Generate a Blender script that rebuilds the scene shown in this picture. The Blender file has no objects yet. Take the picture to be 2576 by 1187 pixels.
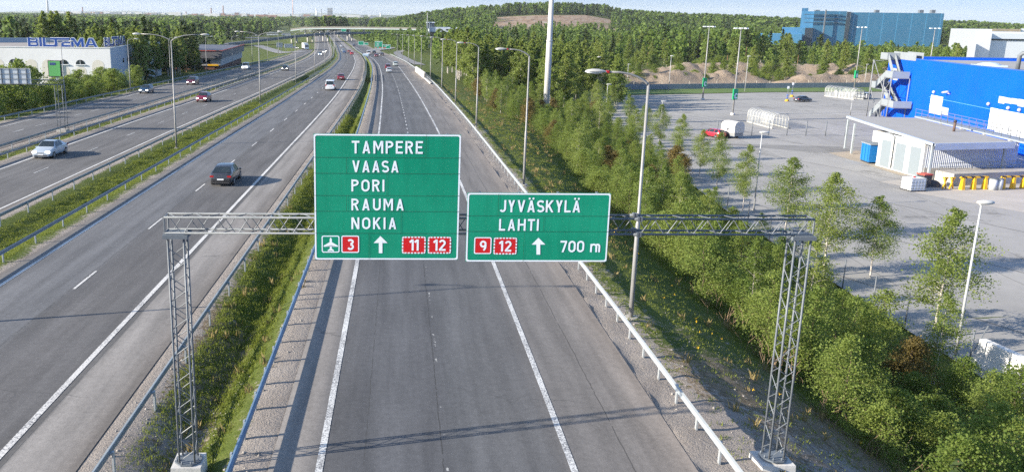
import bpy, math, random
import numpy as np
from mathutils import Vector, Matrix

# ---------------------------------------------------------------- camera, sky, sun, exposure
S = bpy.context.scene
COL = S.collection
CAM_H = 12.6
PITCH, ROLL = math.radians(13.2), math.radians(0.66)
F0 = 2130.0; PX, PY, IW, IH = 1012.0, 540.0, 2576.0, 1186.8
vf = np.array([0, math.cos(PITCH), -math.sin(PITCH)])
vr0 = np.array([1.0, 0, 0]); vd0 = np.array([0, -math.sin(PITCH), -math.cos(PITCH)])
vr = math.cos(ROLL) * vr0 - math.sin(ROLL) * vd0
vd = math.sin(ROLL) * vr0 + math.cos(ROLL) * vd0
cam_data = bpy.data.cameras.new('camera')
cam = bpy.data.objects.new('camera', cam_data); COL.objects.link(cam)
cam_data.sensor_fit = 'HORIZONTAL'; cam_data.sensor_width = 36.0
cam_data.lens = 36.0 * F0 / IW
cam_data.shift_x = (IW / 2 - PX) / IW
cam_data.shift_y = (PY - IH / 2) / IW
cam_data.clip_start = 0.5; cam_data.clip_end = 60000
m = Matrix.Identity(4)
for i in range(3):
    m[i][0] = vr[i]; m[i][1] = -vd[i]; m[i][2] = -vf[i]
m[2][3] = CAM_H
cam.matrix_world = m
S.camera = cam

SUN_EL, SUN_AZ = math.radians(21.0), math.radians(15.0)     # shadows run towards (cos15, sin15)
to_sun = Vector((-math.cos(SUN_AZ) * math.cos(SUN_EL), -math.sin(SUN_AZ) * math.cos(SUN_EL), math.sin(SUN_EL)))
W = bpy.data.worlds.new('World'); S.world = W; W.use_nodes = True
wn = W.node_tree.nodes; wl = W.node_tree.links
sky = wn.new('ShaderNodeTexSky'); sky.sky_type = 'NISHITA'; sky.sun_disc = False
sky.sun_elevation = SUN_EL
sky.sun_rotation = math.atan2(to_sun.x, to_sun.y) % (2 * math.pi)
sky.altitude = 100; sky.air_density = 1.0; sky.dust_density = .6; sky.ozone_density = 2.5
bg = wn['Background']; bg.inputs['Strength'].default_value = 0.115
# cool, pale lower sky of a clear northern evening; bluer and brighter overhead
tc_ = wn.new('ShaderNodeTexCoord'); sx_ = wn.new('ShaderNodeSeparateXYZ'); wl.new(tc_.outputs['Generated'], sx_.inputs[0])
rp_ = wn.new('ShaderNodeValToRGB'); rp_.color_ramp.elements[0].position = 0.0; rp_.color_ramp.elements[0].color = (.34, .465, .88, 1)
rp_.color_ramp.elements[1].position = .30; rp_.color_ramp.elements[1].color = (1.0, 1.0, 1.02, 1)
e_ = rp_.color_ramp.elements.new(.03); e_.color = (.295, .42, .82, 1)
wl.new(sx_.outputs['Z'], rp_.inputs[0])
ml_ = wn.new('ShaderNodeMix'); ml_.data_type = 'RGBA'; ml_.blend_type = 'MULTIPLY'; ml_.inputs[0].default_value = 1.0
wl.new(sky.outputs['Color'], ml_.inputs[6]); wl.new(rp_.outputs[0], ml_.inputs[7]); wl.new(ml_.outputs[2], bg.inputs['Color'])
sun_d = bpy.data.lights.new('sun', 'SUN'); sun_d.energy = 4.9; sun_d.angle = math.radians(0.5)
sun_d.color = (1.0, 0.91, 0.77)
sun = bpy.data.objects.new('sun', sun_d); COL.objects.link(sun)
sun.rotation_euler = to_sun.to_track_quat('Z', 'Y').to_euler()
S.view_settings.view_transform = 'Standard'; S.view_settings.look = 'None'
S.view_settings.exposure = 1.25; S.view_settings.gamma = 1.0
S.cycles.max_bounces = 5; S.cycles.diffuse_bounces = 2; S.cycles.glossy_bounces = 2
S.cycles.transmission_bounces = 3; S.cycles.transparent_max_bounces = 6; S.cycles.volume_bounces = 1
S.cycles.use_denoising = False; S.cycles.sample_clamp_indirect = 3.0

RNG = np.random.default_rng(7)
random.seed(7)

# ---------------------------------------------------------------- helpers
def tag(o, label=None, cat=None, group=None, kind=None):
    if label: o['label'] = label
    if cat: o['category'] = cat
    if group: o['group'] = group
    if kind: o['kind'] = kind
    return o

def thing(name, label, cat, loc=(0, 0, 0), rz=0.0, group=None):
    o = bpy.data.objects.new(name, None); COL.objects.link(o)
    o.empty_display_size = 0.2
    o.location = loc; o.rotation_euler = (0, 0, rz)
    return tag(o, label, cat, group)

def link(name, me, parent=None, kind=None):
    o = bpy.data.objects.new(name, me); COL.objects.link(o)
    if parent is not None: o.parent = parent
    if kind: o['kind'] = kind
    return o

def copy_tree(o, parent=None):
    c = o.copy(); COL.objects.link(c); c.parent = parent
    for ch in list(o.children): copy_tree(ch, c)
    return c

def np_mesh(name, V, Fq, mats, smooth=False, fmat=None, uv=None, attr=None):
    """mesh from numpy arrays; Fq is (n,4) or (n,3)"""
    me = bpy.data.meshes.new(name)
    V = np.asarray(V, dtype=np.float32); Fq = np.asarray(Fq, dtype=np.int32)
    n, k = Fq.shape
    me.vertices.add(len(V)); me.vertices.foreach_set('co', V.ravel())
    me.loops.add(n * k); me.loops.foreach_set('vertex_index', Fq.ravel())
    me.polygons.add(n); me.polygons.foreach_set('loop_start', np.arange(0, n * k, k, dtype=np.int32))
    if fmat is not None: me.polygons.foreach_set('material_index', np.asarray(fmat, dtype=np.int32))
    me.update(calc_edges=True)
    if smooth: me.polygons.foreach_set('use_smooth', np.ones(n, dtype=bool))
    if uv is not None:
        l = me.uv_layers.new(name='UVMap'); l.data.foreach_set('uv', np.asarray(uv, dtype=np.float32)[Fq.ravel()].ravel())
    if attr is not None:
        for an, av in attr.items():
            if av.ndim == 1:
                a = me.attributes.new(an, 'FLOAT', 'FACE'); a.data.foreach_set('value', av.astype(np.float32))
            else:
                a = me.attributes.new(an, 'FLOAT_COLOR', 'POINT')
                a.data.foreach_set('color', np.concatenate([av, np.ones((len(av), 4 - av.shape[1]))], 1).astype(np.float32).ravel())
    for mt in (mats if isinstance(mats, (list, tuple)) else [mats]): me.materials.append(mt)
    return me

class MB:
    """collects simple solids, then links them as one mesh object"""
    def __init__(s): s.v = []; s.f = []; s.sm = []
    def add(s, vs, fs, smooth=False):
        b = len(s.v); s.v.extend([tuple(map(float, p)) for p in vs])
        for q in fs: s.f.append([b + i for i in q]); s.sm.append(smooth)
        return s
    def box(s, c, d, rz=0.0, rx=0.0, top=1.0):
        x, y, z = d[0] / 2, d[1] / 2, d[2] / 2; out = []
        for sz in (-1, 1):
            k = top if sz > 0 else 1.0
            for sx, sy in ((-1, -1), (1, -1), (1, 1), (-1, 1)):
                p = Vector((sx * x * k, sy * y * k, sz * z))
                if rx: p.rotate(Matrix.Rotation(rx, 3, 'X'))
                if rz: p.rotate(Matrix.Rotation(rz, 3, 'Z'))
                out.append((p.x + c[0], p.y + c[1], p.z + c[2]))
        return s.add(out, [(0, 3, 2, 1), (4, 5, 6, 7), (0, 1, 5, 4), (1, 2, 6, 5), (2, 3, 7, 6), (3, 0, 4, 7)])
    def tube(s, pts, r, n=6, caps=True):
        pts = [Vector(p) for p in pts]; rs = r if isinstance(r, (list, tuple)) else [r] * len(pts)
        ring = []; up0 = None
        for i, p in enumerate(pts):
            d = (pts[min(i + 1, len(pts) - 1)] - pts[max(i - 1, 0)]).normalized()
            if up0 is None:
                up0 = Vector((0, 0, 1)) if abs(d.z) < 0.9 else Vector((1, 0, 0))
            a = d.cross(up0)
            if a.length < 1e-4: a = d.orthogonal()
            a.normalize(); b = a.cross(d).normalized(); up0 = b
            for k in range(n):
                t = 2 * math.pi * k / n
                ring.append(p + a * (rs[i] * math.cos(t)) + b * (rs[i] * math.sin(t)))
        fs = []
        for i in range(len(pts) - 1):
            for k in range(n):
                fs.append((i * n + k, i * n + (k + 1) % n, (i + 1) * n + (k + 1) % n, (i + 1) * n + k))
        s.add(ring, fs, n > 5)
        if caps:
            b = len(s.v) - len(ring)
            s.f.append([b + k for k in range(n)][::-1]); s.sm.append(False)
            s.f.append([b + (len(pts) - 1) * n + k for k in range(n)]); s.sm.append(False)
        return s
    def prism(s, poly, z0, z1):
        n = len(poly)
        vs = [(x, y, z0) for x, y in poly] + [(x, y, z1) for x, y in poly]
        return s.add(vs, [tuple(range(n))[::-1], tuple(range(n, 2 * n))] + [(i, (i + 1) % n, n + (i + 1) % n, n + i) for i in range(n)])
    def ell(s, c, r, n=10, m_=6, zmin=-1.0):
        vs = []; fs = []
        for j in range(m_ + 1):
            t = -math.pi / 2 + math.pi * j / m_
            z = max(math.sin(t), zmin); rr = math.cos(t)
            for k in range(n):
                a = 2 * math.pi * k / n
                vs.append((c[0] + r[0] * rr * math.cos(a), c[1] + r[1] * rr * math.sin(a), c[2] + r[2] * z))
        for j in range(m_):
            for k in range(n):
                fs.append((j * n + k, j * n + (k + 1) % n, (j + 1) * n + (k + 1) % n, (j + 1) * n + k))
        return s.add(vs, fs, True)
    def sweep(s, pts, prof, closed=True):
        """prof: list of (side offset, height); side = right of travel"""
        P_ = [Vector(p) for p in pts]; n = len(prof); vs = []
        for i, p in enumerate(P_):
            d = P_[min(i + 1, len(P_) - 1)] - P_[max(i - 1, 0)]
            sd = Vector((d.y, -d.x, 0)).normalized()
            for a, h in prof: vs.append((p.x + sd.x * a, p.y + sd.y * a, p.z + h))
        fs = []
        for i in range(len(P_) - 1):
            for k in range(n if closed else n - 1):
                fs.append((i * n + k, (i + 1) * n + k, (i + 1) * n + (k + 1) % n, i * n + (k + 1) % n))
        return s.add(vs, fs)
    def build(s, name, mat, parent=None, off=None, kind=None):
        me = bpy.data.meshes.new(name)
        v = s.v if off is None else [(a - off[0], b - off[1], c - off[2]) for a, b, c in s.v]
        me.from_pydata(v, [], s.f); me.update()
        me.polygons.foreach_set('use_smooth', s.sm)
        me.materials.append(mat)
        return link(name, me, parent, kind)

# ---- camera-pixel to world (used to read positions off the surveyed picture, at real heights)
PRO = [(-50, 0), (20, 0), (100, -.7), (200, -2.2), (350, -5), (500, -7.5), (700, -9.), (900, -9.5), (20000, -9.5)]
_pt = np.interp(np.arange(-60, 2000.0), [a for a, b in PRO], [b for a, b in PRO])
_pk = np.ones(31) / 31
_ps = np.convolve(np.pad(_pt, 15, 'edge'), _pk, 'valid')
def P(y): return np.interp(y, np.arange(-60, 2000.0), _ps)
def at(u, v, z=None, Y=None):
    d = vf + vr * (u - PX) / F0 + vd * (v - PY) / F0
    if Y is not None: t = Y / d[1]
    elif z is not None: t = (z - CAM_H) / d[2]
    else:
        lo, hi = 10.0, 3000.0
        for _ in range(60):
            mid = (lo + hi) / 2; q = d * mid
            if CAM_H + q[2] < P(q[1]): hi = mid
            else: lo = mid
        t = hi
    q = d * t
    return Vector((q[0], q[1], q[2] + CAM_H))
# ---------------------------------------------------------------- materials
class NT:
    def __init__(s, name):
        s.m = bpy.data.materials.new(name); s.m.use_nodes = True
        s.t = s.m.node_tree; s.n = s.t.nodes; s.b = s.n['Principled BSDF']
        s.out = s.n['Material Output']
    def new(s, t, **kw):
        nd = s.n.new(t)
        for k, v in kw.items(): setattr(nd, k, v)
        return nd
    def put(s, sock, val):
        if hasattr(val, 'is_linked') or isinstance(val, bpy.types.NodeSocket): s.t.links.new(val, sock)
        else: sock.default_value = val
    def math(s, op, a, b=0.0, c=0.0, clamp=False):
        nd = s.new('ShaderNodeMath', operation=op, use_clamp=clamp)
        for i, x in enumerate((a, b, c)): s.put(nd.inputs[i], x)
        return nd.outputs[0]
    def mix(s, fac, a, b):
        nd = s.new('ShaderNodeMix', data_type='RGBA')
        s.put(nd.inputs[0], fac)
        s.put(nd.inputs[6], a if not isinstance(a, tuple) else (*a, 1)); s.put(nd.inputs[7], b if not isinstance(b, tuple) else (*b, 1))
        return nd.outputs[2]
    def noise(s, vec, scale, detail=3.0, rough=0.55):
        nd = s.new('ShaderNodeTexNoise'); s.put(nd.inputs['Vector'], vec)
        nd.inputs['Scale'].default_value = scale; nd.inputs['Detail'].default_value = detail; nd.inputs['Roughness'].default_value = rough
        return nd.outputs['Fac']
    def coord(s, which='Object'):
        return s.new('ShaderNodeTexCoord').outputs[which]
    def remap(s, x, a, b, c=0.0, d=1.0):
        nd = s.new('ShaderNodeMapRange'); s.put(nd.inputs[0], x)
        for i, q in enumerate((a, b, c, d)): nd.inputs[i + 1].default_value = q
        return nd.outputs[0]
    def ramp(s, x, stops, mode='LINEAR'):
        nd = s.new('ShaderNodeValToRGB'); r = nd.color_ramp; r.interpolation = mode
        while len(r.elements) > 1: r.elements.remove(r.elements[-1])
        r.elements[0].position = stops[0][0]; r.elements[0].color = (*stops[0][1], 1)
        for p, c in stops[1:]:
            e = r.elements.new(p); e.color = (*c, 1)
        s.put(nd.inputs[0], x)
        return nd.outputs[0]
    def base(s, col, rough=0.6, metal=0.0):
        s.put(s.b.inputs['Base Color'], (*col, 1) if isinstance(col, tuple) else col)
        s.put(s.b.inputs['Roughness'], rough); s.b.inputs['Metallic'].default_value = metal
    def bump(s, h, strength=0.3, dist=0.05):
        nd = s.new('ShaderNodeBump'); s.put(nd.inputs['Height'], h)
        nd.inputs['Strength'].default_value = strength; nd.inputs['Distance'].default_value = dist
        s.t.links.new(nd.outputs[0], s.b.inputs['Normal'])

def sc(c, k): return tuple(min(1.0, x * k) for x in c)
_M = {}
def M(name, c, c2=None, scale=1.5, rough=0.6, metal=0.0, bump=0.0, bscale=20.0, spec=None):
    """painted / mineral surface: two tones broken up by noise"""
    if name in _M: return _M[name]
    t = NT(name); co = t.coord()
    n1 = t.noise(co, scale, 5); n2 = t.noise(co, scale * 9, 2)
    f = t.remap(t.math('ADD', t.math('MULTIPLY', n1, .7), t.math('MULTIPLY', n2, .3)), .35, .65)
    t.base(t.mix(f, c, c2 or sc(c, .8)), t.remap(n1, .3, .7, max(.05, rough - .08), min(1, rough + .08)), metal)
    if spec is not None: t.b.inputs['Specular IOR Level'].default_value = spec
    if bump: t.bump(t.noise(co, bscale, 3), bump, .03)
    _M[name] = t.m
    return t.m

def car_paint(name, c):
    if name in _M: return _M[name]
    t = NT(name); n = t.noise(t.coord(), 3.0, 4)
    t.base(t.mix(t.remap(n, .3, .8), c, sc(c, .8)), t.remap(n, .3, .7, .25, .38), .0)
    t.b.inputs['Coat Weight'].default_value = 1.0; t.b.inputs['Coat Roughness'].default_value = .08
    _M[name] = t.m
    return t.m

def leaf_mat(name, c1, c2, trans=.3, far=False):
    t = NT(name)
    geo = t.new('ShaderNodeNewGeometry'); r = geo.outputs['Random Per Island']
    if far:
        a = t.new('ShaderNodeAttribute', attribute_name='tv').outputs['Fac']
    else:
        a = t.new('ShaderNodeObjectInfo').outputs['Random']
    f = t.math('ADD', t.math('MULTIPLY', r, .5), t.math('MULTIPLY', a, .5))
    col = t.mix(f, c1, c2)
    t.base(col, .65); t.b.inputs['Specular IOR Level'].default_value = .25
    tr = t.new('ShaderNodeBsdfTranslucent'); t.t.links.new(t.mix(.35, col, (c2[0] * 1.2, c2[1] * 1.25, c2[2])), tr.inputs['Color'])
    mx = t.new('ShaderNodeMixShader'); mx.inputs[0].default_value = trans
    t.t.links.new(t.b.outputs[0], mx.inputs[1]); t.t.links.new(tr.outputs[0], mx.inputs[2])
    t.t.links.new(mx.outputs[0], t.out.inputs['Surface'])
    return t.m

def asphalt(name, x0, x1, stops, cracks=(), grain=.24, streak=.22):
    stops = [(x, (c[0] * .615, c[1] * .60, c[2] * .59)) for x, c in stops]
    """tone varies across the carriageway (UV x = metres across, y = metres along)"""
    t = NT(name); uv = t.coord('UV'); ob = t.coord()
    sp = t.new('ShaderNodeSeparateXYZ'); t.put(sp.inputs[0], uv)
    mp = t.new('ShaderNodeMapping'); t.put(mp.inputs[0], uv); mp.inputs['Scale'].default_value = (1.0, .06, 1)
    st = t.noise(mp.outputs[0], 1.6, 4)
    wob = t.noise(mp.outputs[0], 4.0, 3)
    lat = t.math('ADD', sp.outputs[0], t.math('MULTIPLY', t.math('SUBTRACT', wob, .5), .22))
    col = t.ramp(t.remap(lat, x0, x1), [((x - x0) / (x1 - x0), c) for x, c in stops])
    g = t.math('ADD', t.noise(ob, 26, 5, .7), t.math('MULTIPLY', t.math('SUBTRACT', t.noise(ob, 5, 4, .65), .5), .5))
    k = t.math('MULTIPLY', t.remap(g, .3, .7, 1 - grain, 1 + grain), t.remap(st, .3, .7, 1 - streak, 1 + streak))
    k = t.math('MULTIPLY', k, t.remap(t.noise(ob, .12, 4), .3, .7, .9, 1.1))
    vm = t.new('ShaderNodeVectorMath', operation='SCALE'); t.put(vm.inputs[0], col); t.put(vm.inputs['Scale'], k)
    col = vm.outputs[0]
    for cx, w, cc, thr in cracks:
        wv = t.math('ADD', sp.outputs[0], t.math('MULTIPLY', t.math('SUBTRACT', t.noise(uv, .8, 5, .7), .5), .16))
        d = t.math('LESS_THAN', t.math('ABSOLUTE', t.math('SUBTRACT', wv, cx)), w)
        brk = t.math('GREATER_THAN', t.noise(uv, 1.3, 4, .8), thr)
        col = t.mix(t.math('MULTIPLY', d, brk), col, cc)
    # transverse hairline cracks
    mp2 = t.new('ShaderNodeMapping'); t.put(mp2.inputs[0], uv); mp2.inputs['Scale'].default_value = (.05, .11, 1)
    vo = t.new('ShaderNodeTexVoronoi', feature='DISTANCE_TO_EDGE'); vo.inputs['Scale'].default_value = 1.0
    wv2 = t.new('ShaderNodeVectorMath', operation='ADD'); t.put(wv2.inputs[0], mp2.outputs[0])
    nz = t.new('ShaderNodeTexNoise'); t.put(nz.inputs['Vector'], ob); nz.inputs['Scale'].default_value = .6; nz.inputs['Detail'].default_value = 5
    vs = t.new('ShaderNodeVectorMath', operation='SCALE'); t.put(vs.inputs[0], nz.outputs['Color']); vs.inputs['Scale'].default_value = .12
    t.put(wv2.inputs[1], vs.outputs[0]); t.put(vo.inputs['Vector'], wv2.outputs[0])
    cr = t.math('LESS_THAN', vo.outputs['Distance'], .0028)
    brk = t.remap(t.noise(uv, .35, 3), .52, .66, 0.0, .45)
    col = t.mix(t.math('MULTIPLY', cr, brk), col, (.05, .05, .05))
    t.base(col, .85); t.b.inputs['Specular IOR Level'].default_value = .3
    t.bump(g, .25, .02)
    return t.m

def paint_line(name, c, wear=.45):
    t = NT(name); ob = t.coord()
    n = t.noise(ob, 16, 4, .75); n2 = t.noise(ob, .4, 3)
    f = t.remap(t.math('ADD', t.math('MULTIPLY', n, .75), t.math('MULTIPLY', n2, .25)), wear, wear + .10)
    t.base(t.mix(f, (.16, .16, .165), c), .7)
    return t.m

WHITE = paint_line('line_paint', (.60, .58, .545), .395)
WHITE_OLD = paint_line('worn_line_paint', (.62, .62, .60), .44)
GALV = M('galvanised_steel', (.155, .17, .185), (.11, .125, .14), 1.2, .6, .1)
GALV_DARK = M('weathered_galvanised_steel', (.16, .18, .20), (.11, .13, .15), 1.2, .6, .15)
RAILM = M('guard_rail_steel', (.22, .25, .27), (.16, .185, .205), .8, .5, .25)
RAILW = M('bright_guard_rail_steel', (.40, .42, .42), (.32, .345, .35), .6, .5, .15)
RAILB = M('blue_grey_rail_steel', (.16, .24, .33), (.11, .17, .25), .8, .42, .5)
POSTM = M('rail_post_steel', (.48, .50, .50), (.32, .34, .35), 2, .55, .4)
POLE = M('lamp_pole_steel', (.29, .285, .275), (.225, .225, .22), 1.0, .5, .15)
HEADM = M('lamp_head_plastic', (.46, .455, .43), (.38, .375, .355), 3, .45)
LENS = M('lamp_glass', (.74, .77, .78), (.62, .66, .68), 3, .15)
CONC = M('concrete', (.44, .41, .36), (.32, .30, .27), 1.2, .9, 0, .3, 12)
CONC_PALE = M('pale_concrete', (.60, .58, .54), (.44, .43, .41), .7, .9, 0, .25, 10)
GLASS = M('dark_glass', (.015, .022, .028), (.03, .04, .045), .6, .08)
TYRE = M('tyre_rubber', (.02, .02, .02), (.03, .03, .03), 6, .8)
RIM = M('alloy_rim', (.45, .45, .46), (.3, .3, .31), 6, .35, .8)
REDL = M('tail_light_red', (.45, .02, .02), (.3, .01, .01), 6, .2)
HLIGHT = M('headlight_glass', (.8, .8, .78), (.6, .62, .64), 6, .12)
PLATE = M('number_plate_white', (.8, .8, .78), None, 6, .5)
BLACKP = M('black_plastic', (.025, .025, .027), (.04, .04, .042), 5, .6)
BARK_B = M('birch_bark', (.62, .58, .52), (.10, .08, .07), 5, .8, 0, .3, 10)
BARK_D = M('dark_bark', (.12, .085, .06), (.07, .05, .035), 4, .9, 0, .4, 10)
BARK_P = M('pine_bark', (.28, .14, .07), (.14, .08, .05), 2, .9, 0, .4, 10)
L_BIRCH = leaf_mat('birch_leaves', (.112, .172, .030), (.270, .315, .080), .5)
L_SHRUB = leaf_mat('willow_shrub_leaves', (.105, .165, .030), (.265, .315, .075), .52)
L_SPRUCE = leaf_mat('spruce_needles', (.030, .055, .016), (.075, .105, .026), .2)
L_PINE = leaf_mat('pine_needles', (.035, .060, .022), (.080, .11, .032), .2)
L_BROWN = leaf_mat('dry_brown_leaves', (.12, .095, .028), (.215, .165, .055), .4)
L_FAR = leaf_mat('far_birch_leaves', (.062, .118, .022), (.205, .275, .062), .48, True)
L_FARD = leaf_mat('far_conifer_needles', (.026, .050, .016), (.080, .112, .028), .2, True)
GRASSM = leaf_mat('grass_blades', (.095, .145, .018), (.235, .260, .050), .42)
DRYGRASS = leaf_mat('dry_grass_blades', (.20, .15, .06), (.34, .27, .12), .3)
def sheeting(name, c):
    t = NT(name); ob = t.coord(); mp = t.new('ShaderNodeMapping'); t.put(mp.inputs[0], ob); mp.inputs['Scale'].default_value = (5.0, 1, .55)
    n1 = t.noise(mp.outputs[0], 1.3, 5, .7); n2 = t.noise(ob, .5, 3); n3 = t.noise(ob, 22, 3)
    f = t.remap(t.math('ADD', t.math('MULTIPLY', n1, .45), t.math('ADD', t.math('MULTIPLY', n2, .4), t.math('MULTIPLY', n3, .15))), .36, .64)
    t.base(t.mix(f, sc(c, .80), sc(c, 1.1)), t.remap(n2, .3, .7, .35, .55)); return t.m
SIGN_G = sheeting('green_sign_sheeting', (.002, .262, .146))
SIGN_W = M('white_sign_sheeting', (.82, .86, .92), (.76, .80, .86), 2, .45)
SIGN_R = M('red_sign_sheeting', (.62, .012, .014), (.52, .010, .012), 2, .45)
SIGN_K = M('sign_joint_dark_green', (.02, .10, .06), None, 2, .6)  # dark green lines marking the seams between sign panels
# ---------------------------------------------------------------- road alignment (metres; y runs away from the camera)
_YY = np.arange(-60, 2000.0)
def curve(pts):
    t = np.interp(_YY, [a for a, b in pts], [b for a, b in pts])
    t = np.convolve(np.pad(t, 20, 'edge'), np.ones(41) / 41, 'valid')
    return lambda y: np.interp(y, _YY, t)
XBr = curve([(0, -27), (155, -27), (222, -27.8), (273, -29), (339, -31.4), (405, -35.2), (520, -44.9), (724, -64.8), (952, -88), (2000, -200)])
XBl = lambda y: XBr(y) - 7.15
XCl = curve([(0, -19.2), (120, -19.2), (202, -20.3), (272, -22.1), (351, -25.8), (434, -31.9), (610, -47.2), (868, -73), (2000, -190)])
XCr = curve([(0, -11.7), (110, -11.65), (154, -12.2), (196, -13.3), (259, -15.3), (330, -18.6), (409, -24), (524, -34.2), (728, -54.2), (958, -77.5), (2000, -180)])
XCa = curve([(0, -9.2), (114, -9.0), (146, -9.2), (186, -9.8), (246, -11.8), (331, -15.6), (431, -22.2), (549, -33.6), (728, -51.5), (958, -75), (2000, -177)])
XDl = curve([(0, -2.25), (44, -2.35), (99, -2.8), (171, -4.2), (236, -6.2), (293, -8.5), (356, -12.4), (412, -17.2), (550, -29.6), (647, -39.2), (742, -49), (873, -63), (2000, -160)])
XDr = curve([(0, 5.1), (44, 4.95), (99, 4.25), (156, 2.8), (207, 1), (295, -2.1), (384, -8.6), (434, -13.4), (553, -23.4), (650, -33), (745, -43.8), (911, -60), (2000, -155)])
XDa = curve([(0, 8.7), (44, 8.5), (81, 7.9), (116, 7.4), (185, 5.9), (213, 4.8), (314, .4), (403, -6.0), (515, -17.0), (560, -22.5), (650, -31), (745, -41.5), (911, -58), (2000, -152)])
XAl = curve([(0, -49.4), (200, -49.5), (290, -50), (340, -51), (400, -53.5), (462, -58), (520, -63), (2000, -250)])
XAr = curve([(0, -39.7), (150, -39.6), (200, -39.8), (270, -42), (350, -44.9), (462, -50.4), (520, -55.4), (2000, -240)])
XBal = lambda y: XBl(y) - 1.35
XBar = lambda y: XBr(y) + .95
XCal = lambda y: XCl(y) - .85
XDal = lambda y: XDl(y) - 1.45
XLim = curve([(0, 30.5), (39, 31.3), (50, 31.6), (66, 31.4), (92, 33), (136, 37.0), (204, 39.5), (300, 42), (2000, 42)])

def sstep(x): x = np.clip(x, 0, 1); return x * x * (3 - 2 * x)
_hu = [0, 640, 800, 900, 960, 1040, 1080, 1200, 1300, 1400, 1500, 1545, 1650, 1800, 2000, 2200, 2390, 2576, 3200]
_hv = [44, 48, 55, 56, 52, 38, 30, 20, 13, 12, 16, 29, 35, 40, 50, 54, 55, 68, 75]
def ground_far(X, Y):
    """land outside the motorway corridor: low plain, a wooded hill to the right, level far off"""
    Yc = np.maximum(Y, 1.0)
    u = PX + F0 * X / Yc
    yh = 40.4 + .0115 * (u - PX)
    ridge = CAM_H + (yh - np.interp(u, _hu, _hv)) * 1400 / F0 - 15.0
    ridge = np.maximum(ridge, -8.0)
    up = np.where(Yc < 1400, sstep((Yc - 480) / 920), np.maximum(0, 1 - (Yc - 1400) / 900))
    low = np.where(X > 0, -6.1 + 0 * X, np.minimum(P(Yc) - 1.0, -1.4))
    low = np.where((X > 0), np.minimum(low, np.where(Yc > 330, np.maximum(P(Yc) - .6, -9.9), 0)), low)
    low = np.where(Yc > 900, -9.9, low)
    right = sstep((u - 930) / 60)
    return low + (ridge - low) * up * right

def ground_z(X, Y):
    X = np.asarray(X, float); Y = np.asarray(Y, float)
    t = X - XDa(Y)
    g = ground_far(X, Y)
    span = np.maximum(XLim(Y) - XDa(Y) - 8.0, 8.0)
    s = np.where(Y < 330, sstep((t - 1.6) / span), sstep((t - 2) / 16))
    zr = (P(Y) - .02 - .10 * np.clip(t / 1.6, 0, 1)) * (1 - s) + g * s
    tl = XAl(Y) - X
    sl = sstep((tl - 2.0) / 8)
    zl = (P(Y) - .02 - .10 * np.clip(tl / 2, 0, 1)) * (1 - sl) + g * sl
    return np.where(t > 0, zr, np.where(tl > 0, zl, P(Y) - .12))

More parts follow.
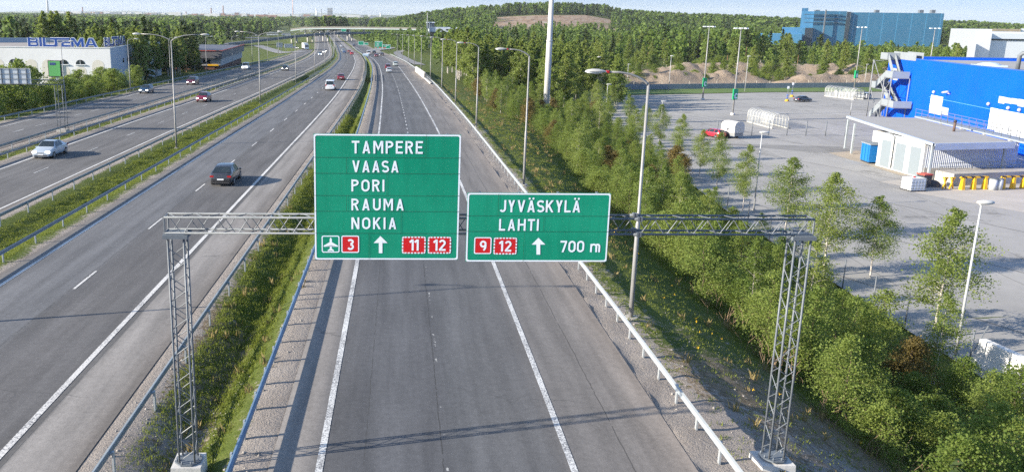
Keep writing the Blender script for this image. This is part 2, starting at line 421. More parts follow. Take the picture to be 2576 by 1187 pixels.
def build_terrain():
    ys = np.concatenate([np.arange(4, 60, .6), np.arange(60, 150, 1.5), np.arange(150, 420, 4.0), np.arange(420, 1500, 18.0), np.geomspace(1500, 15000, 28)])
    off0 = lambda fn, d: (lambda y: fn(y) + d)
    ones = np.ones_like(ys)
    cols = []     # (x, dz or None, gravel, soil)
    for t in [9000, 6000, 3500, 2000, 1200, 800, 500, 350, 250, 180, 130, 100, 75, 58, 45, 35, 27, 21, 16, 12, 9, 7, 5.5, 4.2, 3.2, 2.4, 1.6, .9]:
        cols.append((XAl(ys) - t, None, .55 if t < 1 else (.2 if t < 2 else 0), 0))
    def span(a, b, dzs, gs, so=None):
        n = len(dzs)
        for i in range(n):
            k = i / (n - 1)
            cols.append((a(ys) * (1 - k) + b(ys) * k, dzs[i], gs[i], (so or [0] * n)[i]))
    span(off0(XAl, .35), off0(XAr, -.35), [-.12, -.12], [.8, .9])
    span(lambda y: XAr(y) + .1, lambda y: XBal(y) - .05, [-.02, -.02, -.05, -.2, -.28, -.28, -.2, -.05, -.02, -.02], [1, .9, .6, .25, .1, .05, .15, .5, .8, 1], [0, .3, .4, .5, .3, .3, .3, .2, .2, 0])
    span(off0(XBal, .35), off0(XBar, -.35), [-.12, -.12], [1, 1])
    span(lambda y: XBar(y) + .05, lambda y: XCal(y) - .05, [-.02, -.02, -.03, -.08, -.18, -.30, -.38, -.42, -.40, -.30, -.16, -.06, -.03, -.03, -.02], [1, .7, .2, 0, 0, 0, 0, 0, 0, 0, 0, .1, .3, .5, .9])
    span(off0(XCal, .35), off0(XCa, -.35), [-.12, -.12], [1, 1])
    span(lambda y: XCa(y) + .05, lambda y: XDal(y) - .05, [-.02, -.02, -.02, -.06, -.14, -.25, -.38, -.52, -.64, -.66, -.55, -.40, -.22, -.08, -.02, 0, -.01, -.02], [.95, .8, .6, .35, .2, .1, .05, 0, 0, .0, .0, .0, .1, .3, .7, .95, 1, 1], [0, .2, .4, .5, .4, .3, .2, .1, .1, .1, .1, .1, .1, .1, 0, 0, 0, 0])
    span(off0(XDal, .35), off0(XDa, -.35), [-.12, -.12], [1, 1])
    cols.append((XDa(ys) + .03, -.02, 1, 0))
    for t in [.1, .5, .9, 1.4, 1.9, 2.5, 3.1, 3.8, 4.6, 5.5, 6.5, 7.6, 8.8, 10, 11.5, 13, 14.5, 16, 17.5, 19, 20.5, 22, 23.5, 25, 27, 29.5, 33, 38, 45, 55, 70, 90, 115, 145, 180, 220, 270, 330, 400, 500, 650, 850, 1100, 1500, 2200, 3500, 6000, 9000]:
        g = 1 if t < 1 else (.75 if t < 1.5 else (.4 if t < 2.6 else .12))
        cols.append((XDa(ys) + t, None, g, .25 if 1.4 < t < 9 else 0))
    nc, nr = len(cols), len(ys)
    X = np.stack([c[0] * ones for c in cols]); Yg = np.tile(ys, (nc, 1))
    Z = np.empty_like(X)
    mask = np.zeros((nc, nr, 3))
    for i, (x, dz, g, so) in enumerate(cols):
        Z[i] = ground_z(x, ys) if dz is None else P(ys) + dz
        if dz is not None and dz < -.13:
            fade = np.clip((560 - ys) / 150, 0.2, 1); Z[i] = P(ys) + dz * fade
            deep = (ys > 202) & (ys < 222)
            if dz < -.23: Z[i] = np.where(deep, P(ys) - 4.5, Z[i])
        g = np.where(ys > (515 if x[5] < -38 else 1050), 0.0, g)
        mask[i, :, 0] = g; mask[i, :, 1] = so
        if dz is not None and -9.3 < x[5] < -6.0: mask[i, :, 0] = np.clip(g + np.clip((29 - ys) / 9, 0, .6), 0, 1); mask[i, :, 1] = np.clip(so + np.clip((38 - ys) / 10, 0, .6), 0, 1)
        if dz is None and 0 < x[5] - 8.7 < 14: mask[i, :, 0] = np.clip(g + np.clip((29 - ys) / 10, 0, .45), 0, 1); mask[i, :, 1] = np.clip(so + np.clip((36 - ys) / 14, 0, .6), 0, 1)
    rough = RNG.normal(0, 1, X.shape)
    soft = np.array([c[1] is None or c[1] < -.15 for c in cols])[:, None] & (Yg < 400)
    Z += np.where(soft, rough * .045, 0)
    # clearing on the hill: bare rock and earth
    u = PX + F0 * X / Yg
    ux = np.interp(Yg, [850, 1250], [1235, 1260]); 
    clr = (Yg > 880) & (Yg < 1230) & (u > 1230) & (u < 1525)
    mask[:, :, 1] = np.where(clr, 1.0, mask[:, :, 1]); mask[:, :, 2] = np.where(clr, 1.0, 0)
    Z += np.where(clr, rough * 1.2, 0)
    yard = (Yg < 330) & (Yg > 236) & (X > 60) & (X < 260)
    mask[:, :, 1] = np.where(yard, .7, mask[:, :, 1])
    V = np.stack([X, Yg, Z], -1).reshape(-1, 3)
    i, j = np.meshgrid(np.arange(nc - 1), np.arange(nr - 1), indexing='ij')
    a = (i * nr + j).ravel()
    Fq = np.stack([a, a + nr, a + nr + 1, a + 1], 1)
    t = NT('ground'); ob = t.coord()
    at_ = t.new('ShaderNodeAttribute', attribute_name='mask')
    sp = t.new('ShaderNodeSeparateColor'); t.put(sp.inputs[0], at_.outputs['Color'])
    n1 = t.noise(ob, .35, 5, .65); n2 = t.noise(ob, 4.5, 5, .7); n3 = t.noise(ob, 14, 4, .7)
    nn = t.math('ADD', t.math('MULTIPLY', n1, .4), t.math('ADD', t.math('MULTIPLY', n2, .4), t.math('MULTIPLY', n3, .2)))
    grass = t.ramp(t.remap(nn, .33, .67), [(0, (.045, .066, .013)), (.4, (.078, .104, .020)), (.75, (.115, .132, .034)), (1, (.17, .15, .065))])
    gravel = t.ramp(t.remap(t.math('ADD', t.math('MULTIPLY', t.noise(ob, 19, 5, .7), .5), t.math('MULTIPLY', n1, .5)), .32, .68), [(0, (.185, .158, .135)), (.4, (.262, .230, .203)), (.8, (.315, .282, .252)), (1, (.37, .34, .31))])
    soil = t.ramp(t.remap(n2, .3, .7), [(0, (.10, .075, .05)), (.5, (.20, .155, .10)), (1, (.30, .24, .17))])
    wgt = lambda s, amt: t.remap(t.math('ADD', s, t.math('MULTIPLY', t.math('SUBTRACT', t.math('ADD', t.math('MULTIPLY', n2, .6), t.math('MULTIPLY', n1, .4)), .5), amt)), .38, .62)
    c = t.mix(wgt(sp.outputs[1], 2.2), grass, soil)
    c = t.mix(wgt(sp.outputs[0], 2.4), c, gravel)
    rock = t.ramp(t.remap(t.noise(ob, .13, 6, .75), .35, .65), [(0, (.05, .045, .04)), (.3, (.20, .135, .09)), (.55, (.33, .23, .155)), (.75, (.20, .17, .14)), (1, (.42, .38, .33))])
    c = t.mix(sp.outputs[2], c, rock)
    t.base(c, .95); t.b.inputs['Specular IOR Level'].default_value = .15
    t.bump(t.math('ADD', n2, n3), .6, .12)
    me = np_mesh('ground', V, Fq, t.m, attr={'mask': mask.reshape(-1, 3)})
    link('ground', me, None, 'structure')
build_terrain()

def ribbon(name, xa, xb, y0, y1, dz, mat, ref, kind='structure', skip=None):
    ys = np.concatenate([np.arange(y0, min(y1, 150), 2.0), np.arange(max(y0, 150), y1, 5.0), [y1]])
    a, b = xa(ys), xb(ys); r = ref(ys); z = P(ys) + dz
    V = np.concatenate([np.stack([a, ys, z], 1), np.stack([b, ys, z], 1)]); n = len(ys)
    uv = np.concatenate([np.stack([a - r, ys], 1), np.stack([b - r, ys], 1)])
    i = np.arange(n - 1)
    me = np_mesh(name, V, np.stack([i, i + n, i + n + 1, i + 1], 1), mat, uv=uv)
    return link(name, me, None, kind)

# carriageways (tones across each road are different ages of asphalt)
AS_D = asphalt('asphalt_near_carriageway', -9, 5, [(-8.7, (.40, .37, .335)), (-7.7, (.30, .285, .27)), (-7.2, (.165, .168, .175)), (-6.3, (.135, .14, .15)), (-5.0, (.165, .172, .185)), (-3.8, (.135, .14, .15)), (-3.3, (.155, .162, .172)), (-2.0, (.17, .175, .182)), (-.6, (.168, .170, .174)), (.1, (.235, .228, .222)), (1.6, (.255, .243, .232)), (2.4, (.28, .262, .245)), (3.0, (.33, .30, .272)), (3.7, (.37, .325, .285))],
               [(-3.75, .018, (.05, .05, .05), .44), (-3.64, .035, (.34, .34, .33), .60), (-6.05, .015, (.06, .06, .06), .45), (1.75, .02, (.08, .075, .07), .42)])
AS_C = asphalt('asphalt_main_carriageway', -9.5, 2.6, [(-9.5, (.26, .235, .21)), (-8.4, (.26, .24, .22)), (-7.9, (.25, .245, .24)), (-7.2, (.215, .22, .23)), (-4.1, (.20, .206, .216)), (-3.75, (.165, .165, .168)), (-2.2, (.185, .182, .182)), (-.4, (.168, .166, .166)), (.30, (.165, .162, .158)), (.42, (.385, .367, .345)), (1.6, (.36, .342, .322)), (2.4, (.25, .23, .21))],
               [(-3.95, .02, (.07, .07, .07), .45), (.33, .015, (.08, .08, .08), .4)])
AS_B = asphalt('asphalt_oncoming_carriageway', -9, 2, [(-8.6, (.30, .28, .26)), (-7.6, (.29, .275, .26)), (-7.1, (.20, .198, .195)), (-3.6, (.19, .186, .184)), (-.2, (.20, .195, .19)), (.2, (.27, .25, .225)), (1, (.29, .26, .23))], [(-3.4, .02, (.08, .08, .08), .4)])
AS_A = asphalt('asphalt_slip_road', -1, 10, [(-.5, (.25, .235, .22)), (1.6, (.235, .23, .228)), (2.2, (.205, .203, .202)), (5.5, (.19, .19, .192)), (9, (.175, .175, .18)), (9.7, (.25, .23, .21))])
ribbon('road', XDal, XDa, 5, 1100, 0.0, AS_D, XDr)
ribbon('road', XCal, XCa, 5, 1100, 0.0, AS_C, XCr)
ribbon('road', XBal, XBar, 5, 1100, 0.0, AS_B, XBr)
ribbon('road', XAl, XAr, 30, 515, 0.0, AS_A, XAl)
off = lambda fn, d: (lambda y: fn(y) + d)
def edge_line(fn, w, y0, y1, mat, dz=.012): ribbon('road_edge_line', off(fn, -w / 2), off(fn, w / 2), y0, y1, dz, mat, fn)
edge_line(XDl, .21, 5, 1000, WHITE_OLD); edge_line(XDr, .20, 5, 400, WHITE_OLD)
edge_line(XCl, .20, 5, 1000, WHITE); edge_line(XCr, .22, 5, 1000, WHITE)
edge_line(XBl, .20, 20, 900, WHITE); edge_line(XBr, .18, 20, 1000, WHITE)
edge_line(off(XAl, 1.9), .16, 40, 500, WHITE_OLD); edge_line(off(XAr, -.6), .16, 40, 480, WHITE_OLD)
def dashes(fn, y0, period, ln, w, y1, mat):
    vs = []; fs = []
    y = y0
    while y < y1:
        for yy in (y, y + ln):
            x = float(fn(yy)); z = float(P(yy)) + .012
            vs += [(x - w / 2, yy, z), (x + w / 2, yy, z)]
        b = len(vs) - 4; fs.append((b, b + 1, b + 3, b + 2)); y += period
    link('lane_dashes', np_mesh('lane_dashes', vs, fs, mat), None, 'structure')
mid = lambda a, b, k=.5: (lambda y: a(y) * (1 - k) + b(y) * k)
dashes(mid(XCl, XCr, .49), 2.2, 12, 3, .13, 700, WHITE)
dashes(mid(XBl, XBr), 9, 12, 3, .11, 600, WHITE_OLD)
dashes(off(XAl, 5.4), 40, 6.1, 3, .13, 330, WHITE_OLD)
dashes(mid(XDl, XDr, .48), 78, 4.0, 1.5, .14, 300, WHITE_OLD)
dashes(off(XDr, -.05), 300, 3.0, 1.5, .22, 420, WHITE)
# ---------------------------------------------------------------- guard rails
WBEAM = [(-.04, .48), (.035, .505), (-.02, .55), (-.02, .62), (.035, .665), (-.04, .69), (-.055, .66), (-.055, .51)]
PIPE = [(.09 * math.cos(a), .52 + .10 * math.sin(a)) for a in [i * math.pi / 4 for i in range(8)]]
def stations(y0, y1):
    return np.concatenate([np.arange(y0, min(y1, 140), 2.0), np.arange(max(y0, 140), y1, 4.0), [y1]])
def guard_rail(fn, y0, y1, label, side, prof, step, mat, post_off=.13, dz=0.0, postm=None):
    o = thing('guard_rail', label, 'guard rail', (float(fn(y0)), y0, float(P(y0)) + dz))
    off_ = tuple(o.location)
    ys = stations(y0, y1)
    pr = [(a * side, h) for a, h in prof]
    pts = [(float(fn(y)), y, float(P(y)) + dz) for y in ys]
    MB().sweep(pts, pr).build('rail_beam', mat, o, off_)
    base = None; rest = MB(); n = 0
    for y in np.arange(y0 + .7, y1, step):
        x = float(fn(y)) - side * post_off; z = float(P(y)) + dz
        if n < 99:
            if base is None:
                b = MB(); b.box((0, 0, .12), (.055, .12, .98)); b.box((.05 * side, 0, .56), (.09, .16, .05))
                base = b.build('post', postm or POSTM, o)
                p = base
            else:
                p = base.copy(); COL.objects.link(p); p.parent = o
            p.location = (x - off_[0], y - off_[1], z - off_[2])
        else:
            rest.box((x, y, z + .12), (.055, .12, .98))
        n += 1
    if rest.v: rest.build('rail_posts', postm or POSTM, o, off_, 'stuff')
    return o
rA_l = off(XAl, -.75); rA_r = off(XAr, .95); rB_l = off(XBal, -.6); rB_r = off(XBar, 1.1)
rC_l = off(XCal, -.75); rC_r = off(XCa, .95); rD_l = off(XDal, -.9); rD_r = off(XDa, .72)
guard_rail(rA_l, 90, 400, 'guard rail along the outer left verge of the slip road', 1, WBEAM, 4, RAILM)
guard_rail(rA_r, 70, 400, 'guard rail on the right edge of the slip road', -1, WBEAM, 4, RAILM)
guard_rail(rB_l, 60, 420, 'guard rail on the left edge of the oncoming carriageway', 1, WBEAM, 4, RAILM)
guard_rail(rB_r, 42, 700, 'guard rail on the left side of the grassy central median', -1, WBEAM, 4, RAILM)
guard_rail(rC_l, 34, 700, 'guard rail on the right side of the grassy central median', 1, WBEAM, 4, RAILM)
guard_rail(rC_r, 17, 560, 'guard rail on the right shoulder of the main carriageway, left of the ditch', -1, WBEAM, 4, RAILM)
guard_rail(rD_l, 17, 340, 'blue grey pipe guard rail between the ditch and the near right carriageway', 1, PIPE, 2, RAILB, .10)
guard_rail(rD_r, 16, 420, 'bright guard rail along the top of the right embankment', -1, WBEAM, 2, RAILW, .12)

# parapets where the motorway crosses the underpass
def parapet(fn, y0, y1, label):
    o = thing('bridge_railing', label, 'railing', (float(fn(y0)), y0, float(P(y0))), 0, 'railings over the underpass')
    of = tuple(o.location); pts = [(float(fn(y)), y, float(P(y))) for y in np.arange(y0, y1 + .1, 2)]
    b = MB()
    for h in (.35, .75, 1.15): b.sweep(pts, [(-.03, h - .03), (.03, h - .03), (.03, h + .03), (-.03, h + .03)])
    b.build('handrail', GALV_DARK, o, of)
    c = MB()
    for x, y, z in pts: c.box((x, y, z + .6), (.06, .06, 1.2))
    c.build('uprights', GALV_DARK, o, of)
    e = MB(); e.sweep(pts, [(-.25, -1.4), (.15, -1.4), (.15, .06), (-.25, .06)]); e.build('edge_beam', CONC, o, of)
parapet(off(XAr, .75), 165, 224, 'railing on the slip road side of the underpass opening')
parapet(off(XBal, -.5), 165, 224, 'railing on the oncoming side of the left underpass opening')
parapet(off(XBar, .9), 196, 224, 'railing on the left edge of the median underpass opening')
parapet(off(XCal, -.5), 196, 224, 'railing on the right edge of the median underpass opening')
parapet(off(XCa, .7), 198, 226, 'railing on the left edge of the ditch underpass opening')
parapet(off(XDal, -1.05), 198, 226, 'railing on the right edge of the ditch underpass opening')
o = thing('concrete_barrier', 'pale concrete barrier wall standing at the right edge of the near carriageway', 'barrier', (float(XDa(209)), 209, float(P(209))))
b = MB(); pts = [(float(XDa(y)) + .35, y, float(P(y)) - .3) for y in np.arange(211, 252, 3)]
b.sweep(pts, [(-.25, 0), (.25, 0), (.2, 1.75), (-.2, 1.75)]); b.build('wall_panel', CONC_PALE, o, tuple(o.location))
b = MB(); pts = [(float(XDa(y)) + .35, y, float(P(y)) - .3) for y in np.arange(189, 211.5, 2)]
b.sweep(pts, [(-.2, 0), (.2, 0), (.2, .55), (-.2, .55)]); b.build('kerb_beam', CONC_PALE, o, tuple(o.location))
b = MB()
for h in (.9, 1.25, 1.6): b.sweep(pts, [(-.03, h - .03), (.03, h - .03), (.03, h + .03), (-.03, h + .03)])
for x, y, z in pts: b.box((x, y, z + .9), (.06, .06, 1.5))
b.build('railing', GALV, o, tuple(o.location))

# ---------------------------------------------------------------- lettering (uniform-stroke road sign alphabet)
def arc(cx, cy, rx, ry, a0, a1, n=10):
    return [(cx + rx * math.cos(math.radians(a0 + (a1 - a0) * i / n)), cy + ry * math.sin(math.radians(a0 + (a1 - a0) * i / n))) for i in range(n + 1)]
SW = .155
def glyph(ch, h=SW / 2):
    a, b = h, 1 - h
    G = {
        'T': (.60, [[(0, b), (.60, b)], [(.30, b - h), (.30, 0)]]),
        'A': (.70, [[(h, -.2), (.35, b + .05)], [(.70 - h, -.2), (.35, b + .05)], [(.2, .27), (.5, .27)]]),
        'M': (.78, [[(h, 0), (h, 1)], [(.78 - h, 0), (.78 - h, 1)], [(h + .01, 1.06), (.39, .36), (.77 - h, 1.06)]]),
        'P': (.60, [[(h, 0), (h, 1)], [(h, b), (.30, b)] + arc(.30, .5 + .235, .30 - h, b - .735, 90, -90) + [(h, .47)]]),
        'R': (.62, [[(h, 0), (h, 1)], [(h, b), (.30, b)] + arc(.30, .5 + .235, .30 - h, b - .735, 90, -90) + [(h, .47)], [(.31, .5), (.58, -.12)]]),
        'E': (.56, [[(h, 0), (h, 1)], [(h, b), (.56, b)], [(h, .52), (.50, .52)], [(h, a), (.56, a)]]),
        'V': (.70, [[(h, 1.2), (.35, a - .05)], [(.70 - h, 1.2), (.35, a - .05)]]),
        'S': (.62, [arc(.31, .74, .31 - h, b - .74, 25, 180, 8) + arc(.31, .74, .31 - h, .24, 180, 255, 4) + arc(.31, .265, .31 - h, .24, 75, 0, 4) + arc(.31, .265, .31 - h, .265 - a, 0, -158, 8)]),
        'O': (.68, [arc(.34, .66, .34 - h, b - .66, 0, 180) + arc(.34, .34, .34 - h, .34 - a, 180, 360) + [(.68 - h, .66)]]),
        'I': (2 * h, [[(h, 0), (h, 1)]]),
        'U': (.64, [[(h, 1), (h, .32)] + arc(.32, .32, .32 - h, .32 - a, 180, 360) + [(.64 - h, 1)]]),
        'N': (.66, [[(h, 0), (h, 1)], [(.66 - h, 0), (.66 - h, 1)], [(h, 1.06), (.66 - h, -.06)]]),
        'K': (.64, [[(h, 0), (h, 1)], [(.60, 1.1), (h, .38)], [(.24, .56), (.62, -.12)]]),
        'J': (.52, [[(.52 - h, 1), (.52 - h, .30)] + arc(.25, .30, .27 - h, .30 - a, 0, -150, 8)]),
        'Y': (.66, [[(h, 1.2), (.33, .42)], [(.66 - h, 1.2), (.33, .42)], [(.33, .5), (.33, 0)]]),
        'L': (.52, [[(h, 1), (h, 0)], [(h, a), (.52, a)]]),
        'H': (.66, [[(h, 0), (h, 1)], [(.66 - h, 0), (.66 - h, 1)], [(h, .52), (.66 - h, .52)]]),
        'C': (.66, [arc(.34, .66, .34 - h, b - .66, 20, 180) + arc(.34, .34, .34 - h, .34 - a, 180, 340)]),
        'B': (.62, [[(h, 0), (h, 1)], [(h, b), (.30, b)] + arc(.30, .735, .28 - h, b - .735, 90, -90) + [(h, .47)], [(h, .47), (.32, .47)] + arc(.32, .5 * (.47 + a), .30 - h, .5 * (.47 - a), 90, -90) + [(h, a)]]),
        '0': (.62, [arc(.31, .69, .31 - h, b - .69, 0, 180) + arc(.31, .31, .31 - h, .31 - a, 180, 360) + [(.62 - h, .69)]]),
        '1': (.36, [[(.36 - h, 0), (.36 - h, 1)], [(.36 - h, .98), (.02, .74)]]),
        '2': (.60, [arc(.30, .70, .30 - h, b - .70, 165, -25, 10) + [(.10, .11)], [(.03, a), (.60, a)]]),
        '3': (.60, [arc(.29, .745, .29 - h, b - .745, 155, -90, 10), arc(.29, .29, .30 - h, .29 - a, 90, -155, 10)]),
        '7': (.58, [[(0, b), (.56, b)], [(.50, b), (.20, -.1)]]),
        '9': (.60, [arc(.30, .68, .30 - h, b - .68, 0, 360, 16), [(.60 - h, .68), (.60 - h, .5)] + arc(.24, .5, .36 - h, .5 - a, 0, -70, 6)]),
        'm': (.86, [[(h, 0), (h, .72)], arc(.30, .50, .225, .22 - h + .03, 180, 0, 8) + [(.525, 0)], arc(.62, .50, .16, .22 - h + .03, 150, 0, 8) + [(.78, 0)]]),
    }
    return G[ch]
def clip(poly, y, keep_above):
    out = []
    for i in range(len(poly)):
        p, q = poly[i], poly[(i + 1) % len(poly)]
        ip = (p[1] >= y) if keep_above else (p[1] <= y); iq = (q[1] >= y) if keep_above else (q[1] <= y)
        if ip: out.append(p)
        if ip != iq:
            k = (y - p[1]) / (q[1] - p[1]); out.append((p[0] + (q[0] - p[0]) * k, y))
    return out
def stroke_polys(pl, w, lo=0.0, hi=1.0):
    """mitred strip for one stroke, cut flat at the base and cap lines"""
    n = len(pl); L = []; R_ = []
    for i in range(n):
        p = pl[i]
        d0 = (p[0] - pl[i - 1][0], p[1] - pl[i - 1][1]) if i else None
        d1 = (pl[i + 1][0] - p[0], pl[i + 1][1] - p[1]) if i < n - 1 else None
        nrm = lambda d: (-d[1] / (math.hypot(*d) + 1e-9), d[0] / (math.hypot(*d) + 1e-9))
        if d0 and math.hypot(*d0) < 1e-6: d0 = None
        if d1 and math.hypot(*d1) < 1e-6: d1 = None
        if d0 and d1:
            a, b = nrm(d0), nrm(d1); mx, my = a[0] + b[0], a[1] + b[1]; k = mx * mx + my * my
            s = min(2 / max(k, .25), 2.2); mx, my = mx * s / 1, my * s / 1
            mx, my = mx / 1, my / 1
            t = (mx / 1, my / 1)
        else:
            t = nrm(d0 or d1 or (1, 0)); 
        L.append((p[0] + t[0] * w / 2, p[1] + t[1] * w / 2)); R_.append((p[0] - t[0] * w / 2, p[1] - t[1] * w / 2))
    polys = []
    for i in range(n - 1):
        q = [L[i], L[i + 1], R_[i + 1], R_[i]]
        q = clip(clip(q, lo, True), hi, False)
        if len(q) >= 3: polys.append(q)
    return polys
def text_polys(txt, x0, x1, z0, z1, sw=SW):
    """list of strokes (each a list of polygons) laid out from x0 to x1 with the cap height z1-z0"""
    hgt = z1 - z0; items = []; nat = 0
    for ch in txt:
        if ch == ' ': items.append((None, .34)); nat += .34; continue
        base = 'A' if ch == '\u00c4' else ch
        w_, st = glyph(base, sw / 2)
        items.append((ch, w_)); nat += w_
    gap = ((x1 - x0) / hgt - nat) / max(1, len(txt) - 1); x = 0; out = []
    for ch, w_ in items:
        if ch:
            base = 'A' if ch == '\u00c4' else ch
            hi = 1.0
            for pl in glyph(base, sw / 2)[1]:
                ps = stroke_polys(pl, sw, 0.0, hi)
                out.append([[(x0 + (x + a) * hgt, z0 + b * hgt) for a, b in q] for q in ps])
            if ch == '\u00c4':
                for cx in (.20, .50):
                    out.append([[(x0 + (x + cx + .085 * math.cos(t)) * hgt, z0 + (1.13 + .085 * math.sin(t)) * hgt) for t in [k * math.pi / 5 for k in range(10)]]])
        x += w_ + gap
    return out
def put_flat(mb, strokes, y, step=.0015, frame=None):
    """each stroke a little proud of the one before, in a plane y = const (local), facing -y"""
    for i, ps in enumerate(strokes):
        yy = y - step * (i % 3)
        for q in ps:
            ar = sum(q[k][0] * q[(k + 1) % len(q)][1] - q[(k + 1) % len(q)][0] * q[k][1] for k in range(len(q)))
            if ar < 0: q = q[::-1]
            mb.add([(a, yy, b) if frame is None else frame(a, yy, b) for a, b in q], [tuple(range(len(q)))])
def rect(x0, x1, z0, z1): return [(x0, z0), (x1, z0), (x1, z1), (x0, z1)]
def rrect(x0, x1, z0, z1, r, n=4):
    out = []
    for cx, cz, a in ((x1 - r, z0 + r, -90), (x1 - r, z1 - r, 0), (x0 + r, z1 - r, 90), (x0 + r, z0 + r, 180)):
        out += arc(cx, cz, r, r, a, a + 90, n)
    return out
def ring_quads(o_, i_):
    n = len(o_); return [[o_[k], o_[(k + 1) % n], i_[(k + 1) % n], i_[k]] for k in range(n)]

# ---------------------------------------------------------------- gantry
G0 = Vector((-6.06, 22.09, 0)); GA = math.radians(2.0); SPAN = 17.06; TOPZ = 6.75
gl = thing('sign_gantry', 'grey lattice steel gantry with two towers spanning the near right carriageway', 'sign gantry', G0, GA)
def lattice(mb, p0, p1, ax, ay, half, pitch, rc, rb, bent=True):
    """four chords from p0 to p1 and zigzag bars on all four sides"""
    p0, p1, ax, ay = Vector(p0), Vector(p1), Vector(ax), Vector(ay)
    cs = [(-1, -1), (1, -1), (1, 1), (-1, 1)]; L = (p1 - p0).length; d = (p1 - p0) / L
    for sx, sy in cs: mb.tube([p0 + ax * (sx * half) + ay * (sy * half), p1 + ax * (sx * half) + ay * (sy * half)], rc, 6)
    for k in range(4):
        a, b = cs[k], cs[(k + 1) % 4]
        ca, cb = ax * (a[0] * half) + ay * (a[1] * half), ax * (b[0] * half) + ay * (b[1] * half)
        n = int(L / pitch); pts = []
        for i in range(n + 1):
            s = p0 + d * (L * (i + (.5 if k % 2 else 0) * .6) / (n + .6)); e = ca if i % 2 == 0 else cb
            if bent:
                pts += [s + e * .96 + d * (-.05) + (cb if e is ca else ca) * .04, s + e * 1.0, s + e * .96 + d * .05 + (cb if e is ca else ca) * .04]
            else: pts.append(s + e)
        mb.tube(pts, rb, 4)
for k, tx in enumerate((0.0, SPAN)):
    b = MB(); lattice(b, (tx, 0, .16), (tx, 0, TOPZ), (1, 0, 0), (0, 1, 0), .215, .40, .030, .0125)
    tw = b.build('tower', GALV, gl)
    b = MB(); b.box((tx, 0, TOPZ + .05), (.66, .62, .10)); b.box((tx, 0, TOPZ + .12), (.50, .50, .05))
    b.build('cap_plate', GALV_DARK, tw)
    b = MB(); oct_ = [(tx + .40 * math.cos(t), .40 * math.sin(t)) for t in [math.pi / 8 + i * math.pi / 4 for i in range(8)]]
    b.prism(oct_, .10, .15)
    for q in range(8): b.tube([(tx + .33 * math.cos(q * .785 + .39), .33 * math.sin(q * .785 + .39), .12), (tx + .33 * math.cos(q * .785 + .39), .33 * math.sin(q * .785 + .39), .23)], .022, 6)
    b.build('base_plate', GALV_DARK, tw)
    b = MB(); dz = 0 if k == 0 else -.05
    b.box((tx, 0, -.55 + dz), (.90 if k == 0 else 1.05, .95, 1.3), top=.93); b.build('concrete_footing', CONC_PALE, gl)
b = MB(); lattice(b, (-.28, 0, TOPZ + .36), (SPAN + .25, 0, TOPZ + .36), (0, 1, 0), (0, 0, 1), .215, .36, .030, .0125)
for x in (-.28, SPAN + .25):
    b.tube([(x, -.215, TOPZ + .145), (x, -.215, TOPZ + .575), (x, .215, TOPZ + .575), (x, .215, TOPZ + .145), (x, -.215, TOPZ + .145)], .025, 5)
b.build('truss_beam', GALV, gl)
b = MB()
for z in (TOPZ + .145, TOPZ + .575):
    for y in (-.215, .215):
        b.box((12.45, y, z), (.05, .13, .13)); b.box((12.53, y, z), (.05, .13, .13)); b.tube([(12.34, y, z), (12.64, y, z)], .045, 8)
b.build('splice_flange', GALV, gl)

gm = Matrix.Rotation(-GA, 3, 'Z')
def on_sign(u, v):
    """picture point -> (x, z) on the sign plane of the gantry"""
    d = Vector(vf + vr * (u - PX) / F0 + vd * (v - PY) / F0); n = Vector((-math.sin(GA), math.cos(GA), 0))
    o_ = Vector((0, 0, CAM_H)); t = (G0 - o_ + n * -.42).dot(n) / d.dot(n); q = gm @ (o_ + d * t - G0)
    return q.x, q.z
def sign_board(label, TL, TR, BL, BR, joints_h, joints_v, texts, name='road_sign'):
    xs = [on_sign(*p) for p in (TL, TR, BL, BR)]
    x0 = (xs[0][0] + xs[2][0]) / 2; x1 = (xs[1][0] + xs[3][0]) / 2; z1 = (xs[0][1] + xs[1][1]) / 2; z0 = (xs[2][1] + xs[3][1]) / 2
    o = thing(name, label, 'road sign', G0, GA)
    b = MB(); b.box(((x0 + x1) / 2, -.40, (z0 + z1) / 2), (x1 - x0, .03, z1 - z0)); b.build('panel', SIGN_G, o)
    b = MB(); o_ = rrect(x0 + .004, x1 - .004, z0 + .004, z1 - .004, .05); i_ = rrect(x0 + .042, x1 - .042, z0 + .042, z1 - .042, .05)
    put_flat(b, [ring_quads(o_, i_)], -.419); b.build('border', SIGN_W, o)
    b = MB(); jj = []
    zlev = sorted([z1] + [on_sign((TL[0] + TR[0]) / 2, v)[1] for v in joints_h] + [z0])
    for v in joints_h:
        z = on_sign((TL[0] + TR[0]) / 2, v)[1]; jj.append([rect(x0, x1, z - .004, z + .004)])
    for u, va, vb in joints_v:
        xa = on_sign(u, (va + vb) / 2)[0]; jj.append([rect(xa - .004, xa + .004, on_sign(u, vb)[1], on_sign(u, va)[1])])
    put_flat(b, jj, -.424); b.build('panel_joints', SIGN_K, o)
    b = MB()
    for x in np.linspace(x0 + .35, x1 - .35, 4):
        b.box((x, -.345, (z0 + z1) / 2), (.07, .08, z1 - z0 - .06)); b.box((x, -.29, z1 + .012 - .02), (.05, .14, .03))
    b.box(((x0 + x1) / 2, -.275, TOPZ + .575), (x1 - x0 - .2, .06, .08)); b.box(((x0 + x1) / 2, -.275, TOPZ + .145), (x1 - x0 - .2, .06, .08))
    b.build('back_frame', GALV_DARK, o)
    for t, u0, u1, vt, vb in texts:
        p, q = on_sign(u0, vb), on_sign(u1, vt)
        b = MB(); put_flat(b, text_polys(t, p[0], q[0], p[1], q[1]), -.4205); b.build('lettering', SIGN_W, o)
    return o
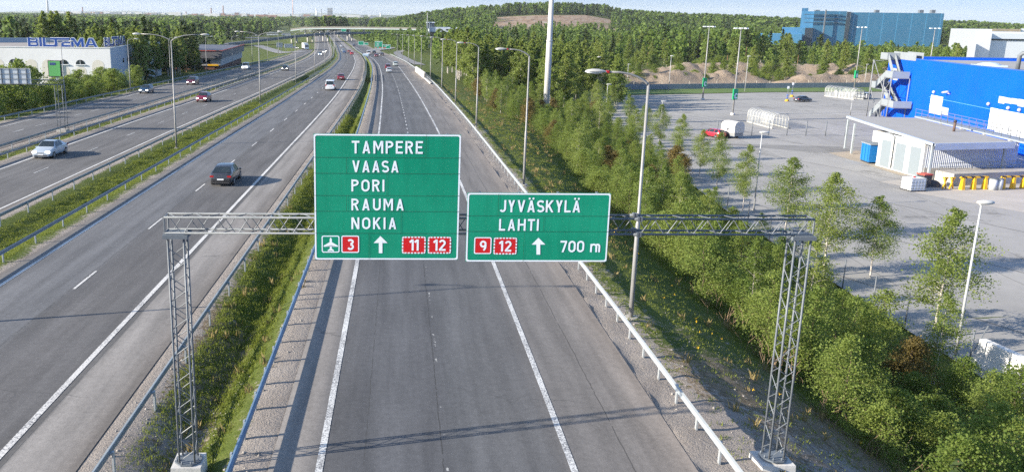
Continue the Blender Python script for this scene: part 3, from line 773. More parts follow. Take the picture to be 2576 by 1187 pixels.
def badge(o, u0, u1, v0, v1, txt, dashed, tu0, tu1, tv0, tv1, red=True):
    xa, zb = on_sign(u0, v1); xb, zt = on_sign(u1, v0)
    b = MB(); put_flat(b, [[rrect(xa, xb, zb, zt, .045)]], -.4205); pn = b.build('route_badge', SIGN_R if red else SIGN_G, o)
    b = MB(); w = .034
    if dashed:
        sg = []
        def run(p0, p1, n):
            for i in range(n):
                k0, k1 = (i + .18) / n, (i + .82) / n; sg.append((p0 + (p1 - p0) * k0, p0 + (p1 - p0) * k1))
            r = list(sg); sg.clear(); return r
        for a, c in run(xa + .05, xb - .05, 6 if xb - xa > .6 else 5):
            put_flat(b, [[rect(a, c, zt - w, zt)], [rect(a, c, zb, zb + w)]], -.4225)
        for a, c in run(zb + .05, zt - .05, 4):
            put_flat(b, [[rect(xa, xa + w, a, c)], [rect(xb - w, xb, a, c)]], -.4225)
        for cx, cz, a0 in ((xa, zt, 90), (xb, zt, 0), (xb, zb, -90), (xa, zb, 180)):
            ox = .05 * (1 if cx == xa else -1); oz = .05 * (1 if cz == zb else -1)
            A_ = arc(cx + ox, cz + oz, .05, .05, a0, a0 + 90, 4); B_ = arc(cx + ox, cz + oz, .05 - w, .05 - w, a0, a0 + 90, 4)
            put_flat(b, [[[A_[k], A_[k + 1], B_[k + 1], B_[k]] for k in range(4)]], -.4225)
    else:
        put_flat(b, [ring_quads(rrect(xa, xb, zb, zt, .05), rrect(xa + w * .8, xb - w * .8, zb + w * .8, zt - w * .8, .03))], -.4225)
    b.build('badge_border', SIGN_W, pn)
    if txt:
        p, q = on_sign(tu0, tv1), on_sign(tu1, tv0)
        b = MB(); put_flat(b, text_polys(txt, p[0], q[0], p[1], q[1], .17), -.4225); b.build('badge_number', SIGN_W, pn)
    return pn
def up_arrow(o, uc, ua, ub, vt, vn, vb, us, ue):
    f_ = lambda u, v: on_sign(u, v)
    b = MB(); put_flat(b, [[[f_(ua, vn), f_(ub, vn), f_(uc, vt)]], [[f_(us, vb), f_(ue, vb), f_(ue, vn - 5), f_(us, vn - 5)]]], -.4205)
    b.build('up_arrow', SIGN_W, o)
s1 = sign_board('tall green sign listing TAMPERE, VAASA, PORI, RAUMA and NOKIA on the gantry', (789, 336), (1161, 340), (792, 651), (1151, 655),
    [396.5, 436.5, 492, 531.5, 586.5], [(1072, 339, 396), (871.5, 397, 436), (973.5, 437, 492), (872, 492, 531), (1009, 532, 586), (928.5, 587, 652)],
    [('TAMPERE', 885, 1064, 355.5, 386), ('VAASA', 885, 1004, 404.5, 433.5), ('PORI', 884, 967, 452, 481.5), ('RAUMA', 884, 1017, 500, 529), ('NOKIA', 884, 998, 547, 576)])
pb = badge(s1, 809.5, 854, 592.5, 635, '', False, 0, 0, 0, 0, False); pb.name = 'airport_badge'
b = MB()
pl = [(832, 597), (834.6, 601), (835, 609), (850, 617.5), (850, 620.5), (835, 616.5), (834.4, 625), (840, 629), (840, 631.5), (832.8, 629.6)]
half = [on_sign(*p) for p in pl]; mx = on_sign(832, 597)[0]
mir = [(2 * mx - x, z) for x, z in half]
for i in range(len(half) - 1):
    put_flat(b, [[[half[i], half[i + 1], (mx, half[i + 1][1]), (mx, half[i][1])]], [[mir[i], mir[i + 1], (mx, half[i + 1][1]), (mx, half[i][1])]]], -.4225, 0.0)
b.build('aeroplane_symbol', SIGN_W, pb)
badge(s1, 859, 903.5, 592.5, 635.5, '3', False, 873.5, 890, 601, 628.5)
badge(s1, 1011, 1071, 595, 637.5, '11', True, 1030, 1053.5, 602, 630)
badge(s1, 1076, 1135, 595.5, 637.5, '12', True, 1090, 1121.5, 602.5, 630.5)
up_arrow(s1, 957, 940, 975, 593.5, 611, 636.5, 953, 962)
s2 = sign_board('wide green sign reading JYVÄSKYLÄ, LAHTI and 700 m on the gantry', (1176, 485), (1537, 487), (1172, 656), (1526, 660),
    [543, 582], [(1254, 487, 542), (1368, 544, 581), (1317.5, 583, 658)],
    [('JYV\u00c4SKYL\u00c4', 1256.5, 1462, 504, 533.5), ('LAHTI', 1255, 1356, 551, 580), ('700', 1408.5, 1470.5, 605.5, 634), ('m', 1484, 1510, 605.5, 634)])
badge(s2, 1192, 1237, 596.5, 638.5, '9', False, 1206.5, 1223, 605, 632)
badge(s2, 1241, 1301, 597.5, 639.5, '12', True, 1255, 1287, 605.5, 632.5)
up_arrow(s2, 1354.5, 1337.5, 1372, 598, 615, 640, 1349.5, 1359)

# ---------------------------------------------------------------- street lamps
def lamp_head(mb_s, mb_l, p, d, ln=.85):
    """cobra-head lantern along unit direction d from p"""
    p = Vector(p); d = Vector(d).normalized(); sd = Vector((-d.y, d.x, 0)); n = 8; rings = []
    prof = [(0, .05, .04), (.12, .07, .06), (.22, .13, .09), (.45, .17, .12), (.7, .165, .11), (.9, .11, .07), (1.0, .03, .03)]
    vs = []; fs = []
    for k, w_, h_ in prof:
        c = p + d * (k * ln)
        for i in range(n):
            a = math.pi * i / (n - 1)
            vs.append(c + sd * (w_ * math.cos(a)) + Vector((0, 0, h_ * math.sin(a))))
    for j in range(len(prof) - 1):
        for i in range(n - 1): fs.append((j * n + i, (j + 1) * n + i, (j + 1) * n + i + 1, j * n + i + 1))
        fs.append((j * n + n - 1, (j + 1) * n + n - 1, (j + 1) * n, j * n))
    mb_s.add(vs, fs, True)
    mb_l.ell(p + d * (ln * .58), (abs(d.x) * .30 + .13, abs(d.y) * .30 + .13, .10), 8, 4)
def make_lamp(kind):
    h = {'median': 10.9, 'verge': 10.2, 'slip': 9.2}[kind]; base = {'median': .10, 'verge': .108, 'slip': .085}[kind]
    nm = {'median': 'double_arm_street_lamp', 'verge': 'street_lamp', 'slip': 'slender_street_lamp'}[kind]
    o = thing(nm, 'lamp', 'street lamp')
    b = MB(); b.tube([(0, 0, -.3), (0, 0, h * .42), (0, 0, h * .425), (0, 0, h)], [base, base * .86, base * .62, base * .55], 10); b.build('pole', POLE, o)
    b = MB(); b.tube([(0, 0, -.4), (0, 0, .06)], .30 if kind == 'verge' else .22, 12); b.build('base_flange', CONC, o)
    for sx in ((-1, 1) if kind == 'median' else ((-1,) if kind == 'verge' else (1,))):
        L = {'median': 3.0, 'verge': 1.75, 'slip': 1.2}[kind]; rise = {'median': .62, 'verge': .5, 'slip': .4}[kind]
        pts = [(0, 0, h - .05)] + [(sx * L * k, 0, h + rise * (1 - (1 - k) ** 3)) for k in (.06, .14, .26, .45, .7, 1.0)]
        b = MB(); b.tube(pts, [base * .5] * 4 + [base * .42] * 3, 7); b.build('arm', POLE, o)
        hb, lb = MB(), MB()
        lamp_head(hb, lb, (sx * (L - .05), 0, h + rise - .02), (sx, 0, .05), .95 if kind == 'verge' else .85)
        hd = hb.build('lamp_head', HEADM, o); lb.build('lens', LENS, hd)
        if kind == 'verge':
            q = MB(); q.box((sx * (L - .02), 0, h + rise + .01), (.10, .15, .11)); q.build('warning_band', REDL, hd)
    return o
ORD = ['nearest', 'second', 'third', 'fourth', 'fifth', 'sixth', 'seventh', 'eighth', 'ninth', 'tenth', 'eleventh', 'twelfth', 'thirteenth', 'fourteenth']
proto = make_lamp('median')
medX = mid(XBar, XCal, .44)
ysm = [32.0, 86.7, 139.5, 190.5, 240.5, 287, 333, 380, 430, 480, 532]
for i, y in enumerate(ysm):
    o = proto if i == 0 else copy_tree(proto)
    o.location = (float(medX(y)), y, float(P(y)) - .4); o['group'] = 'double-armed lamps along the central median'
    o['label'] = 'double-armed lamp on the median outside the picture, seen only by its shadow' if i == 0 else ('double-armed lamp post on the grassy median, %s from the camera' % (ORD[i - 1] if i > 1 else 'tallest and nearest'))
proto = make_lamp('verge')
ysr = [35.4, 67, 106, 139.5, 174, 210, 247, 283, 318, 352, 386]
for i, y in enumerate(ysr):
    o = proto if i == 0 else copy_tree(proto)
    o.location = (float(XDa(y)) + 1.62, y, float(P(y)) - .12); o.scale = (1, 1, 1.0 if i < 2 else .97)
    o.rotation_euler.z = math.atan2(-(float(XDa(y + 5)) - float(XDa(y - 5))), 10)
    o['group'] = 'single-arm lamps along the right guard rail'
    o['label'] = 'single-arm lamp behind the right guard rail, %s from the camera' % (ORD[i] if i else 'the big nearest one')
proto = make_lamp('slip')
ysl = [128, 159, 187, 222, 257, 292, 330, 368]
for i, y in enumerate(ysl):
    o = proto if i == 0 else copy_tree(proto)
    o.location = (float(XAl(y)) - 1.5, y, float(P(y)) - .1); o['group'] = 'slender lamps beyond the slip road'
    o['label'] = 'slender short-armed lamp beyond the slip road, %s from the camera' % ORD[i]
# ---------------------------------------------------------------- vehicles (y forward, base at road level)
def prof_sedan():  # y, belt z, roof z, half width at roof, glass?
    return 4.55, 1.78, [(-2.27, .62, .64, .78), (-2.18, .90, .93, .80), (-1.55, .93, .97, .80), (-.85, .93, 1.36, .60), (-.35, .92, 1.43, .60), (.30, .90, 1.42, .60), (1.02, .88, .96, .76), (1.85, .76, .80, .78), (2.18, .62, .66, .74), (2.27, .48, .52, .70)], (2, 3, 4, 5, 6), (-1.38, 1.40)
def prof_hatch():
    return 4.05, 1.74, [(-2.02, .60, .62, .78), (-1.98, .92, .98, .78), (-1.55, .94, 1.38, .62), (-.75, .93, 1.47, .60), (.25, .91, 1.45, .60), (1.02, .90, .98, .76), (1.65, .78, .83, .78), (1.94, .62, .68, .74), (2.03, .46, .50, .70)], (1, 2, 3, 4, 5), (-1.22, 1.28)
def prof_fast():
    return 4.4, 1.77, [(-2.2, .60, .62, .78), (-2.14, .90, .94, .80), (-1.85, .94, 1.00, .80), (-1.05, .94, 1.37, .61), (-.35, .93, 1.46, .60), (.32, .91, 1.44, .60), (1.08, .89, .97, .76), (1.8, .77, .82, .78), (2.12, .62, .68, .74), (2.2, .46, .5, .70)], (2, 3, 4, 5, 6), (-1.30, 1.36)
def prof_van():
    return 4.9, 1.92, [(-2.45, .58, .60, .86), (-2.42, 1.10, 1.14, .86), (-2.25, 1.12, 1.88, .76), (-1.0, 1.12, 1.95, .76), (.75, 1.10, 1.93, .75), (1.62, 1.04, 1.14, .80), (2.22, .88, .94, .82), (2.42, .62, .68, .80), (2.47, .44, .48, .76)], (1, 2, 3, 4, 5), (-1.5, 1.55)
def prof_mpv():
    return 4.4, 1.80, [(-2.2, .60, .62, .80), (-2.17, 1.0, 1.05, .80), (-1.85, 1.02, 1.55, .66), (-.8, 1.0, 1.64, .64), (.35, .98, 1.60, .64), (1.32, .96, 1.04, .78), (1.85, .84, .88, .80), (2.12, .64, .68, .76), (2.2, .46, .5, .72)], (1, 2, 3, 4, 5), (-1.32, 1.38)
PROFS = {'sedan': prof_sedan, 'hatch': prof_hatch, 'fast': prof_fast, 'van': prof_van, 'mpv': prof_mpv}
def make_car(name, label, cat, kind, color, loc, heading, group=None, lights_on=False, scale=1.0):
    """heading: angle of the travel direction from +y, anticlockwise"""
    L, Wd, st, gl_i, axles = PROFS[kind]()
    o = thing(name, label, cat, loc, heading, group); o.scale = (scale,) * 3
    paint = car_paint('paint_%s' % name + str(tuple(round(c, 3) for c in color)), color)
    hw = Wd / 2; rings = []
    ymax = max(s[0] for s in st); ymin = min(s[0] for s in st)
    for y, zb, zr, wr in st:
        e = min(1.0, .84 + .36 * min(ymax - y, y - ymin))
        rings.append([(hw * .84 * e, y, .24), (hw * .97 * e, y, .30), (hw * e, y, .52 if zb > .55 else zb * .8), (hw * .97 * e, y, zb), (hw * (wr / .84 if zr - zb < .12 else wr / .74 * .86) * e * .98, y, zr), (hw * .45 * e, y, zr + .025)])
    vs = []; n = 6
    for r in rings:
        vs += r + [(-x, y, z) for x, y, z in r[::-1]]
    N = 2 * n; fs = []
    for i in range(len(rings) - 1):
        for k in range(N - 1): fs.append((i * N + k, (i + 1) * N + k, (i + 1) * N + k + 1, i * N + k + 1))
        fs.append((i * N + N - 1, (i + 1) * N + N - 1, (i + 1) * N, i * N))
    fs.append(tuple(range(N))); fs.append(tuple((len(rings) - 1) * N + k for k in range(N))[::-1])
    b = MB(); b.add(vs, fs, True); body = b.build('body', paint, o)
    md = body.modifiers.new('soft', 'BEVEL'); md.width = .035; md.segments = 2; md.limit_method = 'ANGLE'; md.angle_limit = math.radians(28)
    # glazing: inset quads, a touch proud of the body
    def pane(q, nm, ins=.10, out=.012):
        q = [Vector(p) for p in q]; c = sum(q, Vector()) / 4
        nn = (q[1] - q[0]).cross(q[3] - q[0]).normalized()
        if nn.dot(c - Vector((0, c.y, .7))) < 0 and abs(nn.x) > .3: nn = -nn
        if abs(nn.x) <= .3 and nn.z < 0: nn = -nn
        g = MB(); g.add([p + (c - p) * ins + nn * out for p in q], [(0, 1, 2, 3)]); return g.build(nm, GLASS, o)
    R_ = lambda i, k: rings[i][k]; Lm = lambda i, k: (-rings[i][k][0], rings[i][k][1], rings[i][k][2])
    a = gl_i
    pane([R_(a[-2], 4), Lm(a[-2], 4), Lm(a[-1], 4), R_(a[-1], 4)], 'windscreen', .09, .04)
    pane([R_(a[1], 4), Lm(a[1], 4), Lm(a[0], 4), R_(a[0], 4)], 'rear_window', .10, .035)
    for F_ in (R_, Lm):
        for i0, i1 in ((a[1], a[2]), (a[2], a[3])):
            pane([F_(i0, 3), F_(i1, 3), F_(i1, 4), F_(i0, 4)], 'side_window', .09)
        q = [F_(a[3], 3), Vector(F_(a[3], 3)).lerp(Vector(F_(a[4], 3)), .75), Vector(F_(a[3], 4)).lerp(Vector(F_(a[4], 4)), .35), F_(a[3], 4)]
        pane(q, 'side_window', .10)
    wr = .315 if kind != 'van' else .34
    for y in axles:
        for sx in (-1, 1):
            w = MB(); w.tube([(sx * (hw - .20), y, wr), (sx * (hw + .012), y, wr)], wr, 14); wo = w.build('wheel', TYRE, o)
            w = MB(); w.tube([(sx * (hw + .0), y, wr), (sx * (hw + .022), y, wr)], wr * .62, 10); w.build('rim', RIM, wo)
    zt = st[1][1]; zh = st[-3][1]
    for sx in (-1, 1):
        b = MB(); b.box((sx * hw * .76, ymin + .09, zt - .10), (hw * .34, .14, .14 if kind != 'van' else .34)); b.build('tail_light', REDL, o)
        b = MB(); b.box((sx * hw * .68, ymax - .12, .64 if kind != 'van' else .76), (hw * .40, .16, .15)); b.build('headlight', HL_ON if lights_on else HLIGHT, o)
        b = MB(); b.box((sx * (hw + .09), a and st[a[-1]][0] - .28, st[a[-1]][1] + .04), (.17, .09, .12)); b.build('mirror', paint, o)
    b = MB(); b.box((0, ymin - .012, .58 if kind != 'van' else .80), (.50, .025, .11)); b.build('number_plate', PLATE, o)
    b = MB(); b.box((0, ymax + .006, .42), (.50, .025, .11)); b.build('number_plate', PLATE, o)
    b = MB(); b.box((0, ymax - .05, .34), (hw * 1.3, .14, .09)); b.box((0, ymin + .05, .31), (hw * 1.5, .12, .08)); b.build('bumper_trim', BLACKP, o)
    b = MB(); b.box((0, ymax - .055, .56), (hw * .75, .10, .09)); b.build('grille', BLACKP, o)
    return o
def emit(name, c, s):
    t = NT(name); t.base(c, .3); t.b.inputs['Emission Color'].default_value = (*c, 1); t.b.inputs['Emission Strength'].default_value = s
    return t.m
HL_ON = emit('lit_headlight', (1, .96, .85), 4.0)
def hd(fn, y, back=False):
    a = math.atan2(-(float(fn(y + 4)) - float(fn(y - 4))), 8)
    return a + (math.pi if back else 0)
def on_road(x, y): return (x, y, float(P(y)) + .005)
OC = 'cars driving towards the camera'; AW = 'cars driving away from the camera'
bm = mid(XBl, XBr)
for nm, lab, cat, kd, col, x, y, lt in [
    ('silver_sedan', 'pale silver sedan driving towards the camera at the left edge of the picture', 'car', 'sedan', (.40, .45, .50), -33.0, 78.5, True),
    ('red_hatchback', 'dark cherry red hatchback coming towards the camera on the oncoming carriageway', 'car', 'hatch', (.20, .008, .025), -32.4, 138, True),
    ('black_sedan', 'black sedan with lit headlights on the oncoming carriageway near the underpass', 'car', 'hatch', (.012, .016, .022), -34.2, 247, True),
    ('blue_silver_sedan', 'pale blue sedan, lowest of three cars bunched far off on the oncoming carriageway', 'car', 'sedan', (.32, .45, .60), -39.6, 405, True),
    ('white_hatchback', 'white car, middle of three bunched far off on the oncoming carriageway', 'car', 'hatch', (.72, .72, .72), -41.4, 446, True),
    ('maroon_sedan', 'maroon car, rearmost of three bunched far off on the oncoming carriageway', 'car', 'sedan', (.10, .012, .03), -43.2, 470, True),
    ('dark_sedan', 'tiny dark car under the far overpass on the oncoming carriageway', 'car', 'sedan', (.03, .04, .06), -91, 920, False)]:
    make_car(nm, lab, cat, kd, col, on_road(x, y), hd(bm, y, True), OC, lt)
for nm, lab, cat, kd, col, x, y, lt in [
    ('navy_hatchback', 'dark navy blue hatchback coming along the slip road beside the trees', 'car', 'hatch', (.012, .04, .085), -46.6, 154.5, True),
    ('maroon_people_carrier', 'maroon people carrier coming along the slip road behind the navy hatchback', 'car', 'mpv', (.10, .014, .026), -44.2, 179, True),
    ('white_minivan', 'white van coming along the slip road by the brick workshop', 'van', 'van', (.74, .75, .77), -46.2, 251, True)]:
    make_car(nm, lab, cat, kd, col, on_road(x, y), hd(XAl, y, True), 'vehicles on the slip road', lt)
for nm, lab, cat, kd, col, x, y in [
    ('grey_hatchback', 'dark brown grey hatchback driving away, nearest car left of the gantry signs', 'car', 'fast', (.032, .030, .031), -14.05, 66.3),
    ('white_van', 'white van driving away on the main carriageway above the green sign', 'van', 'van', (.76, .77, .78), -14.4, 168),
    ('dark_red_sedan', 'dark red sedan just ahead of the white van', 'car', 'sedan', (.19, .012, .018), -14.8, 202),
    ('bright_red_hatchback', 'bright red hatchback, nearest of the far group driving away', 'car', 'hatch', (.50, .012, .02), -25.6, 421),
    ('brick_red_hatchback', 'brick red car ahead of the bright red hatchback in the far group', 'car', 'hatch', (.26, .03, .02), -29.5, 462),
    ('blue_hatchback', 'blue car in the left lane of the far group driving away', 'car', 'hatch', (.03, .10, .24), -31.0, 446),
    ('silver_estate', 'silver car in the left lane ahead of the blue car', 'car', 'mpv', (.42, .46, .50), -34.2, 482),
    ('small_white_sedan', 'small white car farthest along the main carriageway', 'car', 'sedan', (.7, .72, .74), -42, 575)]:
    make_car(nm, lab, cat, kd, col, on_road(x, y), hd(XCr, y), AW)
for nm, lab, cat, kd, col, x, y in [
    ('maroon_off_roader', 'maroon off-roader in the left lane of the near carriageway beyond the signs', 'car', 'mpv', (.17, .012, .018), -5.0, 263),
    ('silver_hatchback', 'silver hatchback following close behind the maroon off-roader', 'car', 'hatch', (.46, .51, .56), -4.2, 242),
    ('silver_green_hatchback', 'pale silver green hatchback in the right lane of the near carriageway', 'car', 'hatch', (.46, .52, .50), -2.9, 289),
    ('crimson_hatchback', 'dark crimson hatchback near the fork beside the crash cushion', 'car', 'hatch', (.16, .014, .025), -12.6, 390),
    ('charcoal_sedan', 'charcoal sedan right of the crimson hatchback at the fork', 'car', 'sedan', (.03, .035, .045), -10.6, 413),
    ('black_hatchback', 'black hatchback, farthest right of the cars at the fork', 'car', 'mpv', (.014, .016, .022), -15.6, 446),
    ('white_panel_van', 'small white van beside the black hatchback at the fork', 'van', 'van', (.72, .73, .74), -17.6, 426),
    ('navy_sedan', 'dark navy car on the branch past the fork, below the small green sign', 'car', 'sedan', (.02, .03, .06), -34.3, 590)]:
    make_car(nm, lab, cat, kd, col, on_road(x, y), hd(XDl, y), AW)
# articulated lorry on the loop
o = thing('white_lorry', 'white lorry coming round the loop of the slip road', 'lorry', on_road(-58.5, 512), math.radians(195))
b = MB(); b.box((0, 3.2, 1.75), (2.45, 2.1, 2.6)); b.build('cab', car_paint('lorry_white', (.74, .75, .76)), o)
b = MB(); b.box((0, -2.6, 2.35), (2.5, 8.8, 2.9)); b.build('trailer_box', M('lorry_trailer', (.72, .73, .74), None, 1, .5), o)
b = MB(); b.box((0, 4.27, 2.2), (2.1, .04, .85)); b.build('windscreen', GLASS, o)
for y in (3.0, -.5, -4.2, -5.6):
    for sx in (-1, 1):
        w = MB(); w.tube([(sx * .85, y, .5), (sx * 1.24, y, .5)], .5, 12); w.build('wheel', TYRE, o)
make_car('dark_car', 'dark car with bright headlights on the far loop behind the sign backs', 'car', 'hatch', (.02, .02, .025), on_road(-66, 524), math.radians(215), None, True)
# the car park
PZ = -6.0
for nm, lab, kd, col, x, y, h in [
    ('dark_parked_car', 'dark blue black sedan alone in the open car park', 'sedan', (.014, .02, .035), 94.0, 200.5, -68),
    ('silver_people_carrier', 'silver people carrier parked beside the far trolley shelter', 'mpv', (.33, .34, .35), 113.2, 210.5, 20),
    ('red_parked_car', 'small red hatchback parked beside the white box trailer', 'hatch', (.50, .012, .035), 50.4, 137, 28)]:
    make_car(nm, lab, 'car', kd, col, (x, y, PZ), math.radians(h), None, False, .96)
o = thing('box_trailer', 'white domed box trailer parked beside the small red hatchback', 'trailer', (53.2, 136.5, PZ), math.radians(22))
b = MB(); pr = [(-1.0, .95), (1.0, .95), (1.0, 2.1), (.85, 2.5), (.5, 2.72), (0, 2.78), (-.5, 2.72), (-.85, 2.5), (-1.0, 2.1)]
b.sweep([(0, -1.55, 0), (0, 1.15, 0), (0, 1.5, -.12)], pr); b.add([(a, -1.55, h) for a, h in pr], [tuple(range(9))[::-1]]); b.add([(a * .97, 1.5, h - .12) for a, h in pr], [tuple(range(9))])
b.build('canopy', M('trailer_canvas', (.52, .50, .465), (.46, .44, .41), 1, .7), o)
b = MB(); b.box((0, 0, .68), (1.75, 3.0, .5)); b.build('bed', M('trailer_steel', (.25, .26, .26), None, 2, .6), o)
b = MB(); b.tube([(0, 1.5, .45), (0, 2.7, .45)], .05, 6); b.build('drawbar', GALV, o)
for sx in (-1, 1):
    w = MB(); w.tube([(sx * .8, -.1, .32), (sx * 1.02, -.1, .32)], .32, 12); w.build('wheel', TYRE, o)
# ---------------------------------------------------------------- right: car park
def lot_asphalt(name, c0, c1):
    t = NT(name); ob = t.coord()
    n1 = t.noise(ob, .07, 5, .6); n2 = t.noise(ob, .5, 5, .7); n3 = t.noise(ob, 18, 4, .7)
    f = t.remap(t.math('ADD', t.math('MULTIPLY', n1, .65), t.math('MULTIPLY', n2, .35)), .36, .64)
    col = t.mix(f, c0, c1)
    vm = t.new('ShaderNodeVectorMath', operation='SCALE'); t.put(vm.inputs[0], col); t.put(vm.inputs['Scale'], t.remap(n3, .3, .7, .84, 1.16))
    mp = t.new('ShaderNodeMapping'); t.put(mp.inputs[0], ob); mp.inputs['Rotation'].default_value = (0, 0, .30); mp.inputs['Scale'].default_value = (.11, .016, 1)
    stn = t.remap(t.math('ADD', t.noise(ob, .22, 6, .75), t.math('MULTIPLY', t.noise(ob, 1.7, 4, .7), .35)), .74, .86, 1.0, .62)
    vm2 = t.new('ShaderNodeVectorMath', operation='SCALE'); t.put(vm2.inputs[0], vm.outputs[0]); t.put(vm2.inputs['Scale'], stn); vm = vm2
    br = t.new('ShaderNodeTexBrick'); t.put(br.inputs['Vector'], mp.outputs[0]); br.inputs['Scale'].default_value = 1
    br.inputs['Mortar Size'].default_value = .0045; br.inputs['Brick Width'].default_value = 1.0; br.inputs['Row Height'].default_value = .5
    br.inputs['Color1'].default_value = (1, 1, 1, 1); br.inputs['Color2'].default_value = (.93, .93, .93, 1); br.inputs['Mortar'].default_value = (.55, .54, .53, 1)
    mx = t.new('ShaderNodeMix', data_type='RGBA', blend_type='MULTIPLY'); mx.inputs[0].default_value = 1
    t.put(mx.inputs[6], vm.outputs[0]); t.put(mx.inputs[7], br.outputs[0])
    t.base(mx.outputs[2], .9); t.b.inputs['Specular IOR Level'].default_value = .25
    t.bump(n3, .2, .02)
    return t.m
LOT = lot_asphalt('car_park_asphalt', (.27, .262, .25), (.36, .347, .325))
def strip_sheet(name, fa, fb, y0, y1, z, mat, step=4.0):
    ys = np.append(np.arange(y0, y1, step), y1); n = len(ys)
    V = np.concatenate([np.stack([fa(ys), ys, ys * 0 + z], 1), np.stack([fb(ys), ys, ys * 0 + z], 1)]); i = np.arange(n - 1)
    link(name, np_mesh(name, V, np.stack([i, i + n, i + n + 1, i + 1], 1), mat), None, 'structure')
far_edge = lambda y: np.full_like(y, 190.0)
strip_sheet('car_park', lambda y: XLim(y), far_edge, 20, 200, PZ, LOT)
link('car_park', np_mesh('car_park', [(39.4, 200, PZ), (190, 200, PZ), (190, 246, PZ), (137, 233, PZ), (96, 225.5, PZ), (58, 212.5, PZ), (39.6, 204, PZ)],
     [(0, 1, 2), (0, 2, 3), (0, 3, 4), (0, 4, 5), (0, 5, 6)], LOT), None, 'structure')
DARKLOT = lot_asphalt('newer_yard_asphalt', (.19, .185, .176), (.25, .242, .23))
link('yard', np_mesh('yard', [(47, 130, PZ + .004), (66, 118, PZ + .004), (64, 100, PZ + .004), (62.3, 92, PZ + .004), (72, 76, PZ + .004), (60, 40, PZ + .004), (72, 40, PZ + .004), (90, 90, PZ + .004), (92, 150, PZ + .004), (70, 146, PZ + .004)][:3] + [(66.5, 128, PZ + .004)], [(0, 1, 3)], DARKLOT), None, 'structure')
PAVE = M('pale_concrete_paving', (.46, .42, .37), (.36, .33, .29), .35, .9, 0, .2, 8)
link('loading_apron', np_mesh('loading_apron', [(57.3, 93.0, PZ + .008), (75, 62, PZ + .008), (110, 62, PZ + .008), (110, 98.5, PZ + .008), (62.5, 98.2, PZ + .008)], [(0, 1, 2), (0, 2, 3), (0, 3, 4)], PAVE), None, 'structure')
link('loading_pad', np_mesh('loading_pad', [(56.8, 99.5, PZ + .012), (58.2, 96.4, PZ + .012), (63.5, 98.6, PZ + .012), (63.3, 101.8, PZ + .012)], [(0, 1, 2, 3)], PAVE), None, 'structure')
link('loading_strip', np_mesh('loading_strip', [(61.6, 121.5, PZ + .012), (61.9, 101.8, PZ + .012), (67, 101.8, PZ + .012), (67, 124, PZ + .012)], [(0, 1, 2, 3)], M('ochre_slab', (.40, .33, .25), (.30, .26, .2), .6, .9)), None, 'structure')
# stall markings
def stripe(mb, p, q, w, z):
    p, q = Vector((*p, 0)), Vector((*q, 0)); d = (q - p).normalized(); s = Vector((-d.y, d.x, 0)) * (w / 2)
    mb.add([(p + s)[:2] + (z,), (p - s)[:2] + (z,), (q - s)[:2] + (z,), (q + s)[:2] + (z,)], [(0, 1, 2, 3)])
for r, (x0, y0, n) in enumerate([(46, 141.5, 13), (50, 157, 10), (62, 172, 14), (70, 188, 16)]):
    b = MB(); dx, dy = math.cos(.03), math.sin(.03)
    for i in range(n):
        cx, cy = x0 + i * 2.75 * dx, y0 + i * 2.75 * dy
        if 63 < cx < 70 and 146 < cy < 160: continue
        stripe(b, (cx + .7, cy), (cx - .9, cy + 5.0), .13, PZ + .004)
        stripe(b, (cx - .9, cy + 5.0), (cx - 2.5, cy + 10.0), .13, PZ + .004)
    stripe(b, (x0 - 3, y0 + 5.0), (x0 + n * 2.75, y0 + 5.0 + n * 2.75 * dy), .08, PZ + .004)
    b.build('parking_stall_lines', WHITE, None, None, 'structure')
# far grass strip and low wall
LAWN = M('mown_verge_grass', (.10, .16, .022), (.065, .115, .016), .5, .95)
link('grass_verge', np_mesh('grass_verge', [(39.6, 204, PZ + .12), (58, 212.5, PZ + .12), (96, 225.5, PZ + .12), (137, 233, PZ + .12), (190, 246, PZ + .12), (190, 262, PZ + .12), (137.5, 247, PZ + .12), (101, 239, PZ + .12), (67, 230, PZ + .12), (43, 224, PZ + .12)],
     [(0, 1, 8, 9), (1, 2, 7, 8), (2, 3, 6, 7), (3, 4, 5, 6)], LAWN), None, 'structure')
o = thing('perimeter_wall', 'long low grey blue wall behind the grass verge of the car park', 'wall', (43, 223, PZ))
b = MB(); b.sweep([(43, 223.5, PZ), (67, 229.7, PZ), (101, 238.5, PZ), (137.5, 246.4, PZ), (185, 260, PZ)], [(-.12, 0), (.12, 0), (.12, 1.5), (-.12, 1.5)])
b.build('wall_panels', M('grey_blue_wall', (.22, .25, .28), (.17, .2, .23), .15, .8), o, tuple(o.location))
b = MB()
for k in range(22):
    t_ = k / 21; x = 62 + t_ * 85; y = 229.5 + (x - 62) * .228
    if k % 4 != 3: b.box((x, y + .8, PZ + 1.1), (.10, .10, 2.2))
b.build('stakes', M('pale_timber_stakes', (.5, .46, .38), None, 2, .9), o, tuple(o.location))

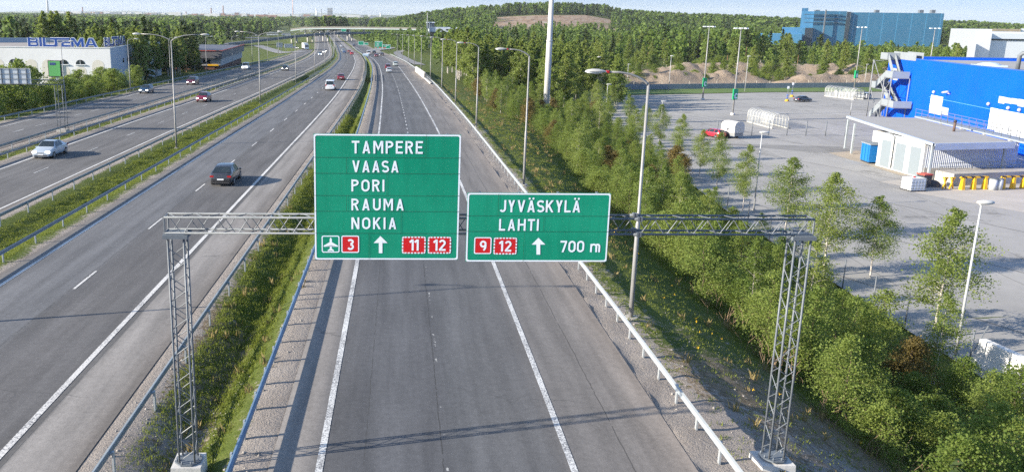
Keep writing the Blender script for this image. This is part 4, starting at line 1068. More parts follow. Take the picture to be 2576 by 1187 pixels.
# masts and lamps of the car park
def mast(x, y, letter, label):
    o = thing('floodlight_mast', label, 'light mast', (x, y, PZ), 0, 'tall floodlight masts of the car park')
    h = 16.9
    b = MB(); b.tube([(0, 0, 0), (0, 0, h * .5), (0, 0, h)], [.17, .13, .08], 10); b.build('pole', POLE, o)
    b = MB(); b.tube([(0, 0, -.1), (0, 0, .45)], .42, 12); b.build('footing', CONC_PALE, o)
    ring = MB(); ring.tube([(.95 * math.cos(a), .95 * math.sin(a), h) for a in [i * math.pi / 4 for i in range(9)]], .045, 5, False)
    for a in (0, math.pi / 2): ring.tube([(-.95 * math.cos(a), -.95 * math.sin(a), h), (.95 * math.cos(a), .95 * math.sin(a), h)], .04, 5)
    rg = ring.build('head_ring', GALV, o)
    for i in range(6):
        a = i * math.pi / 3
        f_ = MB(); f_.box((1.1 * math.cos(a), 1.1 * math.sin(a), h + .05), (.62, .42, .22), a); f_.build('floodlight', LENS, rg)
    if letter:
        s = MB(); s.prism([(.62 * math.cos(a), .62 * math.sin(a)) for a in (math.radians(-90 - 40), math.radians(-90 + 80), math.radians(110))], 3.1, 5.2)
        sg = s.build('row_sign', M('green_row_sign', (.012, .34, .13), (.01, .3, .11), .6, .5), o)
        q = MB(); pa = Vector((.62 * math.cos(math.radians(-130)), .62 * math.sin(math.radians(-130)))); pb_ = Vector((.62 * math.cos(math.radians(-10)), .62 * math.sin(math.radians(-10))))
        d = (pb_ - pa).normalized(); nrm = Vector((d.y, -d.x))
        fr = lambda a, yy, z: (pa.x + d.x * a + nrm.x * (.012 - yy), pa.y + d.y * a + nrm.y * (.012 - yy), z)
        put_flat(q, text_polys(letter, .30, .80, 3.3, 4.35, .2), 0, .003, fr); q.build('row_letter', SIGN_W, sg)
    return o
mast(70.8, 201.6, 'C', 'tall floodlight mast with green C sign, farther of the two C masts')
mast(65.9, 169.8, 'C', 'tall floodlight mast with green C sign, nearer of the two C masts')
mast(126.0, 239, 'B', 'tall floodlight mast with green B sign beyond the far trolley shelter')
mast(140.0, 229, '', 'tall floodlight mast rising behind the roof of the blue store')
def lot_lamp(x, y, h, label, proto=[None]):
    if proto[0] is None:
        o = thing('car_park_lamp', label, 'street lamp', (0, 0, 0), 0, 'slim white-headed lamps around the car park')
        b = MB(); b.tube([(0, 0, -.2), (0, 0, 8.8)], [.085, .05], 8); b.build('pole', M('white_lamp_pole', (.42, .43, .43), (.36, .37, .375), 1, .5), o)
        b = MB(); b.ell((.22, 0, 8.86), (.52, .20, .13), 10, 5); b.box((-.02, 0, 8.80), (.16, .16, .14)); b.build('lamp_head', M('white_lamp_shell', (.55, .55, .54), (.48, .48, .47), 1, .4), o)
        b = MB(); b.tube([(0, 0, -.1), (0, 0, .12)], .2, 10); b.build('base_flange', CONC, o)
        proto[0] = o
    else: o = copy_tree(proto[0])
    o.location = (x, y, float(ground_z(x, y)) if y > 230 or x < 31 else PZ); o.scale = (1, 1, h / 8.9); o['label'] = label
    return o
for x, y, h, lab in [(48.5, 215, 9.2, 'white-headed lamp on the far verge, left of the long dirt heap'), (69.5, 224, 9.3, 'white-headed lamp on the far verge in front of the long dirt heap'), (33.5, 224, 7.9, 'white-headed lamp just left of the huge grey pylon'),
    (38.3, 202, 6.4, 'white-headed lamp just right of the foot of the huge grey pylon'), (38.2, 160, 6.6, 'white-headed lamp rising from the bushes at the left end of the car park'), (40.5, 133, 6.1, 'white-headed lamp among saplings left of the red parked car'),
    (35.3, 83, 7.9, 'white-headed lamp standing between the row birches at mid distance'), (31.6, 45.2, 9.1, 'white-headed lamp nearest the camera at the right edge'), (61.1, 234, 6.6, 'white-headed lamp behind the low wall hidden by the big lamp head'),
    (90.7, 227, 9.3, 'white-headed lamp on the verge between the two dirt heaps'), (135.7, 252, 6.4, 'white-headed lamp beside the B mast'), (90.6, 172, 2.9, 'short white lamp at the corner of the blue store')]:
    lot_lamp(x, y, h, lab)
# huge sign pylon, cropped by the top of the picture
o = thing('sign_pylon', 'huge pale grey round pylon rising out of the picture behind the bushes', 'pylon', (25.2, 150, -4.5))
b = MB(); b.tube([(0, 0, -1), (0, 0, 13.2), (0, 0, 13.25), (0, 0, 34)], [.56, .50, .46, .34], 20); b.build('shaft', M('pale_grey_pylon', (.47, .46, .44), (.40, .39, .37), .4, .6), o)
b = MB(); b.tube([(0, 0, 13.1), (0, 0, 13.3)], .53, 20); b.build('joint_collar', CONC_PALE, o)

# trolley shelters
def shelter(x, y, rz, label, proto=[None]):
    if proto[0] is None:
        o = thing('trolley_shelter', label, 'shelter', (x, y, PZ), rz, 'arched trolley shelters in the car park')
        wt = M('white_shelter_tube', (.42, .42, .40), (.36, .36, .34), 1, .5); L, wd, hh = 9.6, 2.9, 2.75
        pr = [(-wd / 2, 0), (-wd / 2 * .98, 1.45)] + [(wd / 2 * math.cos(math.radians(a)), 1.75 + (hh - 1.75) * math.sin(math.radians(a))) for a in (160, 135, 110, 90, 70, 45, 20)] + [(wd / 2 * .98, 1.45), (wd / 2, 0)]
        for i in range(10):
            b = MB(); b.tube([(a, -L / 2 + L * i / 9, z) for a, z in pr], .075, 6); b.build('hoop', wt, o)
        t = NT('clear_shelter_sheet'); t.base((.78, .82, .83), .12)
        tr = t.new('ShaderNodeBsdfTransparent'); mx = t.new('ShaderNodeMixShader'); mx.inputs[0].default_value = .45
        n_ = t.noise(t.coord(), .8, 3); t.put(mx.inputs[0], t.remap(n_, .3, .7, .08, .20))
        t.t.links.new(tr.outputs[0], mx.inputs[1]); t.t.links.new(t.b.outputs[0], mx.inputs[2]); t.t.links.new(mx.outputs[0], t.out.inputs[0])
        b = MB(); n = len(pr); vs = [(a * .985, -L / 2, z * .985) for a, z in pr] + [(a * .985, L / 2, z * .985) for a, z in pr]
        b.add(vs, [(i, i + 1, n + i + 1, n + i) for i in range(n - 1)], True); b.build('glazed_vault', t.m, o)
        b = MB(); b.box((-wd / 2, 0, .12), (.14, L, .2)); b.box((wd / 2, 0, .12), (.14, L, .2)); b.box((-wd / 2 + .02, 0, 1.45), (.06, L, .06)); b.box((wd / 2 - .02, 0, 1.45), (.06, L, .06)); b.build('base_rail', wt, o)
        proto[0] = o
    else: o = copy_tree(proto[0]); o.location = (x, y, PZ); o.rotation_euler.z = rz; o['label'] = label
shelter(66.0, 153.5, math.radians(4), 'white arched trolley shelter nearer the camera')
shelter(109.2, 211.5, math.radians(16), 'white arched trolley shelter farther off beside the silver people carrier')
# slim posts of the wire fence across the lot
proto = None
for i, (x, y) in enumerate([(51.7, 139), (54.6, 139.2), (57.6, 139.5), (60.5, 139.7), (63.6, 139.9), (66.8, 140), (70.1, 140.1), (73.4, 140.2)]):
    if proto is None:
        proto = MB().tube([(0, 0, 0), (0, 0, 2.5)], .075, 6).build('fence_post', GALV); q = proto
        tag(q, 'slim pale post in the row crossing the car park behind the red car', 'post', 'fence posts across the car park')
    else: q = proto.copy(); COL.objects.link(q)
    q.location = (x, y, PZ)
for x, y, lab in [(90.5, 201, 'striped blue and white marker post on a yellow base near the left C mast'), (97, 213, 'striped marker post on a yellow base beside the dark parked car')]:
    o = thing('marker_post', lab, 'marker post', (x, y, PZ), 0, 'marker posts in the car park')
    b = MB(); b.tube([(0, 0, 0), (0, 0, .45)], [.55, .30], 10); b.build('yellow_base', M('yellow_plastic', (.62, .36, .02), (.5, .28, .02), 2, .6), o)
    b = MB(); b.tube([(0, 0, .45), (0, 0, 3.1)], .05, 6); b.build('post', GALV, o)
    for k in range(2): MB().tube([(0, 0, .75 + k * .55), (0, 0, 1.0 + k * .55)], .2, 10).build('blue_band', M('blue_band', (.04, .12, .45), None, 2, .5), o)
    MB().box((0, 0, 3.2), (.45, .05, .6)).build('sign_plate', SIGN_W, o)

proto = None
for i, (x, y) in enumerate([(31.0, 37.5), (31.2, 40.6), (31.3, 43.6), (31.5, 46.8), (31.6, 50.2), (31.5, 53.8), (31.4, 57.6), (31.3, 61.6), (31.4, 66), (31.8, 71), (32.3, 77), (33.0, 84)]):
    if proto is None:
        proto = MB().tube([(0, 0, -.3), (0, 0, 2.2)], .045, 6).build('fence_post', GALV); q = proto
        tag(q, 'thin grey post of the wire fence between the thicket and the row birches', 'post', 'fence posts beside the row birches')
    else: q = proto.copy(); COL.objects.link(q)
    q.location = (x, y, PZ)
o = thing('stay_post', 'slanted grey stay bracing the fence by the nearest white-headed lamp', 'post', (31.9, 44.6, PZ)); MB().tube([(0, 0, 0), (1.2, .5, 2.0)], .035, 5).build('stay', GALV, o)
# ---------------------------------------------------------------- the blue store
BLUE = NT('bright_blue_cladding'); ob = BLUE.coord(); n_ = BLUE.noise(ob, .15, 3)
wv = BLUE.new('ShaderNodeTexWave', wave_type='BANDS', bands_direction='Y'); BLUE.put(wv.inputs['Vector'], ob); wv.inputs['Scale'].default_value = 1.6
c_ = BLUE.mix(BLUE.remap(n_, .35, .65), (.000, .092, .66), (.000, .078, .58)); BLUE.base(c_, .7); BLUE.b.inputs['Specular IOR Level'].default_value = .15; BLUE.bump(wv.outputs['Fac'], .35, .02); BLUE = BLUE.m
A_ = Vector((97.0, 172.2, PZ)); WD = Vector((89.6 - 97.0, 124.07 - 172.2, 0)).normalized(); WN = Vector((WD.y, -WD.x, 0))
if WN.x > 0: WN = -WN
SH = 11.8
def wl_(s, out, z): p = A_ + WD * s + WN * out; return (p.x, p.y, PZ + z)
def wbox(mb, s0, s1, o0, o1, z0, z1):
    vs = [wl_(s, o, z) for z in (z0, z1) for s, o in ((s0, o0), (s1, o0), (s1, o1), (s0, o1))]
    mb.add(vs, [(0, 3, 2, 1), (4, 5, 6, 7), (0, 1, 5, 4), (1, 2, 6, 5), (2, 3, 7, 6), (3, 0, 4, 7)])
store = thing('blue_store', 'big bright blue retail store with a flat grey roof at the right edge', 'store', A_)
so = tuple(A_)
b = MB(); wbox(b, 0, 110, 0, -.5, -.2, SH); wbox(b, 0, .5, -.5, -70, -.2, SH); wbox(b, 109.5, 110, -.5, -70, -.2, SH); wbox(b, .5, 109.5, -69.5, -70, -.2, SH); b.build('wall', BLUE, store, so)
b = MB(); wbox(b, .5, 109.5, -.5, -69.5, SH - .9, SH - .5); rf = b.build('roof', M('grey_roof_felt', (.34, .33, .32), (.27, .265, .26), .1, .9), store, so)
b = MB(); wbox(b, -.05, 110.05, .06, -.56, SH, SH + .12); wbox(b, -.05, .56, -.56, -70.06, SH, SH + .12); wbox(b, .56, 110, -69.44, -70.06, SH, SH + .12); b.build('parapet_trim', M('blue_parapet_trim', (.03, .12, .45), (.03, .1, .38), .5, .5), store, so)
seam = M('cladding_seam', (.00, .07, .38), None, 1, .6)
for s_ in range(9, 100, 9): b = MB(); wbox(b, s_, s_ + .06, .004, -.01, 0, SH - .1); b.build('wall_seam', seam, store, so)
b = MB(); wbox(b, 20, 75, .006, -.01, 5.55, 5.62); b.build('trim_line', M('pale_blue_line', (.10, .32, .75), None, 1, .5), store, so)
def on_wall(u, v, out=0.0):
    d = Vector(vf + vr * (u - PX) / F0 + vd * (v - PY) / F0); o_ = Vector((0, 0, CAM_H)); t = (A_ + WN * out - o_).dot(WN) / d.dot(WN); p = o_ + d * t - A_
    return p.dot(WD), p.z
def wall_panel(nm, u0, v0, u1, v1, mat, out=.08):
    s0, za = on_wall(u0, v0); s1, zb = on_wall(u1, v1); b = MB(); wbox(b, s0, s1, out, -.01, zb, za); return b.build(nm, mat, store, so)
WPAN = M('white_wall_panel', (.74, .75, .74), (.66, .67, .67), .5, .5); GPAN = M('grey_louvre', (.42, .45, .50), (.36, .39, .44), .5, .6)
wall_panel('white_door_panel', 2344, 239, 2366, 290, WPAN); wall_panel('grey_door', 2366, 268, 2384, 292, GPAN, .05)
wall_panel('grey_louvre', 2243, 171, 2258, 203, GPAN)
for u0, v0, u1, v1 in [(2515, 242, 2527, 262), (2530, 245, 2545, 262), (2547, 247, 2562, 264), (2564, 249, 2576, 270)]: wall_panel('grey_louvre', u0, v0, u1, v1, GPAN)
for u0, v0, u1, v1 in [(2494, 271, 2510, 330), (2513, 275, 2541, 345), (2544, 281, 2576, 350)]: wall_panel('dock_door', u0, v0, u1, v1, WPAN)
for u, v in [(2352, 232), (2490, 262), (2540, 272), (2568, 277)]:
    s, z = on_wall(u, v); b = MB(); b.ell(wl_(s, .2, z), (.28, .28, .28), 8, 5); b.build('wall_lamp', HEADM, store, so)
s, z = on_wall(2391, 233); b = MB(); b.tube([wl_(s - .9, .9, z - .1), wl_(s + .3, .5, z + .15)], .17, 8); b.tube([wl_(s + .2, .5, z - .1), wl_(s + .2, 0, z - .3)], .09, 6); b.build('wall_camera', HEADM, store, so)
# roof plant
b = MB(); wbox(b, 40, 108, -9, -40, SH - .5, SH + 1.9); b.build('roof_hall', M('cream_roof_hall', (.72, .69, .62), (.64, .61, .55), .15, .7), store, so)
for q in range(3):
    b = MB(); p = Vector(wl_(33 + q * 1.6, -7 - q * 1.3, SH - .5)); b.tube([p, p + Vector((0, 0, 2.2)), p + Vector((.2, -.4, 2.6)), p + Vector((.5, -.9, 2.6))], .33, 10); b.build('vent_pipe', GALV, rf, so)
b = MB(); b.ell(wl_(24, -7, SH - .5), (2.0, 2.0, .7), 14, 6); wbox(b, 22, 26, -5, -9, SH - .5, SH - .25); b.build('skylight_dome', M('skylight_acrylic', (.45, .55, .72), (.55, .62, .72), .5, .25), rf, so)

# fire escape stair against the blue wall
fe = thing('fire_escape_stair', 'grey steel fire escape stair tower against the left end of the blue store', 'staircase', wl_(2, 2, 0))
fo = tuple(fe.location); STL = M('grey_stair_steel', (.22, .23, .24), (.18, .19, .20), .8, .6, .1); STP = M('grey_stair_cladding', (.27, .295, .31), (.22, .245, .26), .5, .6, .05)
S0, S1, O0, O1 = 2.4, 12.0, .8, 3.4
lev = [(1.2, 9.6, 5.0, 0.0, 3.6)]
def flight(s0, z0, s1, z1, oc):
    b = MB(); w = 1.15; n = 14
    for i in range(n):
        k = (i + .5) / n; s = s0 + (s1 - s0) * k; z = z0 + (z1 - z0) * k; wbox(b, s - .16, s + .16, oc - w / 2, oc + w / 2, z - .03, z)
    st_ = b.build('stair_treads', STL, fe, fo)
    for oo in (oc - w / 2, oc + w / 2):
        q = MB(); q.add([wl_(s0, oo, z0 - .25), wl_(s1, oo, z1 - .25), wl_(s1, oo, z1 + 1.05), wl_(s0, oo, z0 + 1.05), wl_(s0, oo + .05, z0 - .25), wl_(s1, oo + .05, z1 - .25), wl_(s1, oo + .05, z1 + 1.05), wl_(s0, oo + .05, z0 + 1.05)],
              [(0, 1, 2, 3), (7, 6, 5, 4), (0, 4, 5, 1), (1, 5, 6, 2), (2, 6, 7, 3), (3, 7, 4, 0)]); q.build('balustrade', STP, fe, fo)
def landing(s0, s1, o0, o1, z):
    b = MB(); wbox(b, s0, s1, o0, o1, z - .18, z); b.build('landing', STL, fe, fo)
    q = MB(); wbox(q, s0, s1, o1 - .05, o1, z, z + 1.15); wbox(q, s0, s0 + .05, o0, o1 - .05, z, z + 1.15); wbox(q, s1 - .05, s1, o0, o1 - .05, z, z + 1.15); q.build('landing_balustrade', STP, fe, fo)
flight(3.2, 0, 8.4, 3.0, 2.9); landing(8.4, 14.0, .3, 3.5, 3.0)
flight(9.2, 3.0, 3.8, 6.0, 1.5); landing(1.8, 3.8, .5, 3.4, 5.9)
flight(3.8, 5.9, 8.2, 8.3, 2.8); landing(8.2, 11.6, .4, 3.4, 8.3)
flight(8.6, 8.3, 5.4, 11.4, 1.5); landing(2.0, 5.4, .1, 2.4, 11.5); 
b = MB(); wbox(b, 2.2, 12.5, .05, .10, 11.5, 12.9); wbox(b, 5.4, 12.5, -1.2, -1.15, 11.9, 13.0); b.build('roof_guard', STP, fe, fo)
b = MB()
for s, o_ in ((1.9, 3.5), (8.3, 3.5), (11.7, 3.5)): b.tube([wl_(s, o_, -.1), wl_(s, o_, 11.2 if s < 5 else 8.2)], .11, 6)
for s, o_ in ((1.9, .3), (11.7, .3)): b.tube([wl_(s, o_, -.1), wl_(s, o_, 8.2)], .09, 6)
for z in (3.0, 5.8): b.tube([wl_(1.9, 3.5, z), wl_(11.7, 3.5, z)], .06, 5)
b.tube([wl_(1.9, 3.5, 11.2), wl_(8.3, 3.5, 6.0)], .08, 5); b.tube([wl_(1.9, 3.5, 5.8), wl_(8.3, 3.5, .2)], .07, 5); b.tube([wl_(8.3, 3.5, 5.0), wl_(11.7, 3.5, 8.0)], .07, 5); b.tube([wl_(1.9, 3.5, 11.0), wl_(2.0, .4, 11.0)], .06, 5)
b.build('support_frame', STL, fe, fo)

# walkway along the canopy edge
wk = thing('walkway', 'grey galvanised walkway with railings running along the far edge of the canopy roof', 'walkway', (77, 125, PZ)); wo = tuple(wk.location)
wp = [Vector((77.6, 127.0, -1.05)).lerp(Vector((73.6, 90.0, -1.05)), k / 20) for k in range(21)]
b = MB(); b.sweep(wp, [(-1.0, -.28), (1.0, -.28), (1.0, -.08), (-1.0, -.08)]); b.build('deck', M('grating_deck', (.34, .37, .39), (.28, .31, .33), .7, .6, .2), wk, wo)
for o_ in (-.95, .95):
    b = MB()
    for z in (.45, 1.0): b.sweep(wp, [(o_ - .03, z - .03), (o_ + .03, z - .03), (o_ + .03, z + .03), (o_ - .03, z + .03)])
    for p in wp: b.box((p.x + o_ * 1.0, p.y, p.z + .45), (.06, .06, 1.06))
    b.build('railing', GALV, wk, wo)
b = MB()
for p in wp[1::3]: b.box((p.x - .9, p.y, p.z - .55), (.3, .3, .5))
b.build('support_feet', CONC_PALE, wk, wo)
for q in (0, 6, 12, 18): MB().box((wp[q].x + .6, wp[q].y, (PZ - 1.3) / 2), (.2, .2, -1.35 - PZ)).build('column', GALV, wk, wo)

# ---------------------------------------------------------------- service canopy with garages
RZ = -1.30
sb = thing('service_building', 'low white service building with three garage doors under a wide flat canopy roof', 'service building', (63, 110, PZ)); bo = tuple(sb.location)
rc = [(66.9, 127.5), (62.55, 99.0), (73.2, 101.2), (76.3, 126.2)]
b = MB(); b.prism(rc, RZ - .35, RZ); b.build('canopy_roof', M('pale_grey_roof_sheet', (.345, .33, .31), (.295, .285, .27), .3, .85, 0, .2, 3), sb, bo)
b = MB(); b.sweep([(66.75, 127.5, RZ), (62.4, 98.9, RZ)], [(-.14, -.28), (.14, -.28), (.16, .03), (-.16, .03)]); b.build('gutter', M('gutter_steel', (.62, .66, .68), (.52, .56, .6), .5, .35, .4), sb, bo)
b = MB(); b.sweep([(62.4, 98.8, RZ), (73.4, 101.05, RZ)], [(-.12, -.75), (.12, -.75), (.12, .04), (-.12, .04)]); b.build('fascia', M('pale_fascia', (.50, .54, .60), (.44, .48, .54), .4, .5), sb, bo)
gd = Vector((63.4 - 62.8, 102.2 - 111.2, 0)); g0 = Vector((62.8, 111.2, PZ)); gL = gd.length; gd.normalize(); gn = Vector((-abs(gd.y), gd.x * (-1 if gd.y < 0 else 1), 0)); gn = Vector((gd.y, -gd.x, 0)); gn = gn if gn.x < 0 else -gn
def gb(mb, s0, s1, o0, o1, z0, z1):
    vs = []
    for z in (z0, z1):
        for s, o_ in ((s0, o0), (s1, o0), (s1, o1), (s0, o1)): p = g0 + gd * s + gn * o_; vs.append((p.x, p.y, PZ + z))
    mb.add(vs, [(0, 3, 2, 1), (4, 5, 6, 7), (0, 1, 5, 4), (1, 2, 6, 5), (2, 3, 7, 6), (3, 0, 4, 7)])
CORR = NT('corrugated_white_cladding'); ob = CORR.coord(); wv = CORR.new('ShaderNodeTexWave', wave_type='BANDS', bands_direction='X', wave_profile='SIN'); CORR.put(wv.inputs['Vector'], ob); wv.inputs['Scale'].default_value = 1.3
CORR.base(CORR.mix(CORR.remap(CORR.noise(ob, .4, 3), .3, .7), (.60, .63, .66), (.52, .55, .58)), .5); CORR.bump(wv.outputs['Fac'], .8, .08); CORR = CORR.m
WHW = M('white_render_wall', (.60, .60, .58), (.54, .54, .52), .25, .8)
b = MB(); gb(b, 0, gL, 0, -.3, -.1, 4.4); b.build('front_wall', WHW, sb, bo)
b = MB(); gb(b, gL - .25, gL, -.3, -12, 1.25, 4.4); b.build('corrugated_wall', CORR, sb, bo)
b = MB(); gb(b, gL - .3, gL + .05, -.3, -12, -.1, 1.25); b.build('plinth', CONC, sb, bo)
b = MB(); gb(b, 0, .25, -.3, -12, -.1, 4.4); gb(b, .25, gL - .3, -11.7, -12, -.1, 4.4); b.build('rear_wall', WHW, sb, bo)
for k in range(3):
    b = MB(); s = .75 + k * 2.9; gb(b, s, s + 2.05, .03, -.02, .12, 3.6); d_ = b.build('garage_door', M('pale_blue_door', (.20, .235, .255), (.185, .215, .235), .4, .5), sb, bo)
    q = MB(); gb(q, s - .1, s, .06, -.02, .1, 3.7); gb(q, s + 2.05, s + 2.15, .06, -.02, .1, 3.7); gb(q, s, s + 2.05, .06, -.02, 3.6, 3.7); q.build('door_frame', M('white_door_frame', (.8, .8, .78), None, 1, .5), d_, bo)
b = MB(); p = g0 + gd * 3.3 + gn * .12; b.tube([(p.x, p.y, PZ + .2), (p.x, p.y, PZ + 4.2), (p.x - .4, p.y, PZ + 4.6)], .07, 6); b.build('downpipe', GALV, sb, bo)
COLM = M('white_canopy_column', (.36, .40, .41), (.31, .34, .355), .8, .5)
for x, y, z0 in [(66.2, 126.0, 0), (64.6, 121.0, 0), (62.7, 99.6, 0), (72.8, 101.7, .0)]:
    b = MB(); b.box((x, y, (PZ + RZ - .35 + z0) / 2), (.24, .24, RZ - .35 - PZ - z0)); b.build('column', COLM, sb, bo)
b = MB(); b.box((75.5, 101.3, -5.3), (24, 2.8, 1.45), math.radians(13.5)); b.build('loading_dock', CONC, sb, bo)
b = MB()
for z in (-4.05, -3.6): b.tube([(63.2, 98.6, z), (86.5, 104.1, z)], .035, 5)
for k in range(11): x = 63.2 + k * 2.33; b.tube([(x, 98.6 + (x - 63.2) * .236, -4.7), (x, 98.6 + (x - 63.2) * .236, -3.6)], .03, 5)
b.build('dock_railing', GALV, sb, bo)
b = MB(); b.tube([(72.0, 110.5, RZ - .1), (72.0, 110.5, RZ + 1.35)], .16, 10); fl = b.build('flue_pipe', M('rusty_flue', (.13, .075, .055), (.09, .06, .05), 2, .8), sb, bo)
MB().tube([(72.0, 110.5, RZ + 1.2), (72.0, 110.5, RZ + 1.5)], .22, 10).build('cowl', BLACKP, fl, bo)
o = thing('site_cabin', 'white cabin standing under the far end of the canopy', 'cabin', (68.5, 117.5, PZ)); b = MB(); b.box((68.5, 117.5, PZ + 2.1), (3.4, 5, 2.9)); b.build('cabin_wall', WHW, o, tuple(o.location))
MB().box((66.78, 115.9, PZ + 2.4), (.04, 1.2, 1.0)).build('cabin_window', GLASS, o, tuple(o.location))
o = thing('waste_container', 'tall blue waste container beside the garage doors', 'container', (63.4, 113.6, PZ), math.radians(-4))
BL2 = M('blue_container_paint', (.012, .17, .46), (.01, .14, .38), .8, .5)
b = MB(); b.box((0, 0, 1.35), (1.7, 2.5, 2.3)); b.build('bin_body', BL2, o)
for k in (-.85, 0, .85): MB().box((-.88, k, 1.35), (.1, .12, 2.25)).build('rib', BL2, o)
MB().box((0, 0, 2.58), (1.85, 2.7, .14)).build('lid', M('container_lid', (.25, .28, .3), None, 1, .6), o)
for sx in (-1, 1): MB().box((sx * .7, 0, .1), (.12, 2.4, .2)).build('skid', BLACKP, o)
o = thing('tank_container', 'white caged liquid tank on a pallet in the yard', 'tank', (57.9, 94.4, PZ), math.radians(8))
MB().box((0, 0, .80), (1.75, 1.6, 1.35)).build('tank', M('white_tank_plastic', (.76, .77, .76), (.68, .69, .69), 1, .4), o)
b = MB()
for k in range(6):
    x = -.92 + k * .368
    for y in (-.84, .84): b.tube([(x, y, .14), (x, y, 1.5)], .018, 4)
    y2 = -.84 + k * .336
    for x2 in (-.92, .92): b.tube([(x2, y2, .14), (x2, y2, 1.5)], .018, 4)
for z in (.35, .7, 1.05, 1.48): b.tube([(-.92, -.84, z), (.92, -.84, z), (.92, .84, z), (-.92, .84, z), (-.92, -.84, z)], .018, 4)
b.build('cage', GALV, o); MB().box((0, 0, .07), (1.9, 1.75, .13)).build('pallet', BLACKP, o); MB().tube([(0, 0, 1.45), (0, 0, 1.6)], .16, 10).build('filler_cap', REDL, o)
o = thing('wheelie_bin', 'dark bin with a red lid beside the loading dock', 'bin', (60.3, 96.4, PZ), .2)
MB().box((0, 0, .75), (.95, .95, 1.4), top=1.15).build('bin_body', M('dark_bin_plastic', (.05, .055, .06), None, 2, .5), o); MB().box((0, 0, 1.52), (1.18, 1.2, .14)).build('lid', M('red_bin_lid', (.52, .08, .05), (.45, .06, .04), 2, .5), o)
o = thing('gravel_heap', 'small dark heap beside the bin with the red lid', 'heap', (61.7, 97.0, PZ)); MB().ell((0, 0, 0), (.95, .8, .75), 12, 8).build('pile', M('dark_grit', (.06, .06, .065), (.1, .1, .1), 6, .9, 0, .8, 8), o)
YEL = M('yellow_barrier_paint', (.80, .44, .006), (.7, .38, .005), 1.5, .5)
t = NT('hazard_stripes'); ob = t.coord(); wv = t.new('ShaderNodeTexWave', wave_type='BANDS', bands_direction='DIAGONAL'); t.put(wv.inputs['Vector'], ob); wv.inputs['Scale'].default_value = .55
t.base(t.mix(t.math('GREATER_THAN', wv.outputs['Fac'], .5), (.02, .02, .02), (.80, .44, .006)), .5); HAZ = t.m
def barrier_run(x, y, L, lab, rz):
    o = thing('dock_barrier', lab, 'barrier', (x, y, PZ), rz, 'yellow barriers along the loading dock')
    MB().box((0, 0, 1.42), (L, .22, .2)).build('hazard_beam', HAZ, o)
    for k in (-1, 0, 1):
        b = MB(); b.box((k * (L / 2 - .35), -.05, .68), (.42, .5, 1.35), top=.6); b.build('leg', YEL, o)
    return o
barrier_run(65.3, 95.3, 3.6, 'yellow dock barrier with black stripes, left of the grey drums', .16); barrier_run(70.3, 96.0, 3.4, 'yellow dock barrier with black stripes, right of the grey drums', .16)
for i, x in enumerate((62.1, 62.9)):
    o = thing('trestle', 'yellow trestle standing at the left end of the dock barriers', 'trestle', (x, 95.4, PZ), .3, 'yellow trestles by the dock')
    b = MB(); b.tube([(-.28, 0, 0), (.22, 0, 1.3)], .09, 6); b.build('leg', YEL, o); b = MB(); b.tube([(.28, 0, 0), (-.22, 0, 1.3)], .09, 6); b.build('leg', YEL, o); MB().box((0, 0, 1.3), (.6, .25, .12)).build('top_bar', YEL, o)
for i, x in enumerate((67.5, 68.2)):
    o = thing('grey_drum', 'pale grey drum standing between the yellow barriers', 'drum', (x, 95.2 + i * .1, PZ), 0, 'grey drums between the barriers')
    MB().tube([(0, 0, 0), (0, 0, 1.25)], .42, 14).build('drum_body', M('pale_drum', (.50, .52, .52), (.42, .44, .44), 1, .5), o); MB().tube([(0, 0, 1.25), (0, 0, 1.33)], .46, 14).build('lid', GALV, o)
o = thing('jersey_barrier', 'white concrete barrier block at the right edge in the bushes', 'barrier', (32.6, 43.2, PZ), math.radians(10))
b = MB(); b.sweep([(0, -5.5, 0), (0, 1.2, 0)], [(-.45, -.4), (.45, -.4), (.28, .5), (.2, 1.5), (-.2, 1.5), (-.28, .5)]); b.add([(x, 1.2, z) for x, z in [(-.45, -.4), (.45, -.4), (.28, .5), (.2, 1.5), (-.2, 1.5), (-.28, .5)]], [tuple(range(6))[::-1]]); b.build('concrete_block', M('white_concrete', (.70, .68, .64), (.56, .55, .52), .8, .85, 0, .2, 6), o)
# ---------------------------------------------------------------- left: superstore with roof letters
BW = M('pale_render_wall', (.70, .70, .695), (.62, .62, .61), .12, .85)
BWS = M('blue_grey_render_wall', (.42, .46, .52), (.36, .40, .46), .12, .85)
bs = thing('superstore', 'long pale superstore with arched windows and blue roof letters behind the trees at left', 'store', (-63, 180, -1.6)); bso = tuple(bs.location)
TOPB = 5.3; fx0, fx1, fy = -150.0, -61.5, 180.0; ry = 232.0; rx = -65.8
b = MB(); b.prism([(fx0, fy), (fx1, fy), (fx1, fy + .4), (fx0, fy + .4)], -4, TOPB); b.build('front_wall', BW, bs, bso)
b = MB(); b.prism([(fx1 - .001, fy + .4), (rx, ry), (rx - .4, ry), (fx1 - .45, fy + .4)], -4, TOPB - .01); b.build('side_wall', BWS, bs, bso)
b = MB(); b.prism([(fx0, fy + .4), (fx1 - .45, fy + .4), (rx - .4, ry), (fx0, ry)], TOPB - .7, TOPB - .35); rfb = b.build('roof', M('grey_gravel_roof', (.30, .27, .25), (.24, .22, .2), .15, .9), bs, bso)
b = MB(); b.prism([(fx0, ry), (rx, ry), (rx, ry + .4), (fx0, ry + .4)], -4, TOPB + .05); b.build('rear_wall', BW, bs, bso)
b = MB(); b.sweep([(fx0, fy + .2, TOPB), (fx1 + .05, fy + .2, TOPB)], [(-.3, 0), (.3, 0), (.3, .14), (-.3, .14)]); b.sweep([(fx1 - .2, fy + .55, TOPB - .005), (rx - .2, ry, TOPB - .005)], [(-.25, 0), (.25, 0), (.25, .14), (-.25, .14)]); b.build('coping', M('white_coping', (.74, .74, .72), None, 1, .5), bs, bso)
